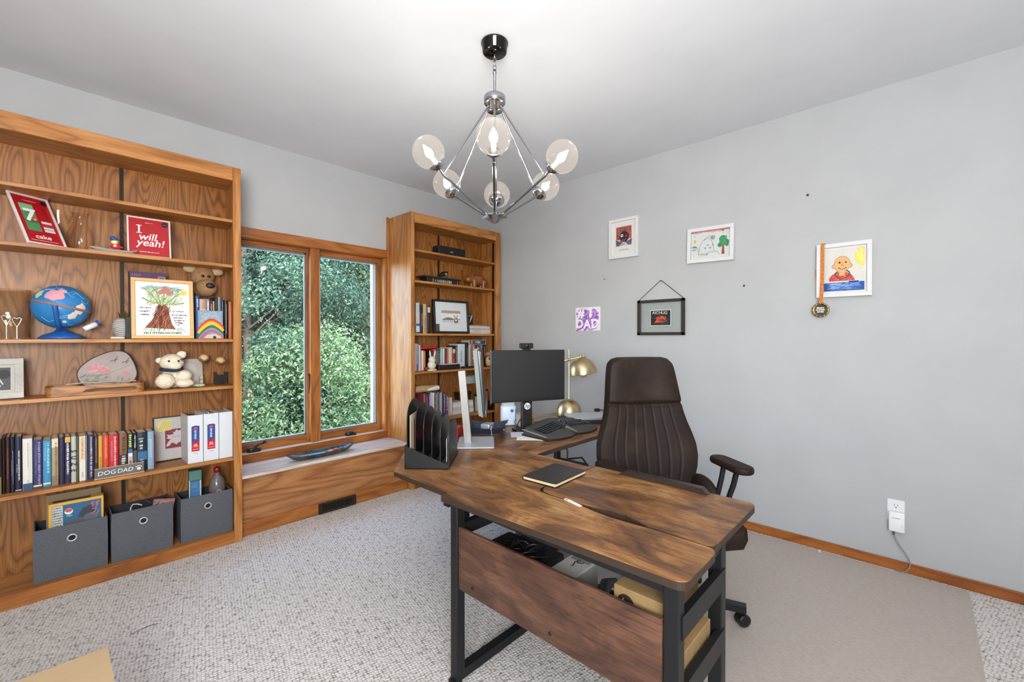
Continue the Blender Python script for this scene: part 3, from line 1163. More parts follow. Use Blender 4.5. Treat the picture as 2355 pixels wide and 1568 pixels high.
solo('red_notebook', MB().box(-.045, .045, -.03, .03, 0, .055, P('#c8262a', .5), .003), 'red box at the desk back edge behind the silver stand', 'box', (1.69, 2.05, ZD + EPS), 30)

# under the desk arm
pc = thing('computer_tower', 'black computer case on the floor under the desk arm', 'computer', (2.26, 1.72, 0.015), 0)
MB().box(-.24, .2, -.11, .11, 0, .46, P('#1a1b1c', .5), .004).obj('case', pc)
m = MB()
m.tube([(.03, -.06, .46), (.05, -.05, .56), (.05, .0, .645)], .005, BLACK, 8)
m.tube([(.02, -.02, .46), (.08, -.03, .50), (.2, -.06, .49), (.27, -.08, .40), (.29, -.1, .2)], .006, BLACK, 8)
m.tube([(-.1, -.06, .462), (-.06, -.1, .50), (0, -.08, .52), (.04, -.05, .47)], .005, BLACK, 8)
m.obj('cable', pc)

# things stored on the wire shelf behind the panel
zs = .3868
solo('laptop_bag', MB().box(-.125, .125, -.145, .145, 0, .112, P('#141416', .6), .012, None, 2), 'flat black case at the far end of the under-desk shelf', 'case', (1.21, 1.12, zs), 0)
m = MB()
rnd = random.Random(3)
for k in range(9):
    cx, cy = rnd.uniform(-.02, .05), rnd.uniform(-.07, .07)
    m.tube([(cx + .05 * cos(t * .5 + k) * rnd.uniform(.8, 1.1), cy + .045 * sin(t * .5 + k), .016 + .004 * k + .01 * sin(t + k)) for t in range(13)], .004, P('#121214', .4), 7)
solo('cable_bundle', m, 'tangle of black cables on the flat black case', 'cable', (1.17, 1.06, zs + .1125))
m = MB()
m.ball((0, 0, .02), (.03, .024, .02), P('#b9b6b2', .7), None, 12, 8, .16, 2)
m.ball((.03, -.055, .022), (.032, .028, .022), P('#aaa7a4', .7), None, 12, 8, .2, 5)
solo('crumpled_paper', m, 'crumpled grey-white wrapping on the under-desk shelf', 'wrapping', (1.105, .97, zs + .104))
hk = thing('hook_box', 'white box with a hook printed on its lid on the under-desk shelf', 'box', (1.255, .872, zs), 0)
m = MB()
m.box(-.075, .075, -.042, .042, 0, .132, P('#8b8a84', .7))
m.obj('carton', hk)
m = MB()
m.box(-.085, .085, -.046, .046, .132, .140, P('#b5b4ad', .7))
UP = T(0, 0, .1405) @ RX(-90)
m.stroke([(-.01, -.018), (.01, -.012), (.0, .018), (.004, .026)], .005, P('#2a2b28'), 0, T(0, 0, .1405) @ RZ(90) @ RX(-90))
m.stroke(arc(-.006, -.02, .012, -60, 200, 10), .005, P('#2a2b28'), 0, T(0, 0, .1405) @ RZ(90) @ RX(-90))
m.rect(.02, .06, -.038, .038, P('#84867f'), 0, T(0, 0, .1404) @ RX(-90))
m.obj('lid', hk)
m = MB()
m.box(-.1, .1, -.05, .05, 0, .05, P('#55565a', .6), .01)
m.tube([(-.1, -.05, .06), (-.02, 0, .075), (.08, .04, .085), (.13, .03, .08)], [.012, .02, .02, .01], P('#3c3d40', .5), 10)
solo('grey_accessory_pile', m, 'grey cases and cords between the white box and the brown carton', 'accessories', (1.22, .74, zs), 0)
hp = thing('brown_carton', 'larger brown carton with round logo at the near end of the under-desk shelf', 'box', (1.225, .545, zs), 0)
m = MB()
m.box(-.125, .125, -.055, .09, 0, .226, CARD, .002)
FM = T(-.1255, 0, 0) @ RZ(-90)
m.disc((-.052, .184), .026, P('#241c12', .6), .0, FM)
m.text('hp', .032, P('#b89a6a', .8), (-.052, .185), .0006, FM, 0, .25, .01)
m.obj('carton', hp)
solo('paper_tag', MB().box(-.03, .03, -.045, .045, 0, .002, P('#c9c9c7', .6)), 'white cut-out tag lying on the brown carton', 'tag', (1.19, .53, zs + .227), 0)
solo('brown_carton', MB().box(-.12, .12, -.012, .014, 0, .078, CARD, .002), 'flat smaller brown carton in front of the large carton at the shelf end', 'box', (1.245, .472, zs), 0)
# ================================================================ chandelier
AX, AY = 1.502, 1.522
ch = thing('chandelier', 'chrome chandelier with six clear glass globes hanging from the ceiling', 'chandelier', (AX, AY, ZC - .0005), 0)
m = MB()
m.lathe([(.0, 0), (.066, 0), (.066, -.006), (.062, -.010), (.058, -.046), (.054, -.050), (0, -.050)], GUN, 44)
m.obj('canopy', ch)


def link(c, ang, s=.012):
    pts = []
    for i in range(16):
        t = 2 * pi * i / 16
        pts.append((c[0] + s * .62 * cos(t) * cos(R(ang)), c[1] + s * .62 * cos(t) * sin(R(ang)), c[2] + s * 1.1 * sin(t)))
    return pts


for k in range(4):
    MB().tube(link((0, 0, -.062 - .0185 * k), 43 + 90 * (k % 2)), .0026, CHROME, 8, True).obj('chain_link', ch)
m = MB()
m.lathe([(0, -.130), (.009, -.132), (.009, -.148), (.0065, -.150), (.0065, -.262)], P('#a6a6a8', .22, 1.0), 20)
m.obj('rod', ch)
m = MB()
m.lathe([(0, -.258), (.050, -.258), (.052, -.262), (.052, -.292), (.048, -.296), (.038, -.296), (.036, -.33), (0, -.33)], P('#a6a6a8', .2, 1.0), 40)
m.obj('hub', ch)
ZB = -.845
hexp = lambda r, z, o=0: [(r * cos(R(43.1 + 60 * i + o)), r * sin(R(43.1 + 60 * i + o)), z) for i in range(6)]
m = MB()
top, rim, tip = hexp(.05, ZB + .012, 30), hexp(.064, ZB, 30), (0, 0, ZB - .032)
m.add(top + rim + [tip], [(0, 1, 2, 3, 4, 5)] + [(i, 6 + i, 6 + (i + 1) % 6, (i + 1) % 6) for i in range(6)] + [(6 + i, 12, 6 + (i + 1) % 6) for i in range(6)], CHROME)
m.obj('finial', ch)
BULB = P('#fff0dc', .4, 0, 30.0)
for i, (dR, dz) in enumerate(((.018, .0), (.026, -.012), (-.03, -.03), (-.018, -.022), (-.036, -.02), (.006, .012))):
    # arm 0 points towards the door, the others follow every sixty degrees
    a = R(223.1 + 60 * i + (1.5 if i == 0 else 0))
    d = Vector((cos(a), sin(a), 0))
    EL = d * (.262 + dR * .4) + Vector((0, 0, -.685 + dz * .3))
    m = MB()
    m.tube([d * .034 + Vector((0, 0, -.312)), EL], .0048, P('#a6a6a8', .18, 1.0), 10)
    m.obj('upper_arm', ch)
    m = MB()
    m.tube([EL + Vector((0, 0, .0)) + d * .006, d * .045 + Vector((0, 0, ZB + .012))], .0058, P('#8c8c8e', .15, 1.0), 10)
    m.ball(EL, .008, CHROME, None, 10, 8)
    m.obj('lower_arm', ch)
    G = d * (.328 + dR) + Vector((0, 0, -.612 + dz))
    u = (G - EL).normalized()
    B0 = G - u * .0715
    q = u.to_track_quat('Z', 'Y').to_matrix().to_4x4()
    MG = Matrix.Translation(B0) @ q
    m = MB()
    m.tube([EL, B0 - u * .01], .0065, P('#8c8c8e', .15, 1.0), 10)
    m.lathe([(0, -.014), (.012, -.014), (.03, .0), (.043, .014), (.04, .016), (.0, .006)], CHROME, 28, MG)
    m.obj('socket_cup', ch)
    gl = MB()
    gl.lathe([(.0725 * sin(R(t)), .0725 - .0725 * cos(R(t))) for t in range(28, 181, 8)], GLOBE, 40, MG)
    g_ = gl.obj('globe', ch)
    m = MB()
    m.lathe([(0, .006), (.011, .006), (.011, .042), (.0, .042)], P('#e8e4dc', .4), 16, MG)
    m.lathe([(.006, .042), (.016, .058), (.0165, .07), (.011, .088), (.004, .106), (0, .112)], BULB, 18, MG)
    m.obj('bulb', g_)
    P_ = Vector((AX, AY, ZC)) + B0 + u * .075
    light('chandelier_light', 'POINT', P_, (0, 0, 0), 5.5, (1.0, .97, .92), .02)

# ================================================================ pictures on the right wall
WHITE_FRAME = P('#d0d0d0', .45)
MATB = P('#d6d4d0', .8)
XW = X1 - .0006


def picture(name, label, cat, loc, rz, w_, h_, t, fw, fcol, matw, art, group=None, lean=0.0, roll=0.0, glass=False, bottom=False, matcol=None):
    """A frame facing local -y; its origin is at the back, middle (or bottom middle)."""
    p = thing(name, label, cat, loc, rz, group, lean, roll)
    zo = h_ / 2 if bottom else 0
    M = T(0, 0, zo)
    m = MB()
    m.box(-w_ / 2, w_ / 2, -t, 0, h_ / 2 - fw, h_ / 2, fcol, .0015, M)
    m.box(-w_ / 2, w_ / 2, -t, 0, -h_ / 2, -h_ / 2 + fw, fcol, .0015, M)
    m.box(-w_ / 2, -w_ / 2 + fw, -t, 0, -h_ / 2 + fw, h_ / 2 - fw, fcol, .0015, M)
    m.box(w_ / 2 - fw, w_ / 2, -t, 0, -h_ / 2 + fw, h_ / 2 - fw, fcol, .0015, M)
    m.obj('frame', p)
    iw, ih = w_ - 2 * fw, h_ - 2 * fw
    d = t * .55
    if matw is not None:
        MB().box(-iw / 2, iw / 2, -d + .002, -d + .004, -ih / 2, ih / 2, matcol or MATB, 0, M).obj('mat_board', p)
    aw, ah = iw - 2 * (matw or 0), ih - 2 * (matw or 0)
    m = MB()
    art(m, aw, ah, d - .0015, M)
    m.obj('artwork', p)
    if glass:
        MB().box(-iw / 2, iw / 2, -d - .006, -d - .004, -ih / 2, ih / 2, PANE, 0, M).obj('glass_pane', p)
    return p


def hatch(m, poly_fn, n, col, wd, M, width, seed, ang=60, length=.05):
    rnd = random.Random(seed)
    for _ in range(n):
        u, v = poly_fn(rnd)
        a = R(ang + rnd.uniform(-18, 18))
        l = length * rnd.uniform(.5, 1.2)
        du, dv = cos(a) * l / 2, sin(a) * l / 2
        wd += .000004
        m.stroke([(u - du, v - dv), (u + rnd.uniform(-.1, .1) * l, v), (u + du, v + dv)], width * rnd.uniform(.6, 1.3), col, wd, M)


def art_red_portrait(m, w_, h_, d, M):
    m.rect(-w_ / 2, w_ / 2, -h_ / 2, h_ / 2, P('#d0cdc8', .8), d, M)
    u0, u1, v0, v1 = -w_ * .36, w_ * .36, -h_ * .24, h_ * .38
    m.rect(u0, u1, -.01, v1, P('#9c4a3c', .8), d + .0004, M)
    hatch(m, lambda r: (r.uniform(u0 + .01, u1 - .01), r.uniform(0, v1 - .015)), 70, P('#b96c58', .8), d + .0006, M, .0025, 1, 80, .035)
    hatch(m, lambda r: (r.uniform(u0 + .01, u1 - .01), r.uniform(0, v1 - .015)), 50, P('#6e2e28', .8), d + .001, M, .002, 2, 80, .035)
    m.disc((.004, .012), .042, P('#232228', .8), d + .0014, M, 18, .046)
    m.disc((-.016, .022), .012, P('#d8dade', .8), d + .0016, M)
    m.disc((-.015, .022), .006, P('#232228', .8), d + .0018, M)
    m.disc((.022, .016), .010, P('#8a2e24', .8), d + .0016, M)
    m.stroke(arc(.004, .0, .018, 200, 340, 8), .004, P('#c05a3a', .8), d + .0018, M)
    m.stroke([(-.03, .05), (-.022, .066), (-.006, .058), (.006, .07), (.02, .058), (.034, .064)], .005, P('#2c2a32', .8), d + .0016, M)
    m.flat([(u0, v0), (u1, v0), (u1 + .004, -.01), (.035, -.028), (0, -.02), (-.035, -.03), (u0 - .004, -.005)], P('#5c6470', .8), d + .0012, M)
    m.flat([(-.035, v0), (.04, v0), (.014, -.032), (-.01, -.03)], P('#c8ccd2', .8), d + .0016, M)
    hatch(m, lambda r: (r.uniform(u0, u1), r.uniform(v0, -.02)), 46, P('#2e3038', .8), d + .0018, M, .002, 5, 40, .025)
    m.flat([(-.03, -.02), (-.016, -.012), (-.008, -.03), (-.022, -.044)], P('#a8342a', .8), d + .002, M)
    m.flat([(.03, -.03), (.042, -.018), (.04, -.05)], P('#a8342a', .8), d + .002, M)
    m.text('a portrait of Dad', .013, P('#1c1c1e', .7), (0, -h_ * .37), d + .0006, M, 0, 0, .012, .95)


picture('picture_frame', 'white frame with a red and black crayon portrait, upper left on the wall', 'picture', (XW, 1.795, 2.128), -90, .265, .325, .034, .024, WHITE_FRAME, .012, art_red_portrait)


def art_house(m, w_, h_, d, M):
    m.rect(-w_ / 2, w_ / 2, -h_ / 2, h_ / 2, P('#e4e2e2', .8), d, M)
    e = d + .0004
    K = P('#34343a', .8)
    m.rect(-w_ / 2, w_ / 2, h_ / 2 - .010, h_ / 2, P('#d8707c', .8), e, M)
    hatch(m, lambda r: (r.uniform(-w_ / 2 + .03, w_ / 2 - .03), h_ / 2 - .009), 30, P('#e6a0a4', .8), e + .0002, M, .003, 3, 4, .05)
    m.disc((-w_ * .41, h_ * .16), .011, P('#e8c234', .8), e, M)
    m.stroke([(-.075, -.05), (-.07, .0), (-.05, .03), (-.02, .048), (.006, .03), (.02, .0), (.026, -.05)], .002, K, e, M)
    m.stroke([(-.05, .03), (-.012, .062), (.026, .028)], .0022, K, e + .0001, M)
    m.rect(.005, .028, .035, .060, P('#b9b9be', .8), e, M)
    for i in range(3):
        m.stroke([(.004, .038 + i * .01), (.03, .038 + i * .01)], .0016, K, e + .0002, M)
    for u in (.004, .016, .029):
        m.stroke([(u, .036), (u, .062)], .0016, K, e + .0002, M)
    for i in range(4):
        m.rect(-.04 + i * .017, -.028 + i * .017, -.03 + (i % 2) * .02, -.018 + (i % 2) * .02, P('#9a9ba2', .8), e + .0001, M)
    m.stroke([(-w_ / 2 + .004, -.012), (-.10, -.014), (-.085, -.02), (-.08, -.07)], .003, P('#5c6a8c', .8), e, M)
    m.flat([(-w_ / 2, -.014), (-.09, -.014), (-.1, -.004), (-.12, -.002)], P('#8a94b4', .8), e, M)
    m.scribble(-w_ / 2 + .006, -.095, -.034, -.024, K, e, M, False, 4)
    for k in range(6):
        m.stroke([(-.07 + .011 * k, -.078), (-.069 + .011 * k, -.06)], .0018, K, e, M)
    m.stroke([(-.072, -.066), (-.015, -.066)], .0018, K, e, M)
    m.stroke([(-.03, -.08), (-.01, -.05), (.012, -.058), (.03, -.05), (.055, -.062), (.06, -.078)], .0022, K, e, M)
    G1, G2 = P('#3c8a5a', .8), P('#56a674', .8)
    for (u, v, r_) in ((.085, .028, .026), (.066, -.012, .016), (.105, .004, .022), (.082, .0, .022), (.112, -.014, .012)):
        e += .0001
        m.disc((u, v), r_, G1, e, M, 14)
    hatch(m, lambda r: (r.uniform(.066, .11), r.uniform(-.008, .045)), 36, G2, e + .0001, M, .003, 6, 55, .018)
    m.flat([(.082, -.018), (.094, -.018), (.098, -.078), (.078, -.078)], P('#a04a30', .8), e + .0006, M)
    m.disc((.085, .088), .0035, K, e, M, 8, .007)
    m.disc((.082, .074), .0025, K, e, M, 8)
    m.stroke([(-.115, .07), (-.108, .066), (-.113, .062)], .003, K, e, M)


picture('picture_frame', 'white frame with a child drawing of a house and green tree', 'picture', (XW, 1.11, 1.978), -90, .32, .252, .034, .026, WHITE_FRAME, .0, art_house, glass=True, roll=1.2)


def art_swimmer(m, w_, h_, d, M):
    m.rect(-w_ / 2, w_ / 2, -h_ / 2, h_ / 2, P('#cfccc6', .8), d, M)
    e = d + .0003
    K = P('#3a3632', .8)
    m.disc((w_ / 2, h_ / 2 - .055), .046, P('#e2cc52', .8), e, M, 20, .055, 90, 270)
    hatch(m, lambda r: (w_ / 2 - r.uniform(.006, .034), h_ / 2 - r.uniform(.02, .09)), 26, P('#f0e08a', .8), e + .0001, M, .003, 8, 88, .04)
    m.rect(-w_ / 2, w_ / 2, -h_ / 2, -h_ / 2 + .05, P('#2c4f94', .8), e + .0014, M)
    for a in (200, 225, 250):
        m.stroke([(w_ / 2 - .012 + .058 * cos(R(a)), h_ / 2 - .06 + .06 * sin(R(a))), (w_ / 2 - .012 + .095 * cos(R(a)), h_ / 2 - .06 + .1 * sin(R(a)))], .0022, P('#e6dca0', .8), e, M)
    m.flat([(-.07, -.066)] + [(-.012 + .062 * cos(R(a)), -.066 + .055 * sin(R(a))) for a in range(165, 10, -15)] + [(.055, -.066)], P('#c2423c', .8), e, M)
    hatch(m, lambda r: (r.uniform(-.05, .035), r.uniform(-.062, -.025)), 22, P('#dc7468', .8), e + .0002, M, .003, 9, 20, .02)
    m.rect(-.022, .006, -.035, .0, P('#dca46c', .8), e + .0005, M)
    m.disc((-.008, .034), .040, K, e + .0004, M, 24, .048)
    for u in (-.048, .032):
        m.disc((u, .022), .010, K, e + .0003, M, 12, .013)
        m.disc((u, .022), .0085, P('#dca46c', .8), e + .00045, M, 12, .0115)
    m.disc((-.008, .034), .0385, P('#e0a870', .8), e + .0006, M, 24, .0465)
    for u, r_ in ((-.02, .0055), (.010, .0045)):
        m.disc((u, .044), r_, P('#1c1a18', .8), e + .0008, M, 12)
    m.stroke([(-.004, .038), (-.012, .026), (-.004, .023), (.002, .026)], .0022, K, e + .0008, M)
    m.stroke(arc(-.006, .026, .022, 215, 325, 8), .006, P('#2c2a28', .8), e + .0008, M)
    for a in (235, 258, 280, 303):
        m.disc((-.006 + .022 * cos(R(a)), .026 + .022 * sin(R(a))), .0022, P('#e9e6e0', .8), e + .001, M, 6)
    m.stroke([(-.03, -.008), (-.042, -.022), (-.034, -.042), (-.012, -.054), (.012, -.048), (.03, -.03), (.026, -.014), (.01, -.004)], .007, P('#3c524e', .8), e + .0009, M)
    hatch(m, lambda r: (r.uniform(-w_ / 2 + .03, w_ / 2 - .03), r.uniform(-h_ / 2 + .006, -h_ / 2 + .046)), 60, P('#5c88c8', .8), e + .0016, M, .0026, 11, 8, .04)
    hatch(m, lambda r: (r.uniform(-w_ / 2 + .03, w_ / 2 - .03), r.uniform(-h_ / 2 + .006, -h_ / 2 + .046)), 30, P('#a8c4e4', .8), e + .002, M, .0016, 12, 8, .03)
    for k in range(5):
        u = .03 + k * .009
        m.disc((u, -h_ / 2 + .05), .007, P('#2c4f94', .8), e + .0013, M, 8)


picture('picture_frame', 'white frame with a painted swimmer in red, with a medal hung over its corner', 'picture', (XW, .343, 1.715), -90, .266, .322, .036, .024, WHITE_FRAME, .012, art_swimmer)

md = thing('medal', 'bronze medal hanging by an orange ribbon from the swimmer picture frame', 'medal', (XW, .452, 1.478), -90)
OR_ = textured('orange_ribbon', [(.42, '#c8731e'), (.5, '#d8842a'), (.58, '#7a3c10')], 220, .6, 0)
m = MB()


def ribbon(pts, wdt, m):
    vs = []
    for (x, y, z) in pts:
        vs += [(x - wdt / 2, y, z), (x + wdt / 2, y, z)]
    k = len(pts)
    o = [(a, b - .001, c) for a, b, c in vs]
    m.add(vs + o, [(2 * i, 2 * i + 1, 2 * i + 3, 2 * i + 2) for i in range(k - 1)] + [(2 * k + 2 * i + 2, 2 * k + 2 * i + 3, 2 * k + 2 * i + 1, 2 * k + 2 * i) for i in range(k - 1)], OR_)


ribbon([(.008, -.0, .404), (.008, -.038, .404), (.007, -.039, .36), (.006, -.039, .2), (.001, -.039, .04)], .020, m)
ribbon([(-.026, -.012, .25), (-.018, -.030, .17), (-.004, -.037, .04)], .014, m)
m.obj('ribbon', md)
m = MB()
MM = T(0, -.041, 0) @ RX(90)
m.lathe([(0, .0), (.042, .0), (.044, .002), (.042, .005), (.036, .005), (.034, .003), (0, .003)], P('#7c6238', .35, 1.0), 36, MM)
m.tube([(.0 + .008 * cos(t * .7), -.041, .046 + .007 * sin(t * .7)) for t in range(9)], .0022, BRASS, 8, True)
for k in range(12):
    a = R(30 * k)
    m.disc((.039 * cos(a), .039 * sin(a)), .0025, P('#e0d2a8', .3, .6), .0465, None, 8)
m.obj('medal_disc', md)
m = MB()
m.disc((0, 0), .030, P('#2c261e', .5), .0445)
rnd = random.Random(4)
for v, s_ in ((.012, .04), (0.0, .046), (-.012, .034)):
    m.scribble(-s_ / 2, s_ / 2, v - .004, v + .006, P('#d8d4cc', .4, .4), .0452, None, False, int(v * 1000) + 50, .2)
m.obj('medal_face', md)

fl = thing('floating_frame', 'dark wood floating glass frame hung by a chain, holding a volcano drawing', 'picture', (XW, 1.482, 1.468), -90)
DW = P('#2a2320', .45)
m = MB()
fw_, w2, h2 = .026, .190, .138
m.box(-w2, w2, -.022, -.004, h2 - fw_ + .004, h2, DW, .002)
m.box(-w2, w2, -.022, -.004, -h2, -h2 + fw_ - .004, DW, .002)
m.box(-w2, -w2 + fw_, -.022, -.004, -h2, h2, DW, .002)
m.box(w2 - fw_, w2, -.022, -.004, -h2, h2, DW, .002)
m.obj('frame', fl)
MB().box(-w2 + fw_, w2 - fw_, -.015, -.013, -h2 + .022, h2 - .022, PANE).obj('glass_pane', fl)
m = MB()
m.tube([(-w2 + .006, -.012, h2 - .002), (-.006, -.006, h2 + .146), (.006, -.006, h2 + .146), (w2 - .006, -.012, h2 - .002)], .0022, P('#2c2826', .4, .6), 6)
m.lathe([(0, .008), (.005, .007), (.003, 0)], P('#555555', .4, .8), 10, T(0, 0, h2 + .145) @ RX(90))
m.obj('hanging_chain', fl)
m = MB()
u, v = .085, .062
m.box(-u, u, -.0125, -.0115, -v - .006, v - .004, P('#e4e2de', .8))
e = .0128
m.rect(-u + .006, u - .006, -v, v - .010, P('#23242a', .7), e)
m.flat([(-.05, -.044), (-.028, -.012), (-.008, .002), (.012, .014), (.03, -.002), (.058, -.04), (.03, -.018), (.012, -.004), (-.01, -.02), (-.026, -.04)], P('#c4452c', .8), e + .0004)
hatch(m, lambda r: (r.uniform(-.035, .04), r.uniform(-.04, .004)), 40, P('#e4602e', .8), e + .0006, None, .0024, 21, 40, .022)
hatch(m, lambda r: (r.uniform(-.06, .06), r.uniform(-.055, .0)), 26, P('#46506e', .8), e + .0002, None, .002, 22, 15, .03)
hatch(m, lambda r: (r.uniform(-.06, .06), r.uniform(-.056, -.042)), 30, P('#4c2c22', .8), e + .0003, None, .002, 23, 15, .02)
m.text('AICHUG', .032, P('#e2e2e4', .8), (-.005, v - .028), e + .0005, None, -2, 0, .005, 1.0)
m.obj('drawing', fl)

dd = MB()
dd.box(-.128, .128, -.002, 0, -.103, .103, P('#e6dfe6', .8))
for sd, cl, n_ in ((31, '#9a64b8', 60), (32, '#7c46a8', 46), (33, '#b48ccc', 60)):
    hatch(dd, lambda r: (r.uniform(-.095, .095), r.uniform(-.09, .075)), n_, P(cl, .8), .0022 + sd * .000004, None, .014, sd, 35, .06)
LT = P('#ece7ec', .8)
dd.text('#', .105, LT, (-.07, .05), .0036, None, -4, 0, .05)
dd.text('1', .115, LT, (.03, .052), .0036, None, -3, 0, .05)
dd.text('D', .105, LT, (-.085, -.045), .0036, None, 6, 0, .04)
dd.text('A', .105, LT, (-.005, -.05), .0036, None, 0, 0, .04)
dd.text('D', .105, LT, (.075, -.045), .0036, None, 6, 0, .04)
solo('hand_made_card', dd, 'small purple and white #1 DAD card stuck to the wall', 'card', (XW, 2.154, 1.475), -90)
for (y, z, s, lab) in ((1.983, 1.809, .004, 'tiny nail in the wall above the purple card'), (.89, 1.665, .006, 'tiny nail in the wall below and right of the house drawing'), (.527, 2.203, .006, 'tiny nail high on the wall above the swimmer picture')):
    solo('nail', MB().lathe([(0, .012), (s, .011), (s * 1.1, .008), (s * .5, .006), (s * .5, 0)], P('#2c2a2a', .5, .5), 10, RX(90)), lab, 'nail', (XW, y, z), -90)

# ---------------------------------------------------------------- outlet with white adapter
ot = thing('wall_outlet', 'white duplex wall outlet low on the right wall', 'outlet', (XW, .102, .336), -90)
PL = P('#dedfe0', .35)
m = MB()
m.prism(rrect(-.037, .037, -.060, .060, .004), 0, .005, PL, RX(90))
m.obj('cover_plate', ot)
for k, v in enumerate((.026, -.026)):
    m = MB()
    m.prism(rrect(-.0175, .0175, v - .017, v + .017, .006), .005, .0075, PL, RX(90))
    SL = P('#26262a', .6)
    m.rect(-.0085, -.006, v + .001, v + .0095, SL, .0077).rect(.006, .0085, v + .001, v + .0085, SL, .0077)
    m.disc((0, v - .0075), .0032, SL, .0077)
    m.obj('receptacle', ot)
ad = thing('plug_in_adapter', 'white plug-in adapter with grey cable on the lower half of the outlet', 'adapter', (XW - .0085, .0975, .285), -90)
m = MB()
m.box(-.034, .034, -.034, 0, -.058, .050, P('#e6e7e8', .3), .004, None, 2)
m.scribble(-.018, .018, .016, .021, P('#6a6c70'), .0343, None, False, 77, .2)
m.disc((.022, -.018), .002, P('#9aa0a4'), .0343)
m.disc((.022, -.027), .002, P('#9aa0a4'), .0343)
m.obj('adapter_body', ad)
m = MB()
m.tube([(-.012, -.018, -.058), (-.012, -.018, -.082)], [.006, .004], P('#55585c', .5), 10)
cb_ = []
for (y, z) in ((.1075, .205), (.10, .18), (.083, .15), (.062, .12), (.048, .095), (.040, .070), (.043, .045), (.057, .020), (.08, .008), (.105, .006)):
    cb_.append(((.0975 - y), -.020 - .012 * max(0, .2 - z) / .2, z - .285))
m.tube(cb_, .0032, P('#8a8d90', .5), 8)
m.obj('cable', ad)

# ================================================================ floor pieces
fm = MB()
fm.prism(rrect(1.68, 3.24, -.185, 1.93, .03), 0.0009, .006, MATMAT)
solo('chair_mat', fm, 'large smooth taupe floor mat under the desk chair', 'mat', (0, 0, 0))
solo('paper_scrap', MB().prism([(-.02, -.006), (.018, -.010), (.022, .004), (-.014, .009)], 0, .003, P('#e6dcd8', .7)), 'tiny white paper scrap beside the right baseboard', 'scrap', (3.225, .45, .0069), 20)
bx = thing('cardboard_box', 'tan cardboard box in the bottom left corner in front of the camera', 'box', (-.09, 1.77, .0009), 0)
TAN = P('#c0a47c', .8)
MB().box(-.24, .228, -.2, .207, 0, .275, TAN, .003).obj('carton', bx)
m = MB()
m.box(-.24, .228, -.2, .0, .2755, .279, TAN)
m.box(-.24, .228, .003, .207, .2755, .279, TAN)
m.obj('flap', bx)
solo('stray_thread', MB().tube([(0, 0, .002), (.03, .012, .003), (.07, .01, .003), (.1, -.002, .002)], .0012, P('#5a4a3a', .8), 6), 'short dark thread lying on the carpet in front of the storage bins', 'thread', (.25, 2.53, .0009), 10)

# ================================================================ the desk chair
cr = thing('office_chair', 'brown leather high-back desk chair behind the desk', 'chair', (2.058, .872, .0075), -38)
cr.scale = (1.06, 1.04, .985)


def sheet(fn, nu, nv, mat, m, smooth=True):
    vs = [fn(i / (nu - 1), j / (nv - 1)) for j in range(nv) for i in range(nu)]
    fs = [(j * nu + i, j * nu + i + 1, (j + 1) * nu + i + 1, (j + 1) * nu + i) for j in range(nv - 1) for i in range(nu - 1)]
    return vs, fs


# back: half width by height above the floor
HW = [(.44, .13), (.50, .185), (.56, .225), (.62, .247), (.68, .258), (.74, .254), (.80, .238), (.86, .217), (.92, .202), (.98, .194), (1.04, .187), (1.10, .180), (1.15, .173), (1.172, .167), (1.186, .157), (1.194, .143), (1.198, .12)]


def hw(z):
    for (a, b), (c, d) in zip(HW, HW[1:]):
        if a <= z <= c:
            t = (z - a) / (c - a)
            return b + (d - b) * t
    return HW[0][1] if z < HW[0][0] else HW[-1][1]


def back_pt(u, z, side):
    h = hw(z)
    x = u * h
    lean = .215 + (z - .44) * .20
    cup = .045 * abs(u) ** 2.2
    if side > 0:
        seam = 0
        pad = 0
        if z < .955:
            for q in (-.72, -.5, -.27, -.04, .2, .43, .66):
                seam += .006 * math.exp(-((u - q) / .014) ** 2)
            pad = .004
        else:
            pad = .018 * min(1, (z - .955) / .02) * (1 - .5 * abs(u) ** 6)
        crease = .012 * math.exp(-((z - .958 + .012 * (1 - u * u)) / .008) ** 2)
        bulge = .03 * (1 - abs(u) ** 4)
        return (x, lean - cup - bulge - pad + seam + crease, z)
    return (x, lean + .05 - cup * .6, z)


zs_ = [.44 + (1.198 - .44) * k / 90 for k in range(91)]
us = [-1 + 2 * i / 96 for i in range(97)]
m = MB()
F = [back_pt(u, z, 1) for z in zs_ for u in us]
Bk = [back_pt(u, z, -1) for z in zs_ for u in us]
n_, k_ = len(us), len(zs_)
m.add(F, [(j * n_ + i, j * n_ + i + 1, (j + 1) * n_ + i + 1, (j + 1) * n_ + i) for j in range(k_ - 1) for i in range(n_ - 1)], LEATHER, True)
m.add(Bk, [((j + 1) * n_ + i, (j + 1) * n_ + i + 1, j * n_ + i + 1, j * n_ + i) for j in range(k_ - 1) for i in range(n_ - 1)], LEATHER, True)
rimF = [j * n_ for j in range(k_)] + [(k_ - 1) * n_ + i for i in range(1, n_)] + [j * n_ + n_ - 1 for j in range(k_ - 2, -1, -1)] + [i for i in range(n_ - 2, 0, -1)]
rl = len(rimF)
mid = []
for e_ in rimF:
    a_, b2 = Vector(F[e_]), Vector(Bk[e_])
    c_ = (a_ + b2) / 2
    o_ = Vector((c_.x, 0, c_.z - .85))
    o_ = o_.normalized() * .014 if o_.length else o_
    mid.append(c_ + o_)
ring = [F[e_] for e_ in rimF] + mid + [Bk[e_] for e_ in rimF]
m.add(ring, [(i, (i + 1) % rl, rl + (i + 1) % rl, rl + i) for i in range(rl)] + [(rl + i, rl + (i + 1) % rl, 2 * rl + (i + 1) % rl, 2 * rl + i) for i in range(rl)], LEATHER, True)
m.obj('backrest', cr)
m = MB()
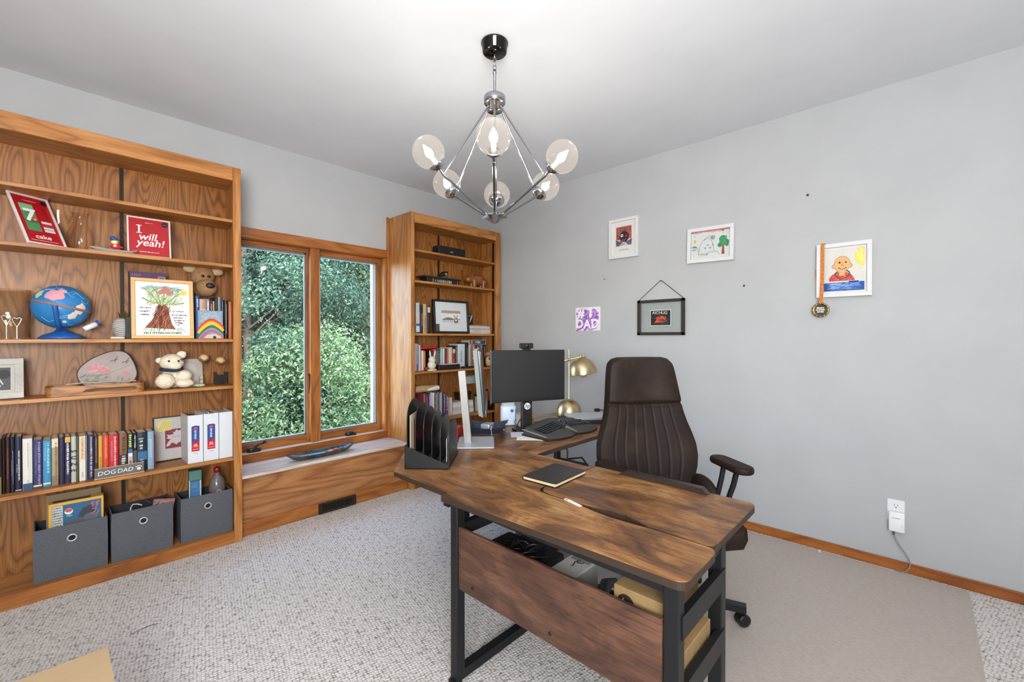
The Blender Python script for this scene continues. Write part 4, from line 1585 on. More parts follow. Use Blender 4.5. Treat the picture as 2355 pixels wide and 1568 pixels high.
for k in range(26):
    z = .56 + k * .0145
    h = hw(z)
    p0 = Vector(back_pt(-1, z, 1)) + Vector((-.003, .016, 0))
    m.bar(p0, p0 + Vector((.001, .012, .006)), .0022, P('#8a5a3c', .7))
m.obj('stitching', cr)
m = MB()


def seat_pt(s, t, up):
    # s across, t from front (0) to back (1)
    x = (s - .5) * 2
    wx = .228 - .02 * (1 - t)
    y = -.225 + t * .455
    z = .47 + .035 * abs(x) ** 3 - .03 * max(0, .25 - t) / .25 if up else .385
    return (x * wx * (1 if up else .93), y, z)


A_ = [seat_pt(i / 24, j / 16, 1) for j in range(17) for i in range(25)]
B_ = [seat_pt(i / 24, j / 16, 0) for j in range(17) for i in range(25)]
q4 = lambda rev: [((j * 25 + i, j * 25 + i + 1, (j + 1) * 25 + i + 1, (j + 1) * 25 + i) if not rev else ((j + 1) * 25 + i, (j + 1) * 25 + i + 1, j * 25 + i + 1, j * 25 + i)) for j in range(16) for i in range(24)]
m.add(A_, q4(False), LEATHER, True)
m.add(B_, q4(True), LEATHER, True)
rm = [i for i in range(25)] + [j * 25 + 24 for j in range(1, 17)] + [16 * 25 + i for i in range(23, -1, -1)] + [j * 25 for j in range(15, 0, -1)]
L2 = len(rm)
mm = [((A_[e_][0] + B_[e_][0]) / 2 * 1.03, (A_[e_][1] + B_[e_][1]) / 2 * 1.04, .43) for e_ in rm]
rg = [A_[e_] for e_ in rm] + mm + [B_[e_] for e_ in rm]
m.add(rg, [(i, L2 + i, L2 + (i + 1) % L2, (i + 1) % L2) for i in range(L2)] + [(L2 + i, 2 * L2 + i, 2 * L2 + (i + 1) % L2, L2 + (i + 1) % L2) for i in range(L2)], LEATHER, True)
m.obj('seat', cr)
for sx in (-1, 1):
    # padded side wing where the back meets the seat
    m = MB()
    m.ball((sx * .235, .14, .51), (.04, .12, .085), LEATHER)
    m.obj('side_wing', cr)
    m = MB()
    m.tube([(sx * .245, .06, .44), (sx * .28, .055, .60), (sx * .29, .05, .672)], .012, BLACK_STEEL, 12)
    m.tube([(sx * .245, .0, .43), (sx * .28, -.035, .60), (sx * .29, -.045, .672)], .012, BLACK_STEEL, 12)
    m.obj('arm_post', cr)
    m = MB()
    m.prism([(.043 * cos(R(a)), .085 + .043 * sin(R(a))) for a in range(0, 181, 15)] + [(.046 * cos(R(a)), -.085 + .046 * sin(R(a))) for a in range(180, 361, 15)], .0, .036, LEATHER, T(sx * .29, .0, .672), .013, 3)
    m.obj('armrest', cr)
m = MB()
m.lathe([(0, .09), (.03, .09), (.03, .22), (.022, .23), (.022, .385), (0, .385)], BLACK_STEEL, 20)
m.box(-.12, .12, -.1, .1, .365, .388, BLACK_STEEL, .006)
m.obj('gas_lift', cr)
for k in range(5):
    a = 72 * k + 20
    m = MB()
    m.prism([(-.028, 0), (.028, 0), (.018, .30), (-.018, .30)], .065, .095, BLACK_STEEL, RZ(a))
    lg = m.obj('base_leg', cr)
    px_, py_ = -sin(R(a)) * .285, cos(R(a)) * .285
    m = MB()
    m.lathe([(0, -.022), (.024, -.022), (.028, -.016), (.028, -.004), (.024, 0), (.024, .004), (.028, .008), (.028, .018), (.024, .022), (0, .022)], P('#121213', .35), 20, T(px_, py_, .029) @ RZ(a + 35) @ RY(90))
    m.lathe([(.008, .03), (.008, .066)], BLACK_STEEL, 10, T(px_, py_, 0))
    m.obj('caster', lg)
# ================================================================ left bookcase: what stands on its shelves
SH1, SH2, SH3, SH4, SH5, SH0 = 2.0628, 1.7758, 1.3028, 1.0058, .5448, .0738
RED = P('#b3101c', .5)


def poster_round(m, w_, h_, d, M):
    m.rect(-w_ / 2, w_ / 2, -h_ / 2, h_ / 2, P('#a80f1c', .45), d, M)
    LT = P('#f0dcd8', .6)
    m.text('I', h_ * .30, LT, (-w_ * .25, h_ * .21), d + .0004, M, 0, .0, .012)
    for v in (.105, .305):
        m.rect(-w_ * .32, -w_ * .18, h_ * v, h_ * (v + .018), LT, d + .0005, M)
    m.text('will', h_ * .27, LT, (-w_ * .05, h_ * .01), d + .0004, M, 0, .22, .012)
    m.text('yeah!', h_ * .27, LT, (w_ * .02, -h_ * .15), d + .0004, M, 0, .22, .012)
    m.scribble(-w_ * .25, w_ * .25, -h_ * .415, -h_ * .385, LT, d + .0004, M, False, 3)
    m.scribble(-w_ * .1, w_ * .1, h_ * .395, h_ * .41, LT, d + .0004, M, False, 5)
    m.disc((w_ * .40, h_ * .41), h_ * .07, P('#161416', .4), d + .0008, M, 20)
    m.stroke([(w_ * .34, h_ * .41), (w_ * .46, h_ * .41)], .002, P('#8a8a8a', .5), d + .001, M)


picture('poster_frame', 'red poster reading I will yeah in a thin pale frame on the second shelf', 'poster', (.422, 3.285, SH2), -1, .198, .236, .012, .008, P('#d8cfcd', .5), None, poster_round, lean=10, bottom=True)


def poster_cake(m, w_, h_, d, M):
    m.rect(-w_ / 2, w_ / 2, -h_ / 2, h_ / 2, P('#a80f1c', .45), d, M)
    LT = P('#efdcd8', .6)
    m.rect(-w_ * .36, w_ * .02, -h_ * .24, h_ * .33, P('#4a8a58', .6), d + .0003, M)
    m.rect(-w_ * .36, w_ * .02, h_ * .17, h_ * .33, P('#7ab488', .6), d + .0005, M)
    m.rect(-w_ * .36, w_ * .02, -h_ * .06, h_ * .0, P('#2e6a40', .6), d + .0005, M)
    m.text('7', h_ * .36, P('#e8ece8', .6), (-w_ * .18, h_ * .08), d + .0008, M, 0, .1, .03)
    m.disc((-w_ * .07, h_ * .02), h_ * .045, P('#c8483c', .6), d + .001, M)
    m.disc((-w_ * .06, h_ * .01), h_ * .02, P('#e8b088', .6), d + .0012, M)
    for v in (-.05, -.11, -.17, -.23):
        m.rect(w_ * .10, w_ * .40, h_ * v, h_ * (v + .05), P('#d2ccd0' if v != -.11 else '#b0303a', .6), d + .0004, M)
    m.text('cake', h_ * .12, LT, (-w_ * .02, -h_ * .36), d + .0006, M, 0, 0, .02, 1.1)
    m.rect(-w_ * .4, w_ * .36, -h_ * .445, -h_ * .437, LT, d + .0006, M)
    m.scribble(-w_ * .2, w_ * .2, h_ * .40, h_ * .415, LT, d + .0004, M, False, 8)
    m.disc((w_ * .40, h_ * .42), h_ * .05, P('#161416', .4), d + .001, M, 20)


picture('poster_frame', 'red poster with green panel and white 7 leaning left on the second shelf', 'poster', (.012, 3.262, SH2), 32.6, .166, .296, .012, .009, P('#d8cfcd', .5), None, poster_cake, lean=27, bottom=True)

VG = thin_glass('vase_glass', '#fbf8f2', .30)
m = MB()
m.lathe([(0, 0), (.045, .0), (.05, .006), (.058, .05), (.055, .09), (.036, .14), (.026, .165), (.032, .20), (.046, .222)], VG, 36)
m.lathe([(.0445, .222), (.047, .224), (.046, .2225)], VG, 36)
solo('glass_vase', m, 'clear glass vase with rounded belly and flared neck beside the red posters', 'vase', (.137, 3.36, SH2))
m = MB()
m.lathe([(0, 0), (.05, 0), (.055, .004), (.066, .18), (.07, .205)], VG, 36)
m.lathe([(.0695, .203), (.0712, .206), (.0700, .2075)], VG, 36)
solo('glass_bowl', m, 'wide clear glass tumbler behind the slanted red poster', 'glass', (.06, 3.385, SH2), 0)
fs_ = MB()
GREYF = P('#97867e', .5)
fs_.tube([(-.095, 0, .020), (-.07, 0, .016), (-.02, 0, .0105), (.03, 0, .0105), (.07, 0, .012), (.10, 0, .024)], [.003, .011, .010, .009, .007, .003], GREYF, 14)
fs_.box(-.10, .09, -.02, .02, 0, .003, GREYF)
solo('carved_fish', fs_, 'long grey fish-shaped tray on the second shelf edge', 'figurine', (.262, 3.236, SH2), 0)
dk = thing('toy_duck', 'tiny toy bird with blue hat and red body standing on the grey fish tray', 'toy', (.270, 3.236, SH2 + .0203), 0)
m = MB()
m.ball((0, 0, .014), (.022, .014, .014), P('#c4241e', .4))
m.tube([(.01, 0, .016), (.03, 0, .010)], [.01, .004], P('#c4241e', .4), 10)
m.disc((-.004, .016), .006, P('#e8dcc0', .5), .0142)
m.obj('body', dk)
m = MB()
m.ball((-.003, 0, .037), (.016, .013, .013), P('#e6d294', .4))
m.ball((.008, -.006, .036), (.009, .006, .004), P('#7a5a2a', .4))
m.obj('head', dk)
m = MB()
m.ball((-.004, 0, .052), (.020, .014, .009), P('#274a8a', .4))
m.ball((-.012, 0, .060), (.012, .011, .010), P('#274a8a', .4))
m.obj('hat', dk)

# ---- shelf with the globe
m = MB()
m.lathe([(0, 0), (.075, 0), (.078, .004), (.080, .25), (.077, .25), (.075, .008), (0, .008)], VG, 40)
solo('glass_cylinder', m, 'tall clear glass cylinder vase at the left end of the globe shelf', 'vase', (-.125, 3.37, SH3))
WIRE = P('#cfc6bf', .3, .5)
for x, hh, k, lab in ((-.128, .115, 0, 'wire heart photo holder with a little white figure, left of the globe'), (-.094, .105, 1, 'plain wire heart photo holder nearest the globe')):
    m = MB()
    m.tube([(0, 0, .002), (.0, 0, hh - .045)], .0035, WIRE, 8)
    ht = [(.0, 0, hh - .045), (-.012, 0, hh - .02), (-.016, 0, hh - .004), (-.008, 0, hh + .002), (0, 0, hh - .004), (.008, 0, hh + .002), (.016, 0, hh - .004), (.012, 0, hh - .02)]
    m.tube(ht, .0028, WIRE, 8, True)
    m.lathe([(0, 0), (.014, 0), (.014, .002), (0, .003)], WIRE, 16)
    if k == 0:
        wf = P('#e8e4e2', .5)
        m.ball((.007, -.006, hh - .004), (.008, .007, .011), wf)
        m.ball((.004, -.006, hh + .012), (.008, .007, .007), wf)
    solo('photo_holder', m, lab, 'photo holder', (x, 3.30, SH3))

gl = thing('globe', 'blue world globe tilted on a blue plastic base', 'globe', (.062, 3.335, SH3), 0)
OC = textured('globe_ocean', [(.3, '#1f6aa8'), (.55, '#2f86c4'), (.75, '#4a9ed4')], 5, .35, 0)
GC = Vector((0, 0, .170))
GR = .113
tilt = Matrix.Rotation(R(14), 4, 'Y')
MGL = Matrix.Translation(GC) @ tilt
m = MB()
m.ball((0, 0, 0), GR, OC, MGL, 72, 48)


def cap_patch(lon, lat, r_, col, seed, squash=1.0):
    rnd = random.Random(seed)
    c = Vector((cos(R(lat)) * cos(R(lon)), cos(R(lat)) * sin(R(lon)), sin(R(lat))))
    a = c.orthogonal().normalized()
    a = (Vector((0, 0, 1)) - c * c.z).normalized()
    b = c.cross(a)
    n, kk = 28, 6
    rad = [r_ * (.84 + .10 * sin(2 * t_ + seed) + .08 * sin(5 * t_ + 2 * seed) + rnd.uniform(-.05, .05)) for t_ in [2 * pi * i / n for i in range(n)]]
    vs = [c * (GR + .0006)]
    for q in range(1, kk + 1):
        for i in range(n):
            t, rr = 2 * pi * i / n, rad[i] * q / kk
            vs.append((c + a * (rr * sin(t)) + b * (rr * squash * cos(t))).normalized() * (GR + .0006))
    fs = [(0, 1 + i, 1 + (i + 1) % n) for i in range(n)]
    for q in range(kk - 1):
        fs += [(1 + q * n + i, 1 + (q + 1) * n + i, 1 + (q + 1) * n + (i + 1) % n, 1 + q * n + (i + 1) % n) for i in range(n)]
    m.add(vs, fs, col, True, MGL)


cap_patch(-112, 26, .40, P('#d89aa4', .4), 2, .9)
cap_patch(-100, 44, .16, P('#d8a4a8', .4), 7)
cap_patch(-52, 2, .34, P('#e0ccc0', .4), 3, .7)
cap_patch(-62, -20, .2, P('#dcc8b8', .4), 4)
cap_patch(-150, 20, .22, P('#bcd0a4', .4), 5)
cap_patch(-70, -42, .09, P('#d8d8d8', .4), 6)
cap_patch(-88, -34, .06, P('#dcdcd0', .4), 8)
LN = P('#bcd8e4', .4)
rnd = random.Random(9)
for k in range(11):
    lo, la = rnd.uniform(-160, -40), rnd.uniform(22, 60) if k < 7 else rnd.uniform(-50, -20)
    pts = []
    for i in range(7):
        l, q = lo + i * 6, la + 6 * sin(i * .9 + k)
        pts.append(Vector((cos(R(q)) * cos(R(l)), cos(R(q)) * sin(R(l)), sin(R(q)))) * (GR + .0004))
    m.tube(pts, .0007, LN, 5, M=MGL)
m.obj('globe_ball', gl)
m = MB()
m.lathe([(GR + .0005, -.007), (GR + .003, -.006), (GR + .003, .006), (GR + .0005, .007)], P('#8a6e6a', .5), 48, MGL)
m.obj('equator_band', gl)
BLU = P('#1f58a0', .35)
m = MB()
m.lathe([(0, 0), (.086, 0), (.088, .006), (.07, .022), (.03, .038), (.02, .05), (0, .05)], BLU, 36)
m.obj('base', gl)
m = MB()
arcp = [(-.006 + .0, -.0 - (GR + .012) * cos(R(t)), .170 - (GR + .012) * sin(R(t))) for t in range(0, 91, 9)]
m.tube([(x - .02 * (1 - i / 10), y, z) for i, (x, y, z) in enumerate(arcp)], .010, BLU, 10)
m.obj('meridian_arm', gl)
pn = thing('speaking_pen', 'white wand with a blue end resting across the globe base', 'pen', (.145, 3.30, SH3 + .052), 0)
q = Vector((.07, .012, .042)).to_track_quat('Z', 'Y').to_matrix().to_4x4()
MB().lathe([(0, 0), (.012, .0), (.014, .01), (.015, .06), (0, .06)], P('#dfe2e4', .35), 20, q).obj('barrel', pn)
MB().lathe([(.0152, .058), (.0155, .068), (.0158, .072), (0, .072)], P('#274a94', .35), 20, q).obj('end_cap', pn)

vs_ = thing('vase', 'small grey ribbed vase holding a tuft of dry green leaves', 'vase', (.305, 3.36, SH3), 0)
m = MB()
prof = [(0, 0), (.028, 0), (.03, .01), (.042, .045), (.044, .075), (.036, .105), (.026, .118), (.024, .116), (.0, .1)]
m.lathe(prof, P('#b5afa9', .55), 30)
for k in range(9):
    for s in (-1, 1):
        m.tube([(.044 * sin(R(s * a)) * (.82 + .18 * sin(k * .35)), -.045 * cos(R(a)) * (.82 + .18 * sin(k * .35)), .018 + k * .0105 - .010 * (a / 50)) for a in range(0, 75, 12)], .0015, P('#8f8983', .6), 5)
m.obj('vessel', vs_)
m = MB()
rnd = random.Random(5)
for k in range(16):
    a, l, o_ = rnd.uniform(0, 2 * pi), rnd.uniform(.03, .07), rnd.uniform(.2, .6)
    d = Vector((cos(a) * o_, sin(a) * o_, 1)).normalized()
    s = d.orthogonal() * .005
    p = Vector((0, 0, .105))
    m.add([p - s * .4, p + d * l * .5 - s, p + d * l, p + d * l * .5 + s], [(0, 1, 2, 3)], P('#6a5c34' if k % 2 else '#4a4a2c', .8))
m.obj('leaf_tuft', vs_)
solo('black_box', MB().box(-.02, .02, -.06, .06, 0, .125, P('#151517', .5)), 'narrow black box between the grey vase and the tree drawing', 'box', (.335, 3.37, SH3))
solo('white_dish', MB().box(-.03, .03, -.025, .025, 0, .012, P('#cdc8c2', .5), .003), 'small white slab in front of the grey ribbed vase', 'dish', (.278, 3.285, SH3))


def art_tree(m, w_, h_, d, M):
    m.rect(-w_ / 2, w_ / 2, -h_ / 2, h_ / 2, P('#e6e3e0', .8), d, M)
    e = d + .0003
    a, b = w_ * .40, h_ * .42
    hatch(m, lambda r: (r.uniform(-a + .02, a - .02), r.uniform(b - .016, b)), 34, P('#7aa4c4', .8), e, M, .004, 1, 3, .05)
    m.flat([(-.085, -b + .02), (-.048, -.06), (-.03, -.004), (-.022, .03), (.018, .03), (.026, -.02), (.04, -.09), (.058, -b + .012)], P('#8a4a34', .8), e, M)
    hatch(m, lambda r: (r.uniform(-.045, .03), r.uniform(-b + .02, .015)), 60, P('#4c2a20', .8), e + .0004, M, .0026, 2, 66, .04)
    hatch(m, lambda r: (r.uniform(-.05, .035), r.uniform(-b + .02, .015)), 30, P('#c07a5a', .8), e + .0008, M, .002, 3, 66, .03)
    BR = P('#8c8464', .8)
    GRN = P('#9cb07c', .8)
    for p in (((-.02, .03), (-.05, .08), (-.088, .12)), ((-.012, .03), (-.03, .1), (-.052, .135)), ((0, .03), (.005, .09), (.03, .135)), ((.014, .03), (.05, .07), (.095, .11)), ((.016, .03), (.06, .03), (.10, .04)), ((-.018, .03), (-.06, .04), (-.095, .062))):
        m.stroke(list(p), .009, GRN, e + .0004, M)
        m.stroke(list(p), .003, BR, e + .0008, M)
    hatch(m, lambda r: (r.uniform(-.075, .085), r.uniform(.02, .125)), 120, P('#a8bc88', .8), e + .0012, M, .0032, 4, 40, .03)
    hatch(m, lambda r: (r.uniform(-.065, .075), r.uniform(.03, .12)), 60, P('#7c8e5a', .8), e + .0018, M, .0022, 5, 60, .03)
    for (u, v, r_) in ((.0, .105, .014), (.018, .115, .012), (.024, .096, .013), (-.012, .098, .012), (.008, .125, .012), (.04, .1, .01)):
        m.disc((u, v), r_, P('#b87468', .8), e + .0022 + u * .001, M, 9)
    m.disc((.10, .10), .016, P('#e4c050', .8), e + .0008, M)
    hatch(m, lambda r: (.10 + r.uniform(-.02, .02), .10 + r.uniform(-.02, .02)), 14, P('#ecd684', .8), e + .001, M, .002, 7, 30, .02)
    K = P('#3a363a', .8)
    for v, u0, u1, s_ in ((.004, -.105, -.056, 11), (-.016, -.105, -.058, 12), (-.036, -.105, -.062, 13)):
        m.scribble(u0, u1, v - .005, v + .005, K, e + .0003, M, False, s_)
    for v, u0, u1, s_ in ((-.012, .04, .10, 14), (-.034, .04, .11, 15), (-.05, .045, .10, 16), (-.066, .05, .10, 17), (-.08, .052, .09, 18)):
        m.scribble(u0, u1, v - .005, v + .004, K, e + .0003, M, False, s_)
    m.stroke([(.072, -.075), (.084, -.086), (.092, -.082)], .006, P('#b84a44', .8), e + .0004, M)
    m.stroke([(.066, -.098), (.074, -.088)], .004, P('#3a4a8c', .8), e + .0004, M)
    hatch(m, lambda r: (r.uniform(-a, a), r.uniform(-b - .004, -b + .02)), 60, P('#88ac84', .8), e + .0022, M, .0022, 8, 80, .014)
    m.scribble(-.09, .09, -b - .016, -b - .004, P('#3c7048', .8), e + .0026, M, False, 19)


picture('picture_frame', 'pale wood frame with a child drawing of a big brown tree, on the globe shelf', 'picture', (.478, 3.25, SH3), -2, .288, .35, .022, .018, P('#d2a468', .5), .0, art_tree, lean=5.6, bottom=True)
gb = MB()
gb.box(-.085, .085, -.03, .03, 0, .395, P('#33183c', .5))
e = .0303
gb.box(-.085, .085, -.0302, -.03, .31, .395, P('#46204e', .5))
gb.rect(.045, .078, .345, .375, P('#9a8fa8', .6), e).rect(.05, .073, .35, .37, P('#5a4a6a', .6), e + .0003)
gb.scribble(-.075, -.035, .372, .380, P('#8a7a96', .6), e, None, False, 2)
gb.stroke(arc(-.045, .335, .011, 20, 170, 8), .003, P('#c8bcd0', .6), e)
gb.scribble(.03, .055, .332, .342, P('#c8bcd0', .6), e, None, False, 6)
solo('board_game', gb, 'dark purple game box standing behind the tree drawing', 'game box', (.425, 3.395, SH3), 0)


def book(label, x0, x1, hgt, cov, zsh, ysp=3.27, depth=.15, txt=None, marks=(), group=None, name='book', page='#d8ccb8', lean_=0.0):
    """An upright book on a shelf; spine faces the room. marks: (v0, v1, colour) bands over the spine, as shares of the height."""
    w_ = x1 - x0 - .0012
    b = thing(name, label, 'book', ((x0 + x1) / 2, ysp, zsh), 0, group)
    if lean_:
        b.rotation_euler[1] = R(lean_)
    cm = P(cov, .45)
    m = MB()
    n = 6
    # gently rounded spine
    sp = [(-w_ / 2 + w_ * i / n, .004 - .004 * sin(pi * i / n)) for i in range(n + 1)]
    poly = sp + [(w_ / 2, depth), (w_ / 2 - .0022, depth), (w_ / 2 - .0022, .010), (-w_ / 2 + .0022, .010), (-w_ / 2 + .0022, depth), (-w_ / 2, depth)]
    m.prism(poly, 0, hgt, cm)
    e = .0003
    for k, (a, c, col) in enumerate(marks):
        m.rect(-w_ * .47, w_ * .47, a * hgt, c * hgt, P(col, .5), e + k * .0001)
    if txt:
        for k, t in enumerate(txt):
            col, u, wd_, v0, v1, sd = t
            m.scribble((u - wd_ / 2) * w_, (u + wd_ / 2) * w_, v0 * hgt, v1 * hgt, P(col, .5), e + .0009 + k * .0001, None, True, sd)
    m.obj('cover', b)
    if w_ > .006:
        MB().box(-w_ / 2 + .0024, w_ / 2 - .0024, .011, depth - .004, .003, hgt - .004, P(page, .85)).obj('page_block', b)
    return b


# ---- books beside the tree drawing
GB = 'books behind the rainbow painting'
Bt = 'standing behind the rainbow painting'
book('tall navy book beside the right edge of the tree drawing', .622, .642, .265, '#1c2436', SH3, 3.30, .14, [('#5a6a84', 0, .5, .2, .4, 3)], group=GB)
book('tall bright blue book ' + Bt, .643, .664, .268, '#20488c', SH3, 3.30, .14, [('#c8d0e0', 0, .55, .72, .92, 4)], group=GB)
book('pinkish beige book ' + Bt, .665, .702, .25, '#b08a78', SH3, 3.31, .14, None, ((.5, .75, '#c8a890'),), group=GB)
book('grey-lilac book with pale lettering ' + Bt, .703, .720, .25, '#8c88a0', SH3, 3.31, .14, [('#e0dce8', 0, .6, .5, .95, 5)], group=GB)
book('maroon book with white lettering ' + Bt, .721, .735, .244, '#4a1c26', SH3, 3.31, .14, [('#d8c8c8', 0, .5, .5, .9, 6)], group=GB)
book('tan spined book ' + Bt, .736, .748, .24, '#b08a5c', SH3, 3.31, .14, group=GB)
book('dark green book ' + Bt, .749, .763, .268, '#1e2c24', SH3, 3.31, .14, group=GB)
book('grey book ' + Bt, .764, .782, .268, '#7c8684', SH3, 3.31, .14, group=GB)
book('navy book with lilac lettering right of the rainbow painting', .783, .797, .25, '#242a4c', SH3, 3.31, .14, [('#a4a8cc', 0, .5, .5, .95, 9)], group=GB)
book('black book with thin white title right of the rainbow painting', .798, .818, .248, '#141216', SH3, 3.30, .14, [('#c8c0b8', 0, .22, .1, .9, 10)], group=GB)
book('rust orange book at the right end of the globe shelf', .819, .840, .24, '#a4542a', SH3, 3.29, .14, [('#e0a47c', 0, .25, .3, .9, 11)], group=GB)

# ---- rainbow canvas leaning on those books
m = MB()
m.box(-.066, .066, -.012, 0, 0, .176, P('#8298a8', .7))
e = .0124
hatch(m, lambda r: (r.uniform(-.05, .05), r.uniform(.10, .166)), 60, P('#a4b4c0', .8), e, None, .003, 4, 20, .03)


def bow(c, r_, wd_, col, dz):
    pts = []
    for i in range(17):
        u = -.065 + .13 * i / 16
        pts.append((u, c - abs(u - .005) ** 1.7 * r_))
    m.stroke(pts, wd_, P(col, .7), e + dz)


bow(.118, 6.0, .018, '#c8342a', .0006)
bow(.110, 6.0, .012, '#d86a28', .0009)
bow(.098, 6.0, .020, '#e4b428', .0012)
bow(.076, 6.0, .016, '#2e6a48', .0015)
bow(.064, 6.0, .010, '#7a96a4', .0018)
bow(.050, 6.0, .014, '#b45c80', .0021)
m.flat([(-.04, .001), (.055, .001), (.05, .016), (.02, .03), (-.02, .024)], P('#cdb8ac', .7), e + .0024)
m.disc((.018, .008), .009, P('#2a2426', .7), e + .0026)
solo('rainbow_painting', m, 'small canvas painted with a rainbow on a grey-blue sky', 'painting', (.716, 3.272, SH3), 0, None, 5)

# ---- soft brown toy dog sitting on the books: only its head shows over them
dg = thing('plush_dog', 'brown soft toy dog with black nose propped above the books on the globe shelf', 'soft toy', (.705, 3.352, SH3 + .2705), 0)
m = MB()
m.ball((-.005, .04, .135), (.066, .05, .072), PLUSH, None, 24, 18, .02, 1)
m.ball((.006, .0, .055), (.058, .058, .055), PLUSH, None, 24, 18, .02, 2)
m.ball((.0, .06, .05), (.06, .03, .05), PLUSH, None, 20, 14, .02, 3)
m.obj('head', dg)
for s, x in ((-1, -.075), (1, .072)):
    m = MB()
    m.ball((x, .03, .172 - (.0 if s < 0 else .006)), (.036, .018, .024), textured('plush_ear', [(.3, '#a88a64'), (.7, '#c8b08c')], 160, .95, .6, 3, dist=.004), None, 18, 12, .03, 4)
    m.obj('ear', dg)
m = MB()
m.ball((.016, -.055, .066), (.025, .014, .018), P('#141212', .5))
m.obj('nose', dg)
for x in (-.014, .018):
    m = MB()
    m.ball((x, -.012, .128), (.009, .006, .009), P('#1c1816', .2))
    m.obj('eye', dg)

# ---- shelf with the fan and the white toy dog


def art_bw(m, w_, h_, d, M):
    m.rect(-w_ / 2, w_ / 2, -h_ / 2, h_ / 2, P('#47484a', .6), d, M)
    L_, D_ = P('#c4c2be', .6), P('#242527', .6)
    e = d + .0003
    m.flat([(-w_ / 2, -h_ * .5), (-w_ / 2, h_ * .1), (-w_ * .3, h_ * .4), (w_ * .05, h_ * .45), (w_ * .2, -h_ * .3), (0, -h_ * .5)], P('#8c8a88', .6), e, M)
    m.disc((-w_ * .02, -h_ * .12), h_ * .30, L_, e + .0002, M)
    m.disc((-w_ * .03, -h_ * .10), h_ * .24, D_, e + .0004, M)
    m.stroke([(-w_ * .1, h_ * .4), (w_ * .04, h_ * .1), (w_ * .26, -h_ * .34)], .006, L_, e + .0006, M)
    m.stroke([(w_ * .08, h_ * .42), (w_ * .32, -h_ * .25)], .005, L_, e + .0006, M)
    m.disc((w_ * .34, h_ * .2), h_ * .2, D_, e + .0003, M)
    m.disc((-w_ * .25, h_ * .2), h_ * .16, D_, e + .0005, M)
    m.disc((-w_ * .1, h_ * .26), h_ * .09, P('#b0aeaa', .6), e + .0007, M)


picture('picture_frame', 'weathered grey frame with a black and white photograph at the left of the fan shelf', 'picture', (-.185, 3.305, SH4), 2, .225, .20, .02, .030, textured('grey_wash', [(.3, '#a8a49c'), (.7, '#c8c4bc')], 14, .8, .1), .014, art_bw, lean=11, bottom=True, matcol=P('#b9b4aa', .8))

fan = thing('silk_fan', 'round grey silk fan painted with pink flowers and birds, standing in the wooden tray', 'fan', (.238, 3.338, SH4 + .0225), 0, None, 8)
SK = textured('fan_silk', [(.3, '#9c8e8a'), (.7, '#b0a49e')], 6, .8, .05)
ctl = [(-.118, .075), (-.105, .12), (-.06, .165), (.0, .198), (.045, .208), (.085, .195), (.112, .15), (.128, .095), (.128, .06), (.11, .03), (.06, .008), (-.05, .005), (-.10, .03)]
out = []
k_ = len(ctl)
for i in range(k_):
    p0, p1, p2, p3 = (Vector(ctl[(i + j - 1) % k_]) for j in range(4))
    for s in range(5):
        t = s / 5
        out.append(tuple(.5 * ((2 * p1) + (p2 - p0) * t + (2 * p0 - 5 * p1 + 4 * p2 - p3) * t * t + (3 * p1 - p0 - 3 * p2 + p3) * t ** 3)))
m = MB()
m.prism(out, -.0015, .0015, SK, RX(90))
e = .0018
PK, PK2, GN = P('#c48488', .8), P('#d8a0a0', .8), P('#6c7468', .8)
for (u, v, r_) in ((-.05, .12, .018), (-.07, .112, .014), (-.03, .108, .018), (-.01, .10, .02), (.005, .088, .014), (.078, .078, .014), (.09, .07, .011)):
    m.disc((u, v), r_, PK, e + abs(u) * .002, None, 12, r_ * .8)
hatch(m, lambda r: (r.uniform(-.07, .01), r.uniform(.09, .13)), 18, PK2, e + .0006, None, .004, 31, 30, .014)
hatch(m, lambda r: (r.uniform(-.095, .02), r.uniform(.03, .075)), 34, GN, e + .0004, None, .003, 32, 25, .026)
hatch(m, lambda r: (r.uniform(.02, .1), r.uniform(.02, .06)), 16, GN, e + .0005, None, .002, 33, 55, .03)
m.stroke([(.0, .075), (.05, .10), (.1, .125)], .0016, GN, e + .0006)
for (u, v) in ((.035, .155), (.085, .145)):
    bd = P('#54484a', .8)
    m.stroke([(u - .02, v - .006), (u, v), (u + .012, v + .02)], .0035, bd, e + .0008)
    m.stroke([(u, v), (u + .014, v + .004)], .003, bd, e + .0009)
    m.stroke([(u, v), (u + .002, v - .014)], .003, bd, e + .001)
m.obj('silk_panel', fan)
m = MB()
m.tube([(u, 0, v) for u, v in out], .0026, P('#3a2a24', .5), 8, True)
m.tube([(-.10, .002, .03), (-.13, .004, .008)], [.005, .007], P('#3a2a24', .5), 8)
m.obj('rim', fan)

wt = thing('wooden_tray', 'long oak tray with slot handles in front of the silk fan', 'tray', (.196, 3.30, SH4), -2)
W1 = oak('tray_wood', 'x', '#bf8444', '#ac7236', '#8a5826', bands=12, dist=6)
m = MB()
L_, D_, hh, th_ = .195, .075, .05, .009
o_ = rrect(-L_, L_, -D_, D_, .03, 8)
i_ = rrect(-L_ + th_, L_ - th_, -D_ + th_, D_ - th_, .022, 8)
n = len(o_)
vs = [(x, y, 0) for x, y in o_] + [(x, y, hh) for x, y in o_] + [(x, y, hh) for x, y in i_] + [(x, y, .006) for x, y in i_]
fsx = []
for a in range(3):
    for i in range(n):
        fsx.append((a * n + i, a * n + (i + 1) % n, (a + 1) * n + (i + 1) % n, (a + 1) * n + i))
fsx.append(tuple(range(n))[::-1])
fsx.append(tuple(range(3 * n, 4 * n)))
m.add(vs, fsx, W1)
m.obj('tray_body', wt)
m = MB()
m.flat([(-.06, .016), (-.045, .030), (.0, .034), (.15, .034), (.165, .026), (.15, .017), (0, .016)], P('#553419', .7), D_ + .0006)
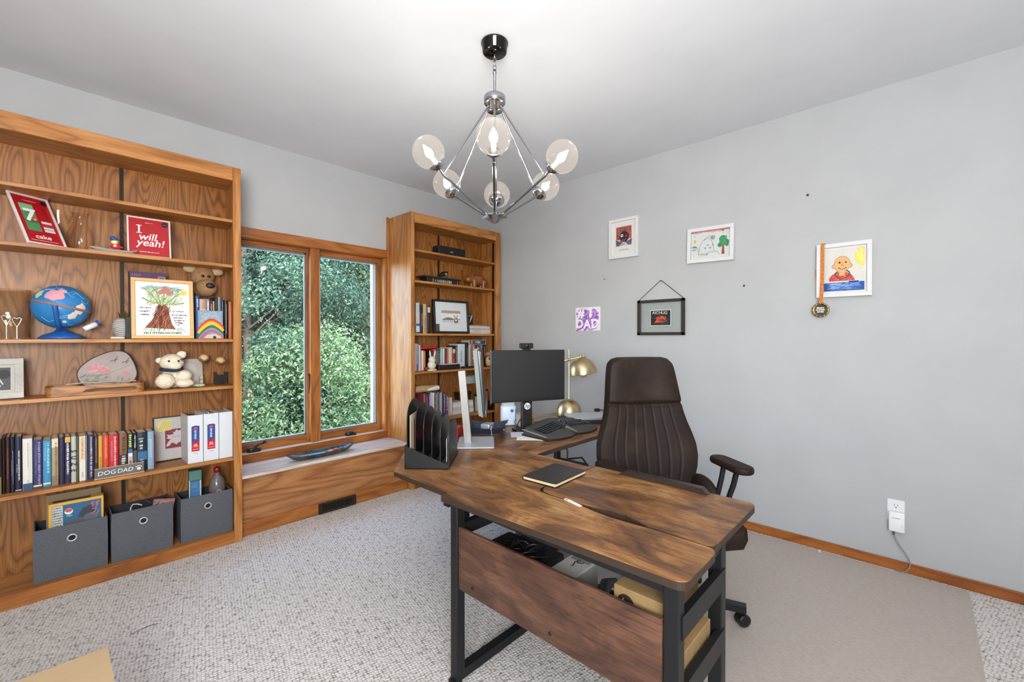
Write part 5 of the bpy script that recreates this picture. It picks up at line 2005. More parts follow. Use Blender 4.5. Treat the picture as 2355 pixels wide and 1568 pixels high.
m.flat([(-.02, .018), (.14, .019), (.15, .025), (.0, .024)], P('#7a4c26', .7), D_ + .0009)
m.obj('handle_slot', wt)
m = MB()
m.tube([(-.12, -.02, .056), (-.05, -.03, .062), (.0, -.02, .058), (.05, -.035, .063), (.10, -.02, .058), (.16, -.03, .06)], .003, P('#c8b090', .8), 6)
m.tube([(-.10, .0, .054), (-.02, .01, .06), (.06, -.01, .055), (.14, .02, .06)], .002, P('#8a6a48', .8), 6)
solo('raffia_strands', m, 'pale raffia strands spilling over the rim of the long oak tray', 'raffia', (.196, 3.30, SH4 + .001), -2)

wd_ = thing('plush_dog', 'cream fluffy soft toy dog with navy collar on the fan shelf', 'soft toy', (.535, 3.30, SH4 + .0005), 0)
m = MB()
m.ball((.0, .03, .062), (.062, .05, .062), FLEECE, None, 26, 18, .05, 1)
m.ball((-.045, -.02, .045), (.048, .045, .045), FLEECE, None, 22, 16, .06, 2)
m.ball((.045, -.01, .07), (.042, .036, .036), FLEECE, None, 22, 16, .06, 3)
m.ball((.045, -.035, .028), (.045, .032, .0275), FLEECE, None, 22, 16, .05, 4)
m.obj('body', wd_)
m = MB()
m.ball((-.012, .0, .155), (.060, .052, .050), FLEECE, None, 26, 18, .04, 5)
m.ball((-.004, -.035, .138), (.036, .028, .028), FLEECE, None, 20, 14, .04, 6)
m.obj('head', wd_)
for x, z, s in ((-.068, .168, .020), (.038, .20, .026)):
    m = MB()
    m.ball((x, .01, z), (s, .014, s * .9), textured('ear_fleece', [(.3, '#e0c8b0'), (.7, '#f4e8da')], 90, .95, .9, dist=.006), None, 16, 12, .1, 7)
    m.obj('ear', wd_)
for x, z in ((-.032, .164), (.014, .163)):
    m = MB()
    m.ball((x, -.047, z), (.0065, .005, .0065), P('#1a1412', .2), None, 12, 8)
    m.obj('eye', wd_)
MB().ball((.032, -.040, .172), (.009, .006, .007), P('#5a3a2a', .8)).obj('brow_patch', wd_)
m = MB()
m.tube([(-.012 + .050 * cos(R(t)), .0 + .046 * sin(R(t)), .112 + .004 * cos(R(2 * t))) for t in range(0, 360, 20)], .010, P('#20263c', .8), 10, True)
m.obj('collar', wd_)

pl = thing('white_plaque', 'pale rounded standing plaque behind the cream toy dog', 'plaque', (.638, 3.40, SH4), 0, None, 7)
m = MB()
m.prism(rrect(-.062, .062, 0, .168, .035, 8), -.006, .006, P('#aaa19a', .6), RX(90))
m.prism(rrect(-.062, .028, 0.006, .140, .04, 8), .006, .008, P('#b9afa6', .6), RX(90))
m.obj('panel', pl)
m = MB()
m.box(.040, .060, -.03, -.008, .0, .055, P('#b2a498', .6), .003).box(.038, .062, -.032, -.008, .03, .036, P('#8a7c72', .6), .002)
m.obj('side_block', pl)
for (x, y, hh, lab) in ((.692, 3.335, .155, 'taller glass flower candle holder with a round cream candle'), (.782, 3.335, .135, 'shorter glass flower candle holder with a round cream candle at the shelf end')):
    c = thing('candle_holder', lab, 'candle holder', (x, y, SH4), 0)
    m = MB()
    m.lathe([(0, 0), (.032, 0), (.03, .004), (.006, .010), (.0045, .03), (.0045, hh - .03), (.010, hh - .012), (.02, hh)], VG, 24)
    for k in range(5):
        a = R(72 * k + 15)
        d = Vector((cos(a), sin(a), 0))
        s = Vector((-sin(a), cos(a), 0))
        p = Vector((0, 0, hh - .012))
        m.add([p + d * .008, p + d * .024 - s * .018 + Vector((0, 0, .016)), p + d * .042 + Vector((0, 0, .034)), p + d * .024 + s * .018 + Vector((0, 0, .016))], [(0, 1, 2, 3)], thin_glass('petal_glass', '#d8cdbd', .3, .25))
    m.obj('stem', c)
    m = MB()
    m.ball((0, 0, hh + .020), (.026, .026, .024), P('#c9a878', .6))
    m.obj('candle', c)
tt = MB()
tt.ball((0, 0, .008), (.032, .022, .010), textured('pebble_green', [(.35, '#6a7a4a'), (.5, '#a8b884'), (.7, '#d8d8c8')], 60, .3, .1), None, 20, 12, .05, 3)
tt.box(-.028, .028, -.018, .018, 0, .004, P('#3a3a34', .6))
solo('painted_stone', tt, 'small green and white painted stone on the shelf edge before the candles', 'stone', (.652, 3.262, SH4 + .0008), 0)
solo('black_box', MB().box(-.035, .035, -.02, .02, 0, .055, P('#121214', .4)).box(-.035, -.025, -.02, .02, .055, .075, P('#121214', .4)).box(.025, .035, -.02, .02, .055, .075, P('#121214', .4)), 'low black stand behind the shorter candle holder', 'stand', (.80, 3.415, SH4), 0)

# ---- the long row of books
GN_ = 'books in the long lower row'
row = [
    # x0, x1, height, colour, label, text, bands
    (-.186, -.146, .27, '#1f1611', 'black-brown book at the cut-off left end of the lower book row', None, ((.0, .32, '#6a6428'),)),
    (-.145, -.135, .276, '#2a1714', 'very dark brown thin book, second from the left in the lower row', None, ()),
    (-.134, -.120, .276, '#3a1f1a', 'dark reddish brown book near the left end of the lower row', [('#7c4a3c', 0, .4, .25, .8, 31)], ()),
    (-.119, -.105, .274, '#1d1b2c', 'black-navy book with thin pale lettering near the left end', [('#a8a4a8', .15, .2, .15, .75, 32), ('#8c8890', -.2, .15, .3, .6, 33)], ()),
    (-.104, -.081, .272, '#211f36', 'navy book with white title and white logo left of the tall white spine', [('#dcdce0', .1, .25, .2, .75, 34), ('#b0b0b8', -.2, .15, .35, .5, 35)], ((.02, .035, '#c8c8d0'),)),
    (-.079, -.045, .258, '#d8d2c6', 'wide white book with a blue band at its foot', [('#8a8276', .05, .12, .45, .92, 36), ('#8a6a5a', .05, .1, .1, .2, 37)], ((0, .13, '#27486e'),)),
    (-.044, -.011, .245, '#27305c', 'navy book with pink lettering beside the wide white book', [('#b48cb0', .18, .3, .06, .96, 38), ('#6c6a9c', -.2, .14, .3, .9, 39)], ((0, .1, '#3c3a40'), (.04, .07, '#d8d0d0'))),
    (-.010, .020, .238, '#3a86ac', 'bright cyan blue book in the lower row', [('#a4d4e4', .15, .34, .3, .95, 40), ('#78bcd4', -.22, .2, .55, .95, 41)], ((.05, .09, '#cccf9c'),)),
    (.021, .046, .246, '#a8906c', 'beige book with a sepia photograph spine', [('#6a5238', .15, .3, .1, .9, 42)], ((.8, .98, '#d8c8ac'), (0, .2, '#8a7252'))),
    (.047, .068, .245, '#2b2740', 'plain dark purple book in the lower row', None, ()),
    (.069, .091, .244, '#2c2a48', 'navy book with yellow top and bold white capitals', [('#e0dce0', 0, .5, .18, .86, 44)], ((.88, .995, '#d0a040'),)),
    (.092, .112, .242, '#b8b6a6', 'grey-white book with large black letters', None, ()),
    (.113, .121, .24, '#5c6450', 'thin olive green spine beside the grey-white book', None, ()),
    (.122, .148, .238, '#dcc4a4', 'cream book with orange lettering', [('#b8744c', 0, .4, .5, .97, 46), ('#8a8070', 0, .3, .08, .2, 47)], ((0, .46, '#dcd2c0'),)),
    (.149, .154, .24, '#94b4c4', 'thin light blue spine between the cream and navy books', None, ()),
    (.155, .180, .241, '#2a2d4a', 'navy book with pink capitals right of the cream book', [('#d0b4b4', .05, .36, .05, .95, 48)], ()),
    (.181, .196, .232, '#3a3232', 'dark brown-grey slim book left of the yellow spine', [('#9a7a62', 0, .4, .35, .95, 49)], ()),
    (.197, .214, .228, '#d09c44', 'mustard yellow book in the lower row', [('#8a5a24', 0, .3, .05, .5, 50)], ()),
    (.215, .239, .226, '#cf4a22', 'orange book beside the mustard yellow one', [('#f0a088', .0, .3, .45, .95, 51)], ((.02, .12, '#9c3418'),)),
    (.240, .280, .226, '#b81420', 'wide bright red book in the lower row', [('#f0b8b4', .12, .28, .2, .95, 52), ('#e08c88', -.22, .14, .35, .85, 53)], ()),
    (.282, .316, .224, '#7a5234', 'brown-orange book with black and white print right of the red book', [('#2c1c14', 0, .4, .5, .92, 54), ('#d0c8c4', 0, .6, .02, .45, 55)], ((0, .48, '#2c2426'),)),
    (.318, .340, .222, '#25302c', 'multicoloured paperback with green, blue and white spine bands', [('#b8bc6c', 0, .7, .62, .97, 56), ('#4a3434', 0, .6, .05, .38, 57)], ((.5, .6, '#355c84'), (.42, .5, '#d8d4dc'), (.0, .42, '#d0b8b4'))),
    (.341, .358, .22, '#15161c', 'black paperback with white lettering near the right end', [('#b0b0b4', 0, .55, .62, .95, 58)], ((.1, .55, '#4c443c'),)),
    (.359, .404, .220, '#14202e', 'wide black and teal paperback near the right end', [('#a8b4a4', -.12, .5, .5, .85, 59), ('#7aa4b0', -.1, .5, .05, .3, 60)], ((.28, .5, '#2e6488'),)),
    (.405, .434, .219, '#7f9fb0', 'pale blue paperback at the right end of the lower row', [('#aebcc4', 0, .5, .3, .8, 61)], ()),
    (.435, .442, .19, '#74303c', 'thin maroon spine closing the right end of the lower row', None, ()),
]
for (a, b, hh, col, lab, txt, bands) in row:
    bk_ = book(lab, a, b, hh, col, SH5, 3.272, .145, txt, bands, GN_)
    if 'large black letters' in lab:
        m = MB()
        for k, s in enumerate('SUZE'):
            m.text(s, .03, P('#1c1c20', .6), (.0, .165 - k * .034), .0014, None, -90, .1, .03, .9)
        m.obj('spine_title', bk_)
sg = thing('desk_sign', 'small grey plaque reading DOG DAD standing in front of the books', 'sign', (.281, 3.238, SH5), -1, None, 6)
m = MB()
m.box(-.102, .102, -.010, 0, .004, .056, P('#5f5852', .6))
e = .0104
m.text('DOG', .031, P('#e0dcd8', .6), (-.054, .028), e, None, 0, .12, .0, 1.05)
m.text('DAD', .031, P('#e0dcd8', .6), (.022, .028), e, None, 0, .12, .0, 1.0)
m.disc((.080, .025), .0085, P('#e8e4e0', .6), e, None, 14, .007)
for k in range(4):
    m.disc((.069 + .007 * k, .036 + (.003 if k in (1, 2) else 0)), .003, P('#e8e4e0', .6), e, None, 8)
m.obj('face', sg)
MB().box(-.104, .104, -.011, .001, 0, .004, P('#c8a878', .5)).box(-.104, .104, -.011, .001, .056, .058, P('#c8a878', .5)).obj('edge_strip', sg)


def art_island(m, w_, h_, d, M):
    m.rect(-w_ / 2, w_ / 2, -h_ / 2, h_ / 2, P('#b4aca6', .7), d, M)
    e = d + .0003
    m.rect(-.044, .050, -.062, .055, P('#7c2a38', .7), e, M)
    isl = [(-.034, -.05), (-.02, -.042), (-.012, -.028), (.004, -.036), (.012, -.044), (.02, -.034), (.032, -.03), (.036, -.008), (.034, .006), (.044, .018), (.047, .034), (.036, .044), (.022, .042), (.014, .050), (.004, .036), (-.006, .036), (0, .024), (-.02, .020), (-.036, .024), (-.03, .010), (-.038, .002), (-.022, -.006), (-.014, -.004), (-.03, -.022), (-.04, -.044)]
    m.flat(isl, P('#b9b0ac', .7), e + .0003, M)
    m.stroke([(-.01, .004), (.004, .008), (.02, .006), (.03, .008)], .0022, P('#5a4a4c', .7), e + .0006, M)
    m.flat([(-.082, .045), (-.012, .052), (-.010, .115), (-.078, .112)], P('#d0c070', .7), e + .0008, M)
    for k in range(6):
        m.stroke([(-.074 + .01 * k, .056 + .001 * k), (-.066 + .01 * k, .076), (-.052 + .008 * k, .106)], .0016, P('#7a6c38', .7), e + .001, M)


picture('picture_frame', 'thin black frame with a white island cut-out on maroon and a yellow note', 'picture', (.553, 3.425, SH5), 0, .206, .272, .016, .006, P('#181416', .4), None, art_island, lean=5, bottom=True)


def binder(label, x0, x1, txt, group):
    w_ = x1 - x0 - .002
    b = thing('ring_binder', label, 'binder', ((x0 + x1) / 2, 3.232, SH5), 0, group)
    Wt = P('#d2d3d6', .4)
    m = MB()
    hh, dp_ = .292, .205
    m.box(-w_ / 2, w_ / 2, 0, .004, 0, hh, Wt, .0015)
    m.box(-w_ / 2, -w_ / 2 + .003, .004, dp_, 0, hh, Wt)
    m.box(w_ / 2 - .003, w_ / 2, .004, dp_, 0, hh, Wt)
    m.obj('cover', b)
    if txt:
        m = MB()
        e = .0004
        m.rect(-w_ * .26, w_ * .26, .075, .222, P('#2f4684', .4), e)
        m.disc((0, .222), w_ * .26, P('#2f4684', .4), e + .0001, None, 16, .006)
        m.flat([(-w_ * .26, .072), (w_ * .26, .072), (w_ * .26, .136), (-w_ * .26, .126)], P('#b8121e', .4), e + .0002)
        m.disc((0, .212), w_ * .15, P('#d04a5a', .4), e + .0003, None, 14, .006)
        m.scribble(-w_ * .09, w_ * .09, .142, .20, P('#c4cce0', .4), e + .0003, None, True, 7)
        m.text(txt, .022, P('#f0d0d0', .4), (0, .108), e + .0004, None, 0, 0, .02)
        m.rect(-w_ * .2, w_ * .2, .082, .086, P('#e8a0a0', .4), e + .0004)
        m.rect(-w_ * .26, w_ * .26, .097, .0985, P('#e8b0b0', .4), e + .0004)
        m.scribble(-w_ * .16, w_ * .16, .056, .062, P('#4a4a50', .4), e, None, False, 9)
        m.obj('spine_label', b)
    return b


GBD = 'white ring binders'
b1 = binder('white ring binder with blue and red spine label, nearest the framed island', .587, .666, '45', GBD)
b2 = binder('white ring binder with blue and red spine label in the middle of the three', .667, .748, '55', GBD)
b3 = binder('plain white ring binder against the right end of the shelf', .749, .825, None, GBD)
m = MB()
rnd = random.Random(12)
for k in range(7):
    x = -.030 + .0095 * k
    m.box(x, x + .003, .02, .2, .004, .285 + rnd.uniform(0, .022), P(('#cfc8bc', '#a49a8c', '#d8d4cc', '#8a7c6c')[k % 4], .85))
m.obj('paper_stack', b2)
m = MB()
for k in range(4):
    m.box(-.03 + .014 * k, -.026 + .014 * k, .02, .2, .004, .285, P(('#b9ac98', '#d0c8bc')[k % 2], .85))
m.obj('paper_stack', b3)

# ---- grey fabric bins
GBN = 'grey fabric bins'


def fabric_bin(label, xc, wid, hgt, skew, dep=.205):
    b = thing('fabric_bin', label, 'storage bin', (xc, 3.228, SH0), 0, GBN)
    th = .006
    W_ = wid / 2
    m = MB()
    zt = lambda u, back: hgt + skew * u * .0 - (.012 if back else 0) - .006 * (1 - (2 * abs(u)) ** 2) * (1 if back else .2)
    # outer shell bows out slightly at the front
    rows, cols = 8, 15
    vs, fsx = [], []
    for j in range(rows + 1):
        for i in range(cols + 1):
            u = i / cols - .5
            z = j / rows * zt(u, False)
            vs.append((u * wid * (1 + .015 * sin(pi * j / rows)), -.006 * (1 - (2 * u) ** 2) * sin(pi * j / rows), z))
    for j in range(rows):
        for i in range(cols):
            a = j * (cols + 1) + i
            fsx.append((a, a + 1, a + cols + 2, a + cols + 1))
    m.add(vs, fsx, FABRIC, True)
    # inside of the front, sides, back and base
    m.box(-W_ + .0005, W_ - .0005, .0012, th, 0, hgt - .008, FABRIC)
    m.box(-W_ + .0004, -W_ + th, .0016, dep, 0, hgt - .005, FABRIC)
    m.box(W_ - th, W_ - .0004, .0016, dep, 0, hgt - .005, FABRIC)
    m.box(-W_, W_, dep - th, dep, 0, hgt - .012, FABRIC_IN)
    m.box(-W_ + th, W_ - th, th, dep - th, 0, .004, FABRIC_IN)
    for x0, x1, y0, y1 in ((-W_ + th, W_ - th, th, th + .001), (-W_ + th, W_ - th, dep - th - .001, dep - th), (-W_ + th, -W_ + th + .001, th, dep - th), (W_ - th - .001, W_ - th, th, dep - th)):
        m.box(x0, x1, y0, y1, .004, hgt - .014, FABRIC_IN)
    m.obj('bin_body', b)
    m = MB()
    c_ = hgt * .735
    rg = [(.0165 * cos(R(t)), -.0085, c_ + .0165 * sin(R(t))) for t in range(0, 360, 12)]
    m.tube(rg, .0034, P('#c9c9c9', .3, .4), 8, True)
    m.disc((0, c_), .0155, P('#1a1a1c', .9), .0084, None, 24)
    m.obj('grommet', b)
    return b


fabric_bin('grey fabric bin holding the yellow box, leftmost of the three', .092, .272, .268, 0)
fabric_bin('grey fabric bin in the middle, with magazines inside', .378, .268, .270, 0)
fabric_bin('grey fabric bin holding the bottle, against the right end of the bookcase', .686, .268, .268, 0)
yb = thing('boxed_puzzle', 'yellow-edged puzzle box with underwater picture standing in the left fabric bin', 'box', (.112, 3.262, SH0 + .0048), -2)
m = MB()
YL = P('#d0a03a', .45)
w2, hh, dd_ = .104, .372, .055
m.box(-w2, w2, 0, dd_, .07, hh, YL, .002)
e = .0003
m.rect(-w2 + .012, w2 - .010, .07, hh - .014, P('#27587c', .5), e)
m.rect(-w2 + .013, -w2 + .052, .07, hh - .016, P('#b9b8ae', .5), e + .0002)
for k in range(9):
    m.scribble(-w2 + .015, -w2 + .05, hh - .03 - k * .013, hh - .022 - k * .013, P('#2c3038', .5), e + .0004, None, False, 60 + k)
m.disc((-.03, hh - .052), .016, P('#d8d4cc', .5), e + .0003)
m.disc((-.03, hh - .047), .014, P('#c84a34', .5), e + .0004, None, 16, .009)
m.disc((-.028, hh - .075), .012, P('#4aa08a', .5), e + .0004, None, 16, .005)
m.flat([(.0, hh - .10), (.02, hh - .05), (.055, hh - .035), (.07, hh - .07), (.04, hh - .10)], P('#33343c', .5), e + .0003)
m.disc((.0, hh - .115), .045, P('#4c5058', .5), e + .0005, None, 18, .022)
m.disc((.055, hh - .10), .03, P('#5a5c64', .5), e + .0006, None, 18, .02)
hatch(m, lambda r: (r.uniform(.055, .088), r.uniform(hh - .095, hh - .022)), 40, P('#a4646c', .5), e + .0008, None, .004, 41, 60, .01)
m.rect(-w2 + .014, w2 - .05, .012, dd_ - .008, P('#2a4a5c', .5), 0, T(0, 0, hh + .0003) @ RX(-90))
m.rect(-w2 + .02, -w2 + .06, .016, dd_ - .014, P('#1c2026', .5), .0002, T(0, 0, hh + .0003) @ RX(-90))
m.obj('carton', yb)
solo('cardboard_sheet', MB().box(-.105, .105, 0, .004, .02, .40, P('#8a7458', .8)), 'brown card sheet standing behind the yellow puzzle box', 'card', (.106, 3.345, SH0 + .0048), -1)
mg = MB()
mg.box(-.05, .05, 0, .003, 0, .285, P('#8a5a54', .6))
mg.rect(-.045, .045, .18, .275, P('#a8746c', .6), .0003)
hatch(mg, lambda r: (r.uniform(-.04, .04), r.uniform(.19, .27)), 40, P('#3a2a2c', .6), .0006, None, .004, 51, 40, .016)
o = solo('magazine', mg, 'reddish magazine leaning in the middle fabric bin', 'magazine', (.43, 3.262, SH0 + .006), -8)
o.rotation_euler[1] = R(10)
m = MB()
m.tube([(-.03, 0, .02), (-.03, .01, .26), (-.02, .02, .275), (0, .02, .272), (.02, .01, .262)], .0035, P('#b0b0b2', .4), 8)
m.tube([(.0, .03, .02), (.01, .03, .27), (.04, .03, .282), (.06, .02, .262)], .004, P('#1c1c1e', .4), 8)
solo('cable_coil', m, 'grey and black cords sticking out of the middle fabric bin', 'cable', (.36, 3.275, SH0 + .006))
bk2 = thing('upright_box', 'teal box with a blue and white page standing in the right fabric bin', 'box', (.637, 3.30, SH0 + .0048), -6)
m = MB()
m.box(-.033, .033, 0, .045, .0, .405, P('#2c5048', .5))
m.rect(-.026, .026, .10, .335, P('#356a94', .5), .0003).rect(-.031, -.027, .10, .345, P('#c8ccc8', .5), .0004).rect(.024, .029, .10, .34, P('#c8ccc8', .5), .0004)
hatch(m, lambda r: (r.uniform(-.02, .02), r.uniform(.2, .33)), 30, P('#4c86ac', .5), .0006, None, .003, 61, 10, .02)
m.rect(-.03, .03, .345, .40, P('#4a7468', .5), .0003)
m.obj('carton', bk2)
bo = thing('bottle', 'clear and red bottle with red cap standing in the right fabric bin', 'bottle', (.755, 3.315, SH0 + .0048), 0)
m = MB()
m.lathe([(0, 0), (.042, 0), (.044, .01), (.044, .24), (.046, .27), (.04, .315), (.022, .345), (.016, .352), (.016, .365), (0, .365)], P('#6a6260', .12), 28)
m.lathe([(.0446, .10), (.0446, .265)], P('#5a1420', .3), 28)
m.tube([(.012 * cos(R(t)), -.0455, .245 + .016 * sin(R(t))) for t in range(0, 360, 24)], .002, P('#c8b8b4', .4), 6, True)
m.obj('glass', bo)
MB().lathe([(.0, .366), (.018, .366), (.018, .392), (.014, .396), (0, .396)], P('#8a1420', .3), 20).obj('cap', bo)
# ================================================================ right bookcase
R1, R2, R3, R4, R5 = 2.0808, 1.8108, 1.3478, 1.0108, .5638
GR_ = 'books in the corner bookcase'
mg = MB()
mg.box(-.010, .010, 0, .20, 0, .19, P('#b4b2a4', .6))
mg.rect(-.009, .002, .01, .05, P('#1c1c1a', .6), .0003).rect(-.009, .002, .085, .10, P('#1c1c1a', .6), .0003).rect(-.009, .002, .14, .18, P('#3a3c38', .6), .0003)
solo('patterned_book', mg, 'pale black-patterned book at the top left end of the corner bookcase', 'book', (2.199, 3.235, R1), 0)
sb = thing('black_box', 'long black box with small white logo on the top shelf of the corner bookcase', 'box', (2.713, 3.335, R1), 0)
m = MB()
m.box(-.163, .165, 0, .10, 0, .104, P('#121212', .55), .003)
m.scribble(-.025, .015, .05, .062, P('#b8b8b8', .5), .0003, None, False, 3, .2)
m.obj('carton', sb)
# second shelf
bb_ = thing('black_book', 'thick black book with silver lettering lying flat under a dark board', 'book', (2.585, 3.305, R2), 0)
m = MB()
m.box(-.19, .19, 0, .12, 0, .055, P('#151414', .5), .002)
m.scribble(-.10, .10, .012, .045, P('#a8a49c', .5), .0004, None, False, 8, .25)
m.rect(-.13, -.115, .008, .048, P('#7a6a5a', .5), .0004).rect(.165, .172, .01, .046, P('#8a8680', .5), .0004)
m.obj('cover', bb_)
solo('dark_board', MB().box(-.215, .215, -.01, .13, 0, .014, P('#3a2d26', .5), .002), 'dark wooden board lying on top of the thick black book', 'board', (2.58, 3.305, R2 + .0558), 0)
m = MB()
m.tube([(-.055, 0, .012), (-.02, 0, .032), (.02, 0, .046), (.05, -.005, .060)], [.008, .022, .016, .004], P('#1a1716', .3), 12)
m.ball((.01, -.012, .036), (.018, .008, .008), P('#c8c4bc', .4))
m.box(-.05, .02, -.015, .015, 0, .006, P('#1a1716', .3))
solo('bird_figurine', m, 'small black and white bird figure on the dark board', 'figurine', (2.61, 3.335, R2 + .0706), 0)
hi = thing('hippo_figurine', 'carved brown wooden hippo on the second shelf of the corner bookcase', 'figurine', (3.0, 3.32, R2), 0)
HW_ = textured('carved_wood', [(.3, '#6a3a1e'), (.7, '#94582e')], 12, .35, .1, 4, (1, 1, 4))
m = MB()
m.ball((.03, 0, .085), (.105, .05, .056), HW_, None, 28, 18)
m.ball((-.075, -.01, .095), (.05, .038, .042), HW_, None, 22, 16)
m.ball((-.115, -.018, .078), (.034, .034, .032), HW_, None, 20, 14)
for x, y in ((-.04, -.028), (-.03, .028), (.085, -.028), (.095, .026)):
    m.tube([(x, y, .08), (x, y, .03), (x, y, .0)], [.03, .022, .02], HW_, 14)
m.tube([(.13, 0, .10), (.145, 0, .07)], [.008, .004], HW_, 8)
m.obj('body', hi)
for y in (-.03, .02):
    MB().ball((-.07, y, .137), (.009, .007, .014), HW_).obj('ear', hi)
for y in (-.034,):
    MB().ball((-.098, y - .006, .112), (.006, .005, .006), P('#1c120c', .3)).obj('eye', hi)

# third shelf
b3 = [(2.192, 2.268, .27, '#5a2c1c', 'wide reddish brown album at the left of the third shelf in the corner bookcase', [('#8a4a30', 0, .3, .1, .8, 1)], ((.86, .98, '#241a16'),)),
      (2.270, 2.309, .275, '#b4bec4', 'white and blue spined book on the third shelf', None, ((.0, .32, '#3a5a80'), (.05, .24, '#c4d4e0'), (.34, .68, '#c8bcb8'))),
      (2.311, 2.346, .262, '#262420', 'black book with tall white title on the third shelf', [('#b8b4a8', .1, .3, .25, .7, 4)], ()),
      (2.348, 2.384, .268, '#c0a070', 'cream patterned book on the third shelf', [('#b46a44', .0, .7, .02, .6, 5)], ()),
      (2.386, 2.392, .25, '#5a7a78', 'thin teal spine beside the cream patterned book', None, ()),
      (2.394, 2.425, .245, '#1b1f2a', 'black book with white top label beside the donkey picture', [('#4a5a68', 0, .3, .2, .7, 6)], ((.78, .98, '#c8c8cc'),))]
for a, b, hh, col, lab, txt, bands in b3:
    book(lab, a, b, hh, col, R3, 3.30, .13, txt, bands, GR_)


def art_donkey(m, w_, h_, d, M):
    m.rect(-w_ / 2, w_ / 2, -h_ / 2, h_ / 2, P('#d4d6da', .7), d, M)
    e = d + .0003
    m.rect(-w_ / 2, w_ / 2, h_ * .28, h_ / 2, P('#a48c7c', .7), e, M)
    m.rect(-w_ / 2, w_ / 2, -h_ / 2, -h_ * .2, P('#c8c8d4', .7), e, M)
    m.flat([(-w_ / 2, -h_ * .26), (w_ * .14, -h_ * .26), (w_ * .12, -h_ * .12), (-w_ * .2, -h_ * .11), (-w_ * .4, -h_ * .14)], P('#76745c', .7), e + .0002, M)
    m.flat([(-w_ * .38, -h_ * .1), (-w_ * .2, -h_ * .05), (.02, -h_ * .09), (0, -h_ * .12)], P('#46483e', .7), e + .0003, M)
    for k in range(6):
        m.rect(-w_ * .42 + k * .026, -w_ * .42 + k * .026 + .012, -h_ * .38, -h_ * .33, P('#3a3c44', .7), e + .0003, M)
    m.rect(w_ * .36, w_ / 2, -h_ * .2, -h_ * .16, P('#46443c', .7), e + .0003, M)
    BR = P('#7a5c40', .7)
    m.flat([(w_ * .15, -h_ * .48), (w_ * .15, -h_ * .2), (w_ * .2, -h_ * .02), (w_ * .3, -h_ * .02), (w_ * .36, -h_ * .2), (w_ * .36, -h_ * .48)], BR, e + .0004, M)
    m.flat([(w_ * .2, -.004), (w_ * .13, h_ * .13), (w_ * .17, h_ * .13), (w_ * .24, .0)], BR, e + .0005, M)
    m.flat([(w_ * .27, .0), (w_ * .34, h_ * .13), (w_ * .38, h_ * .12), (w_ * .31, -.004)], BR, e + .0005, M)
    m.disc((w_ * .25, -h_ * .24), .012, P('#d8ccb8', .7), e + .0006, M)
    m.disc((w_ * .25, -h_ * .08), .008, P('#d8ccb8', .7), e + .0006, M)
    m.disc((w_ * .26, -h_ * .14), .006, P('#3a2a20', .7), e + .0007, M)


dpic = picture('picture_frame', 'black frame with a wide white mat and donkey photograph in the corner bookcase', 'picture', (2.646, 3.275, R3), -1, .42, .316, .03, .020, P('#141312', .4), .078, art_donkey, lean=4, bottom=True, matcol=P('#c9ced0', .8))
m = MB()
m.rect(-.19, -.145, .02, .088, P('#4a4844', .7), .0215)
m.obj('corner_card', dpic)
mgz = [(.17, .022, '#c8c0b4', 0), (.165, .018, '#d4cec6', .004), (.172, .014, '#b8aca2', -.003), (.160, .012, '#d8d2ca', .002), (.158, .010, '#cfc8c0', .0), (.135, .010, '#8a8078', -.012)]
z = R3 + .0002
for k, (ww, th, col, dx) in enumerate(mgz):
    m = MB()
    m.box(-ww, ww, 0, .14, 0, th, P(col, .7), .001)
    m.scribble(-ww * .5, ww * .2, th * .3, th * .75, P('#4a4440' if k in (1, 2) else '#9a9088', .7), .0004, None, False, 70 + k, .6)
    solo('magazine', m, ('bottom magazine of the flat stack right of the donkey picture', 'second magazine from the bottom of the stack beside the donkey picture', 'third magazine from the bottom of the stack beside the donkey picture', 'fourth magazine from the bottom of the stack beside the donkey picture', 'fifth magazine from the bottom of the stack beside the donkey picture', 'smaller grey booklet on top of the magazine stack beside the donkey picture')[k], 'magazine', (3.02 + dx, 3.295, z), 0, 'magazine stack beside the donkey picture')
    z += th + .0008
m = MB()
m.box(-.1, .1, 0, .004, 0, .14, P('#1c1a1a', .6))
m.flat([(-.02, .02), (.03, .07), (.06, .12), (.045, .125), (.0, .07)], P('#a49a94', .6), .0004)
m.flat([(.05, .03), (.08, .08), (.095, .13), (.08, .135), (.06, .08)], P('#c8b8b0', .6), .0004)
o = solo('magazine', m, 'dark magazine propped upright on the stack beside the donkey picture', 'magazine', (2.935, 3.40, z), 0, None, 12)
o.rotation_euler[1] = R(14)

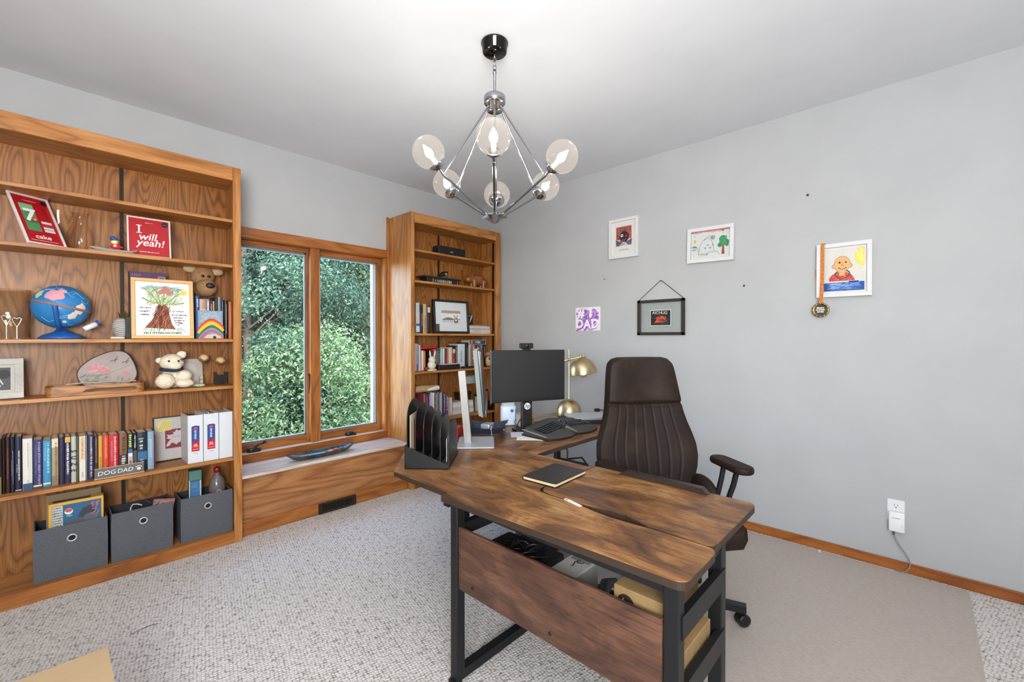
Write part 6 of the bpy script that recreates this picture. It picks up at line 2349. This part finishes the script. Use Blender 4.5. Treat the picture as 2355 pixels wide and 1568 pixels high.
# fourth shelf
b4 = [(2.192, 2.222, .25, '#1c1c1e', 'black and white spined book at the left end of the fourth shelf', [('#c8c8c8', 0, .6, .5, .98, 11)], ((.0, .3, '#c0bca8'),)),
      (2.223, 2.250, .25, '#23232a', 'slim black book, second from the left on the fourth shelf', [('#8a8a90', 0, .5, .1, .9, 12)], ()),
      (2.251, 2.262, .248, '#c2b6bc', 'pale lilac spine, third from the left on the fourth shelf', None, ()),
      (2.263, 2.276, .246, '#b8a8b0', 'pinkish grey spine on the fourth shelf left of the leaning pair', [('#5a4a54', 0, .3, .1, .9, 13)], ()),
      (2.277, 2.289, .244, '#a898a8', 'grey-mauve spine on the fourth shelf', [('#3a3440', 0, .3, .2, .9, 14)], ((.0, .25, '#2a3040'),)),
      (2.290, 2.302, .240, '#8c8490', 'dark mauve patterned spine on the fourth shelf', [('#26222c', 0, .6, .05, .95, 15)], ()),
      (2.303, 2.322, .232, '#b8b8c4', 'thin white spine right of the mauve books on the fourth shelf', [('#6a6a74', .2, .3, .3, .9, 16)], ()),
      (2.324, 2.340, .18, '#cdb89c', 'cream book standing behind the white rabbit figure', None, ()),
      (2.341, 2.356, .182, '#c09468', 'tan book standing behind the white rabbit figure', None, ()),
      (2.357, 2.380, .18, '#d8ccb8', 'off-white book standing behind the white rabbit figure', None, ()),
      (2.381, 2.402, .176, '#b0642c', 'orange-brown book standing behind the white rabbit figure', None, ()),
      (2.440, 2.464, .182, '#1f1a1a', 'black book just right of the white rabbit figure', [('#8a2a20', 0, .4, .2, .9, 17)], ()),
      (2.466, 2.486, .194, '#d2452a', 'orange-red slim book right of the white rabbit figure', None, ()),
      (2.487, 2.504, .194, '#1e1e22', 'black book beside the orange-red slim book', [('#a8a8a8', 0, .4, .1, .9, 18)], ()),
      (2.505, 2.521, .195, '#202430', 'dark navy book on the fourth shelf above the black tray', [('#a4a8b4', 0, .4, .3, .9, 19)], ()),
      (2.522, 2.544, .195, '#2a2228', 'black-maroon book above the black tray', [('#c8c4c4', .1, .4, .1, .9, 20)], ()),
      (2.546, 2.574, .197, '#a8bcb8', 'pale green-grey book above the black tray', [('#7a8c8c', 0, .3, .2, .9, 21)], ()),
      (2.575, 2.594, .197, '#c4ccd0', 'pale blue-white book above the black tray', [('#8a94a0', 0, .3, .2, .9, 22)], ()),
      (2.595, 2.614, .198, '#241c22', 'dark book with red foot above the black tray', [('#b02430', 0, .5, .3, .7, 23)], ((.3, .5, '#7c1c24'),)),
      (2.616, 2.640, .19, '#a43a2c', 'brick red book above the black tray', [('#d8b0a0', 0, .4, .1, .95, 24)], ()),
      (2.642, 2.686, .205, '#cdbfa4', 'wide cream book near the middle of the fourth shelf', [('#9a8a70', .3, .2, .3, .9, 25)], ()),
      (2.688, 2.720, .188, '#a02a28', 'dark red book with cream top on the fourth shelf', [('#d0b0a0', 0, .3, .15, .5, 26)], ((.8, 1.0, '#c8b8a8'),)),
      (2.722, 2.751, .222, '#2a2a28', 'black and grey book left of the thick white book', [('#b4b4ac', 0, .5, .1, .95, 27)], ()),
      (2.754, 2.844, .236, '#c6ccd0', 'thick white book with small blue marks on the fourth shelf', [('#5a7494', -.05, .2, .22, .72, 28)], ((.0, .08, '#b8a89c'),)),
      (2.846, 2.893, .25, '#211f1e', 'tall black book right of the thick white book', [('#7a746c', .1, .3, .1, .8, 29)], ()),
      (2.895, 2.928, .225, '#c4b8a4', 'cream spine behind the silver monitor on the fourth shelf', [('#6a4a3c', 0, .5, .1, .9, 30)], ()),
      (2.930, 2.984, .228, '#8a5a54', 'reddish patterned book under the flat blue book', [('#d0bcb4', 0, .6, .3, .95, 31)], ()),
      (2.986, 3.04, .228, '#3a2c2a', 'dark brown book under the flat blue book', [('#b49a8c', 0, .6, .5, .95, 32)], ()),
      (3.042, 3.085, .226, '#6a6468', 'grey book under the flat blue book', [('#c8c4c4', 0, .4, .4, .95, 33)], ()),
      (3.087, 3.125, .226, '#1d1c1f', 'black book at the right end of the fourth shelf', [('#a49c9c', 0, .4, .4, .9, 34)], ())]
for a, b, hh, col, lab, txt, bands in b4:
    rab = 2.322 < a < 2.41
    book(lab, a, b, hh, col, R4, 3.335 if rab else 3.30, .11 if rab else .14, txt, bands, GR_)
m = MB()
m.box(-.115, .115, 0, .024, 0, .12, P('#131314', .5), .002)
solo('black_case', m, 'black flat case standing behind the thick white book', 'case', (2.77, 3.4285 - .012, R4 + .0002), 0)
fb = thing('blue_book', 'blue spined book lying flat on top of the books behind the monitors', 'book', (3.012, 3.30, R4 + .2292), 0)
m = MB()
m.box(-.115, .115, 0, .12, 0, .045, P('#c8b49c', .6))
m.rect(-.108, .108, .004, .041, P('#2c4c6c', .5), .0003)
m.rect(-.108, -.055, .004, .041, P('#6a4a2c', .5), .0005).disc((-.08, .024), .014, P('#b08a5c', .5), .0007)
m.scribble(-.03, .045, .012, .034, P('#b8d0e0', .5), .0006, None, False, 5, .2)
m.obj('cover', fb)
m = MB()
m.box(-.095, .098, 0, .10, 0, .012, P('#c41a1e', .4), .003)
m.box(-.095, .098, 0, .012, .0, .026, P('#c41a1e', .4), .003)
o = solo('red_notebook', m, 'bright red book lying across the books above the white rabbit figure', 'book', (2.418, 3.315, R4 + .1888), 0)
o.rotation_euler[1] = R(-3)
rb = thing('rabbit_figurine', 'white speckled rabbit figure with upright ears on the fourth shelf', 'figurine', (2.41, 3.258, R4), 0)
CW = textured('white_ceramic', [(.3, '#c9bfae'), (.62, '#dcd4c4'), (.72, '#8a7a68')], 60, .4, .05)
m = MB()
m.prism([(.05 * cos(R(a)), .034 * sin(R(a))) for a in range(0, 360, 20)], 0, .012, CW)
m.ball((0, 0, .05), (.042, .034, .042), CW)
m.ball((.0, -.004, .098), (.034, .03, .032), CW)
m.obj('body', rb)
for x, t in ((-.014, -8), (.026, 12)):
    MB().ball((0, 0, .03), (.009, .007, .034), CW, T(x, 0, .118) @ RY(t)).obj('ear', rb)
for x in (-.006, .018):
    MB().ball((x, -.031, .106), (.004, .003, .004), P('#16120e', .3), None, 10, 8).obj('eye', rb)
MB().ball((.024, -.03, .07), (.014, .01, .008), P('#7a3a2c', .6)).obj('mouth', rb)
solo('red_ornament', MB().ball((0, 0, .019), (.018, .018, .0185), P('#7c2024', .5)), 'small dark red ball left of the white rabbit figure', 'ornament', (2.346, 3.256, R4 + .0004), 0)
bt = MB()
bt.box(-.125, .125, -.03, .03, 0, .046, P('#1a1412', .5), .003)
bt.box(-.085, .095, -.026, .026, .0464, .053, P('#cfc4b4', .7))
solo('black_tray_box', bt, 'low black box with pale papers on top in front of the books', 'box', (2.60, 3.262, R4 + .0004), 0)
solo('black_tray_box', MB().box(-.07, .07, -.03, .03, 0, .016, P('#241f20', .5), .003), 'thin black case lying in front of the thick white book', 'case', (2.852, 3.262, R4 + .0004), 0)
ow = thing('owl_figurine', 'brown and cream owl figure beside the black monitor on the fourth shelf', 'figurine', (3.135, 3.27, R4), 0)
m = MB()
m.ball((0, 0, .055), (.034, .03, .0545), P('#c8a478', .6), None, 20, 14, .03, 1)
m.ball((0, .004, .125), (.036, .03, .034), textured('owl_feather', [(.35, '#5a3c24'), (.65, '#a8845a')], 70, .7, .3), None, 20, 14, .06, 2)
m.obj('body', ow)
for x in (-.012, .014):
    m = MB()
    m.ball((x, -.026, .082), (.010, .006, .010), P('#18120e', .3))
    m.obj('eye', ow)

# fifth shelf
b5 = [(2.192, 2.268, .30, '#181a1e', 'large black binder at the left end of the fifth shelf', [('#4a4c52', 0, .3, .5, .8, 41)], ()),
      (2.352, 2.374, .238, '#8a3440', 'dark red spine on the fifth shelf behind the file sorter', [('#c8a0a4', 0, .4, .3, .9, 42)], ()),
      (2.376, 2.400, .234, '#4a2028', 'maroon spine on the fifth shelf behind the file sorter', [('#b8969a', 0, .4, .3, .9, 43)], ()),
      (2.402, 2.426, .238, '#1e1c22', 'black spine with white print on the fifth shelf', [('#b8b4b8', 0, .5, .3, .95, 44)], ()),
      (2.428, 2.450, .236, '#c4b8c8', 'pale lilac spine on the fifth shelf', [('#7a6a80', 0, .3, .3, .95, 45)], ()),
      (2.452, 2.476, .235, '#d0c8cc', 'white spine in the middle of the fifth shelf row', [('#8a5a64', .1, .4, .2, .9, 46)], ()),
      (2.478, 2.498, .234, '#3c2a32', 'dark plum spine on the fifth shelf', [('#d0c8c8', 0, .5, .2, .95, 47)], ()),
      (2.500, 2.520, .232, '#7a8070', 'grey-green spine on the fifth shelf', [('#2a2c28', 0, .5, .2, .95, 48)], ()),
      (2.522, 2.542, .232, '#50505c', 'slate grey spine on the fifth shelf', [('#c4c4d0', 0, .5, .2, .95, 49)], ()),
      (2.544, 2.562, .230, '#b4a890', 'beige spine left of the navy one on the fifth shelf', None, ()),
      (2.564, 2.602, .226, '#232c58', 'navy spine with pale marks on the fifth shelf', [('#9aa4cc', .1, .5, .1, .95, 50)], ()),
      (2.604, 2.636, .205, '#6a3a40', 'short reddish spine near the right end of the fifth shelf row', [('#d8c4c4', 0, .5, .2, .9, 51)], ()),
      (2.638, 2.660, .168, '#b09a94', 'low pinkish spine at the end of the fifth shelf row', None, ()),
      (2.662, 2.684, .17, '#c8c0bc', 'low off-white spine at the end of the fifth shelf row', None, ())]
for a, b, hh, col, lab, txt, bands in b5:
    book(lab, a, b, hh, col, R5, 3.30, .14, txt, bands, GR_)
m = MB()
m.tube([(-.13, 0, 0), (-.06, 0, .004), (.04, 0, .002), (.12, 0, .006)], [.028, .032, .030, .024], P('#b49468', .7), 18)
m.tube([(.0, -.034, -.008), (.06, -.036, .0), (.12, -.036, .006)], [.008, .018, .022], P('#d8d2c8', .7), 14)
solo('paper_roll', m, 'tan and white rolled papers lying on top of the fifth shelf books', 'paper roll', (2.40, 3.345, R5 + .2725), 0)
z = R5 + .0002
for k, (th, col) in enumerate(((.036, '#cfccc6'), (.030, '#bdb8b0'), (.034, '#d6d3ce'), (.016, '#c4bcb2'))):
    m = MB()
    m.box(-.135 + .004 * k, .135 - .003 * k, 0, .13, 0, th, P(col, .8), .001)
    solo('paper_stack', m, ('bottom pale paper block of the stack behind the silver stand', 'second paper block from the bottom behind the silver stand', 'third paper block from the bottom behind the silver stand', 'thin top paper pad of the stack behind the silver stand')[k], 'paper stack', (2.825, 3.30, z), 0, 'paper blocks behind the silver stand')
    z += th + .0008
dbx = thing('black_drawer_box', 'dark brown box with black lid behind the silver monitor on the fifth shelf', 'box', (2.90, 3.36, z), 0)
MB().box(-.075, .075, 0, .08, 0, .045, P('#2a1c14', .5), .003).obj('box_body', dbx)
MB().box(-.08, .08, -.005, .085, .0455, .08, P('#121213', .4), .003).obj('box_lid', dbx)
for (x, hh, col, lab) in ((3.02, .17, '#a8a4a0', 'grey mug-sized canister right of the silver monitor on the fifth shelf'), (3.105, .215, '#8c6a60', 'patterned tin between the two monitors on the fifth shelf')):
    c = thing('canister', lab, 'canister', (x, 3.30, R5), 0)
    MB().lathe([(0, 0), (.036, 0), (.037, .004), (.037, hh - .02), (0, hh - .02)], P(col, .5), 28).obj('canister_body', c)
    MB().lathe([(0, hh - .0195), (.038, hh - .0195), (.038, hh), (0, hh)], P('#1a1a1c', .4), 28).obj('canister_lid', c)
solo('black_mug', MB().lathe([(0, 0), (.024, 0), (.025, .09), (.022, .09), (.021, .006), (0, .006)], P('#161617', .4), 24), 'small black cup at the right end of the fifth shelf', 'cup', (3.165, 3.27, R5), 0)

# ================================================================ dish on the window seat
ds = thing('oval_dish', 'long dark oval dish with turquoise glaze and pebbles on the window seat', 'dish', (1.455, 3.365, .4058), 4)
DG = textured('dark_glaze', [(.35, '#2e2b2a'), (.65, '#4e4844')], 12, .22, .1)
m = MB()
n = 48
L_, D_ = .265, .075
rings = [(0.0, .008), (.55, .008), (.80, .013), (.96, .030), (1.0, .034), (.985, .030), (.84, .006), (.6, .0), (0, .0)]
vs = []
for s, z in rings:
    for j in range(n):
        t = 2 * pi * j / n
        ex = L_ * s * math.copysign(abs(cos(t)) ** .9, cos(t))
        vs.append((ex, D_ * s * sin(t), z + .012 * (abs(ex) / L_) ** 3 * (s > .7)))
fsx = []
for i in range(len(rings) - 1):
    for j in range(n):
        fsx.append((i * n + j, i * n + (j + 1) % n, (i + 1) * n + (j + 1) % n, (i + 1) * n + j))
m.add(vs, fsx, DG, True)
m.obj('dish_body', ds)
m = MB()
TQ, WH = P('#3aa4b4', .15), P('#b8c4cc', .2)
UP = lambda z: T(0, 0, z) @ RX(-90)
m.disc((-.09, .0), .115, WH, 0, UP(.0155), 30, .046)
m.disc((-.055, .004), .07, TQ, 0, UP(.0160), 26, .040)
m.disc((-.13, -.004), .05, P('#d8c8bc', .3), 0, UP(.0162), 20, .028)
m.disc((-.125, .01), .03, P('#3a3a48', .3), 0, UP(.0164), 14, .014)
hatch(m, lambda r: (r.uniform(-.11, .0), r.uniform(-.03, .035)), 24, P('#6cc4cc', .2), 0, UP(.0166), .004, 3, 20, .03)
m.obj('glaze', ds)
for (x, y, r_, col, lab) in ((.065, -.008, .022, '#b8906c', 'tan oval pebble in the dark oval dish'), (.115, .006, .024, '#b04a58', 'rose pink pebble in the dark oval dish'), (.158, .0, .020, '#4a647c', 'blue-grey pebble at the right end of the dark oval dish')):
    c_ = RZ(4) @ Vector((x, y, 0))
    solo('pebble', MB().ball((0, 0, .010), (r_, r_ * .75, .0098), P(col, .35)), lab, 'pebble', (1.455 + c_.x, 3.365 + c_.y, .4058 + (.0128 if x < .13 else .0165)), 10)
# ================================================================ outside the window
tag(MB().box(-14, 22, Y1 + .14, 30, -.7, -.6, textured('outdoor_ground', [(.35, '#5c6a48'), (.6, '#8a8a7c'), (.75, '#a4a098')], 3, .95, .2)).obj('ground'), kind='structure')


def leaf_mat(key, a, b_, c):
    m, t, b = base_mat(key)
    n = noise(t, None, 1.3, 2)
    g = t.nodes.new('ShaderNodeNewGeometry')
    r = ramp(t, [(.0, a), (.5, b_), (1.0, c)])
    t.links.new(g.outputs['Random Per Island'], r.inputs['Fac'])
    t.links.new(r.outputs['Color'], b.inputs['Base Color'])
    b.inputs['Roughness'].default_value = .55
    tr = t.nodes.new('ShaderNodeBsdfTranslucent')
    t.links.new(r.outputs['Color'], tr.inputs['Color'])
    mx = t.nodes.new('ShaderNodeMixShader')
    mx.inputs['Fac'].default_value = .3
    t.links.new(b.outputs[0], mx.inputs[1])
    t.links.new(tr.outputs[0], mx.inputs[2])
    t.links.new(mx.outputs[0], t.nodes['Material Output'].inputs['Surface'])
    return m


LEAF = [leaf_mat('leaf_mid', '#2b4634', '#405e49', '#758c68'), leaf_mat('leaf_dark', '#20372b', '#324e3d', '#557058'), leaf_mat('leaf_light', '#40593a', '#647f50', '#a4b484')]
BARK = textured('bark', [(.3, '#3c3229'), (.7, '#5a4c3e')], 12, .95, .4)


def tree(name, label, loc, hgt, rad, nclump, leaf, seed, low=.0, group=None, size=.05, per=330):
    rnd = random.Random(seed)
    t = thing(name, label, 'tree', loc, 0, group)
    tr = MB()
    tr.tube([(0, 0, 0), (.05, .02, hgt * .3), (-.04, .04, hgt * .6), (.02, 0, hgt * .85)], [.10, .08, .05, .02], BARK, 10)
    clumps = []
    for k in range(nclump):
        z = low + (hgt - low) * rnd.random()
        f = max(.25, 1 - abs((z - hgt * .45) / (hgt * .62)) ** 2)
        a, q = rnd.uniform(0, 2 * pi), rad * f * math.sqrt(rnd.uniform(.25, 1))
        clumps.append((Vector((q * cos(a), q * sin(a), z)), rnd.uniform(.28, .5)))
    for c, r_ in clumps[::4]:
        tr.tube([(0, 0, max(.2, c.z - .6)), c * .6 + Vector((0, 0, c.z * .4 - .1)), c], [.022, .014, .005], BARK, 6)
    tr.obj('trunk', t)
    vs, fs = [], []
    for c, r_ in clumps:
        for _ in range(per):
            d = Vector((rnd.gauss(0, 1), rnd.gauss(0, 1), rnd.gauss(0, .75))).normalized() * r_ * rnd.uniform(.55, 1.05)
            p = c + d
            n = (d.normalized() * .7 + Vector((rnd.uniform(-1, 1), rnd.uniform(-1, 1), rnd.uniform(-.2, 1.2)))).normalized()
            a = n.orthogonal().normalized()
            b = n.cross(a)
            th = rnd.uniform(0, 2 * pi)
            e1, e2 = a * cos(th) + b * sin(th), b * cos(th) - a * sin(th)
            l, w_ = size * rnd.uniform(.7, 1.5), size * rnd.uniform(.35, .6)
            o = len(vs)
            vs += [p - e1 * l * .5, p + e2 * w_ * .5 + n * .012, p + e1 * l * .5, p - e2 * w_ * .5 + n * .012]
            fs.append((o, o + 1, o + 2, o + 3))
    f = MB()
    f.add(vs, fs, LEAF[leaf])
    f.obj('crown', t)
    return t


G_ = 'leafy trees outside the window'
for i, (x, y, h_, rd, nc, lf, low, lab) in enumerate((
        (2.3, 8.2, 5.2, 1.6, 120, 0, .1, 'bushy green tree seen through the left half of the left window pane'),
        (3.7, 8.8, 5.8, 1.7, 120, 1, .1, 'dark green tree seen beside the mullion through the window'),
        (5.1, 8.6, 5.2, 1.6, 100, 0, .3, 'full green tree filling the right window pane'),
        (1.6, 10.0, 7.0, 2.2, 120, 1, .5, 'tall dark tree far left beyond the window'),
        (4.3, 11.0, 7.4, 2.4, 120, 2, .6, 'tall light green tree behind the nearer trees in the window'),
        (6.9, 10.6, 6.6, 2.1, 80, 1, .4, 'tall dark tree beyond the right edge of the window'),
        (3.2, 13.5, 8.6, 2.6, 150, 0, .4, 'tallest far tree showing at the top of the left window pane'),
        (6.4, 14.0, 8.6, 2.8, 150, 2, .6, 'tall pale far tree showing at the top of the right window pane'),
        (2.9, 6.9, 1.9, 1.0, 40, 2, .0, 'low light green shrub at the bottom of the left window pane'),
        (4.55, 7.3, 1.6, .9, 34, 0, .0, 'low shrub at the bottom of the right window pane'))):
    tree('tree' if i < 8 else 'shrub', lab, (x, y, -.598), h_, rd, nc, lf, 40 + i, low, G_, .058 if y < 10 else .085, 480 if y < 9 else 380)
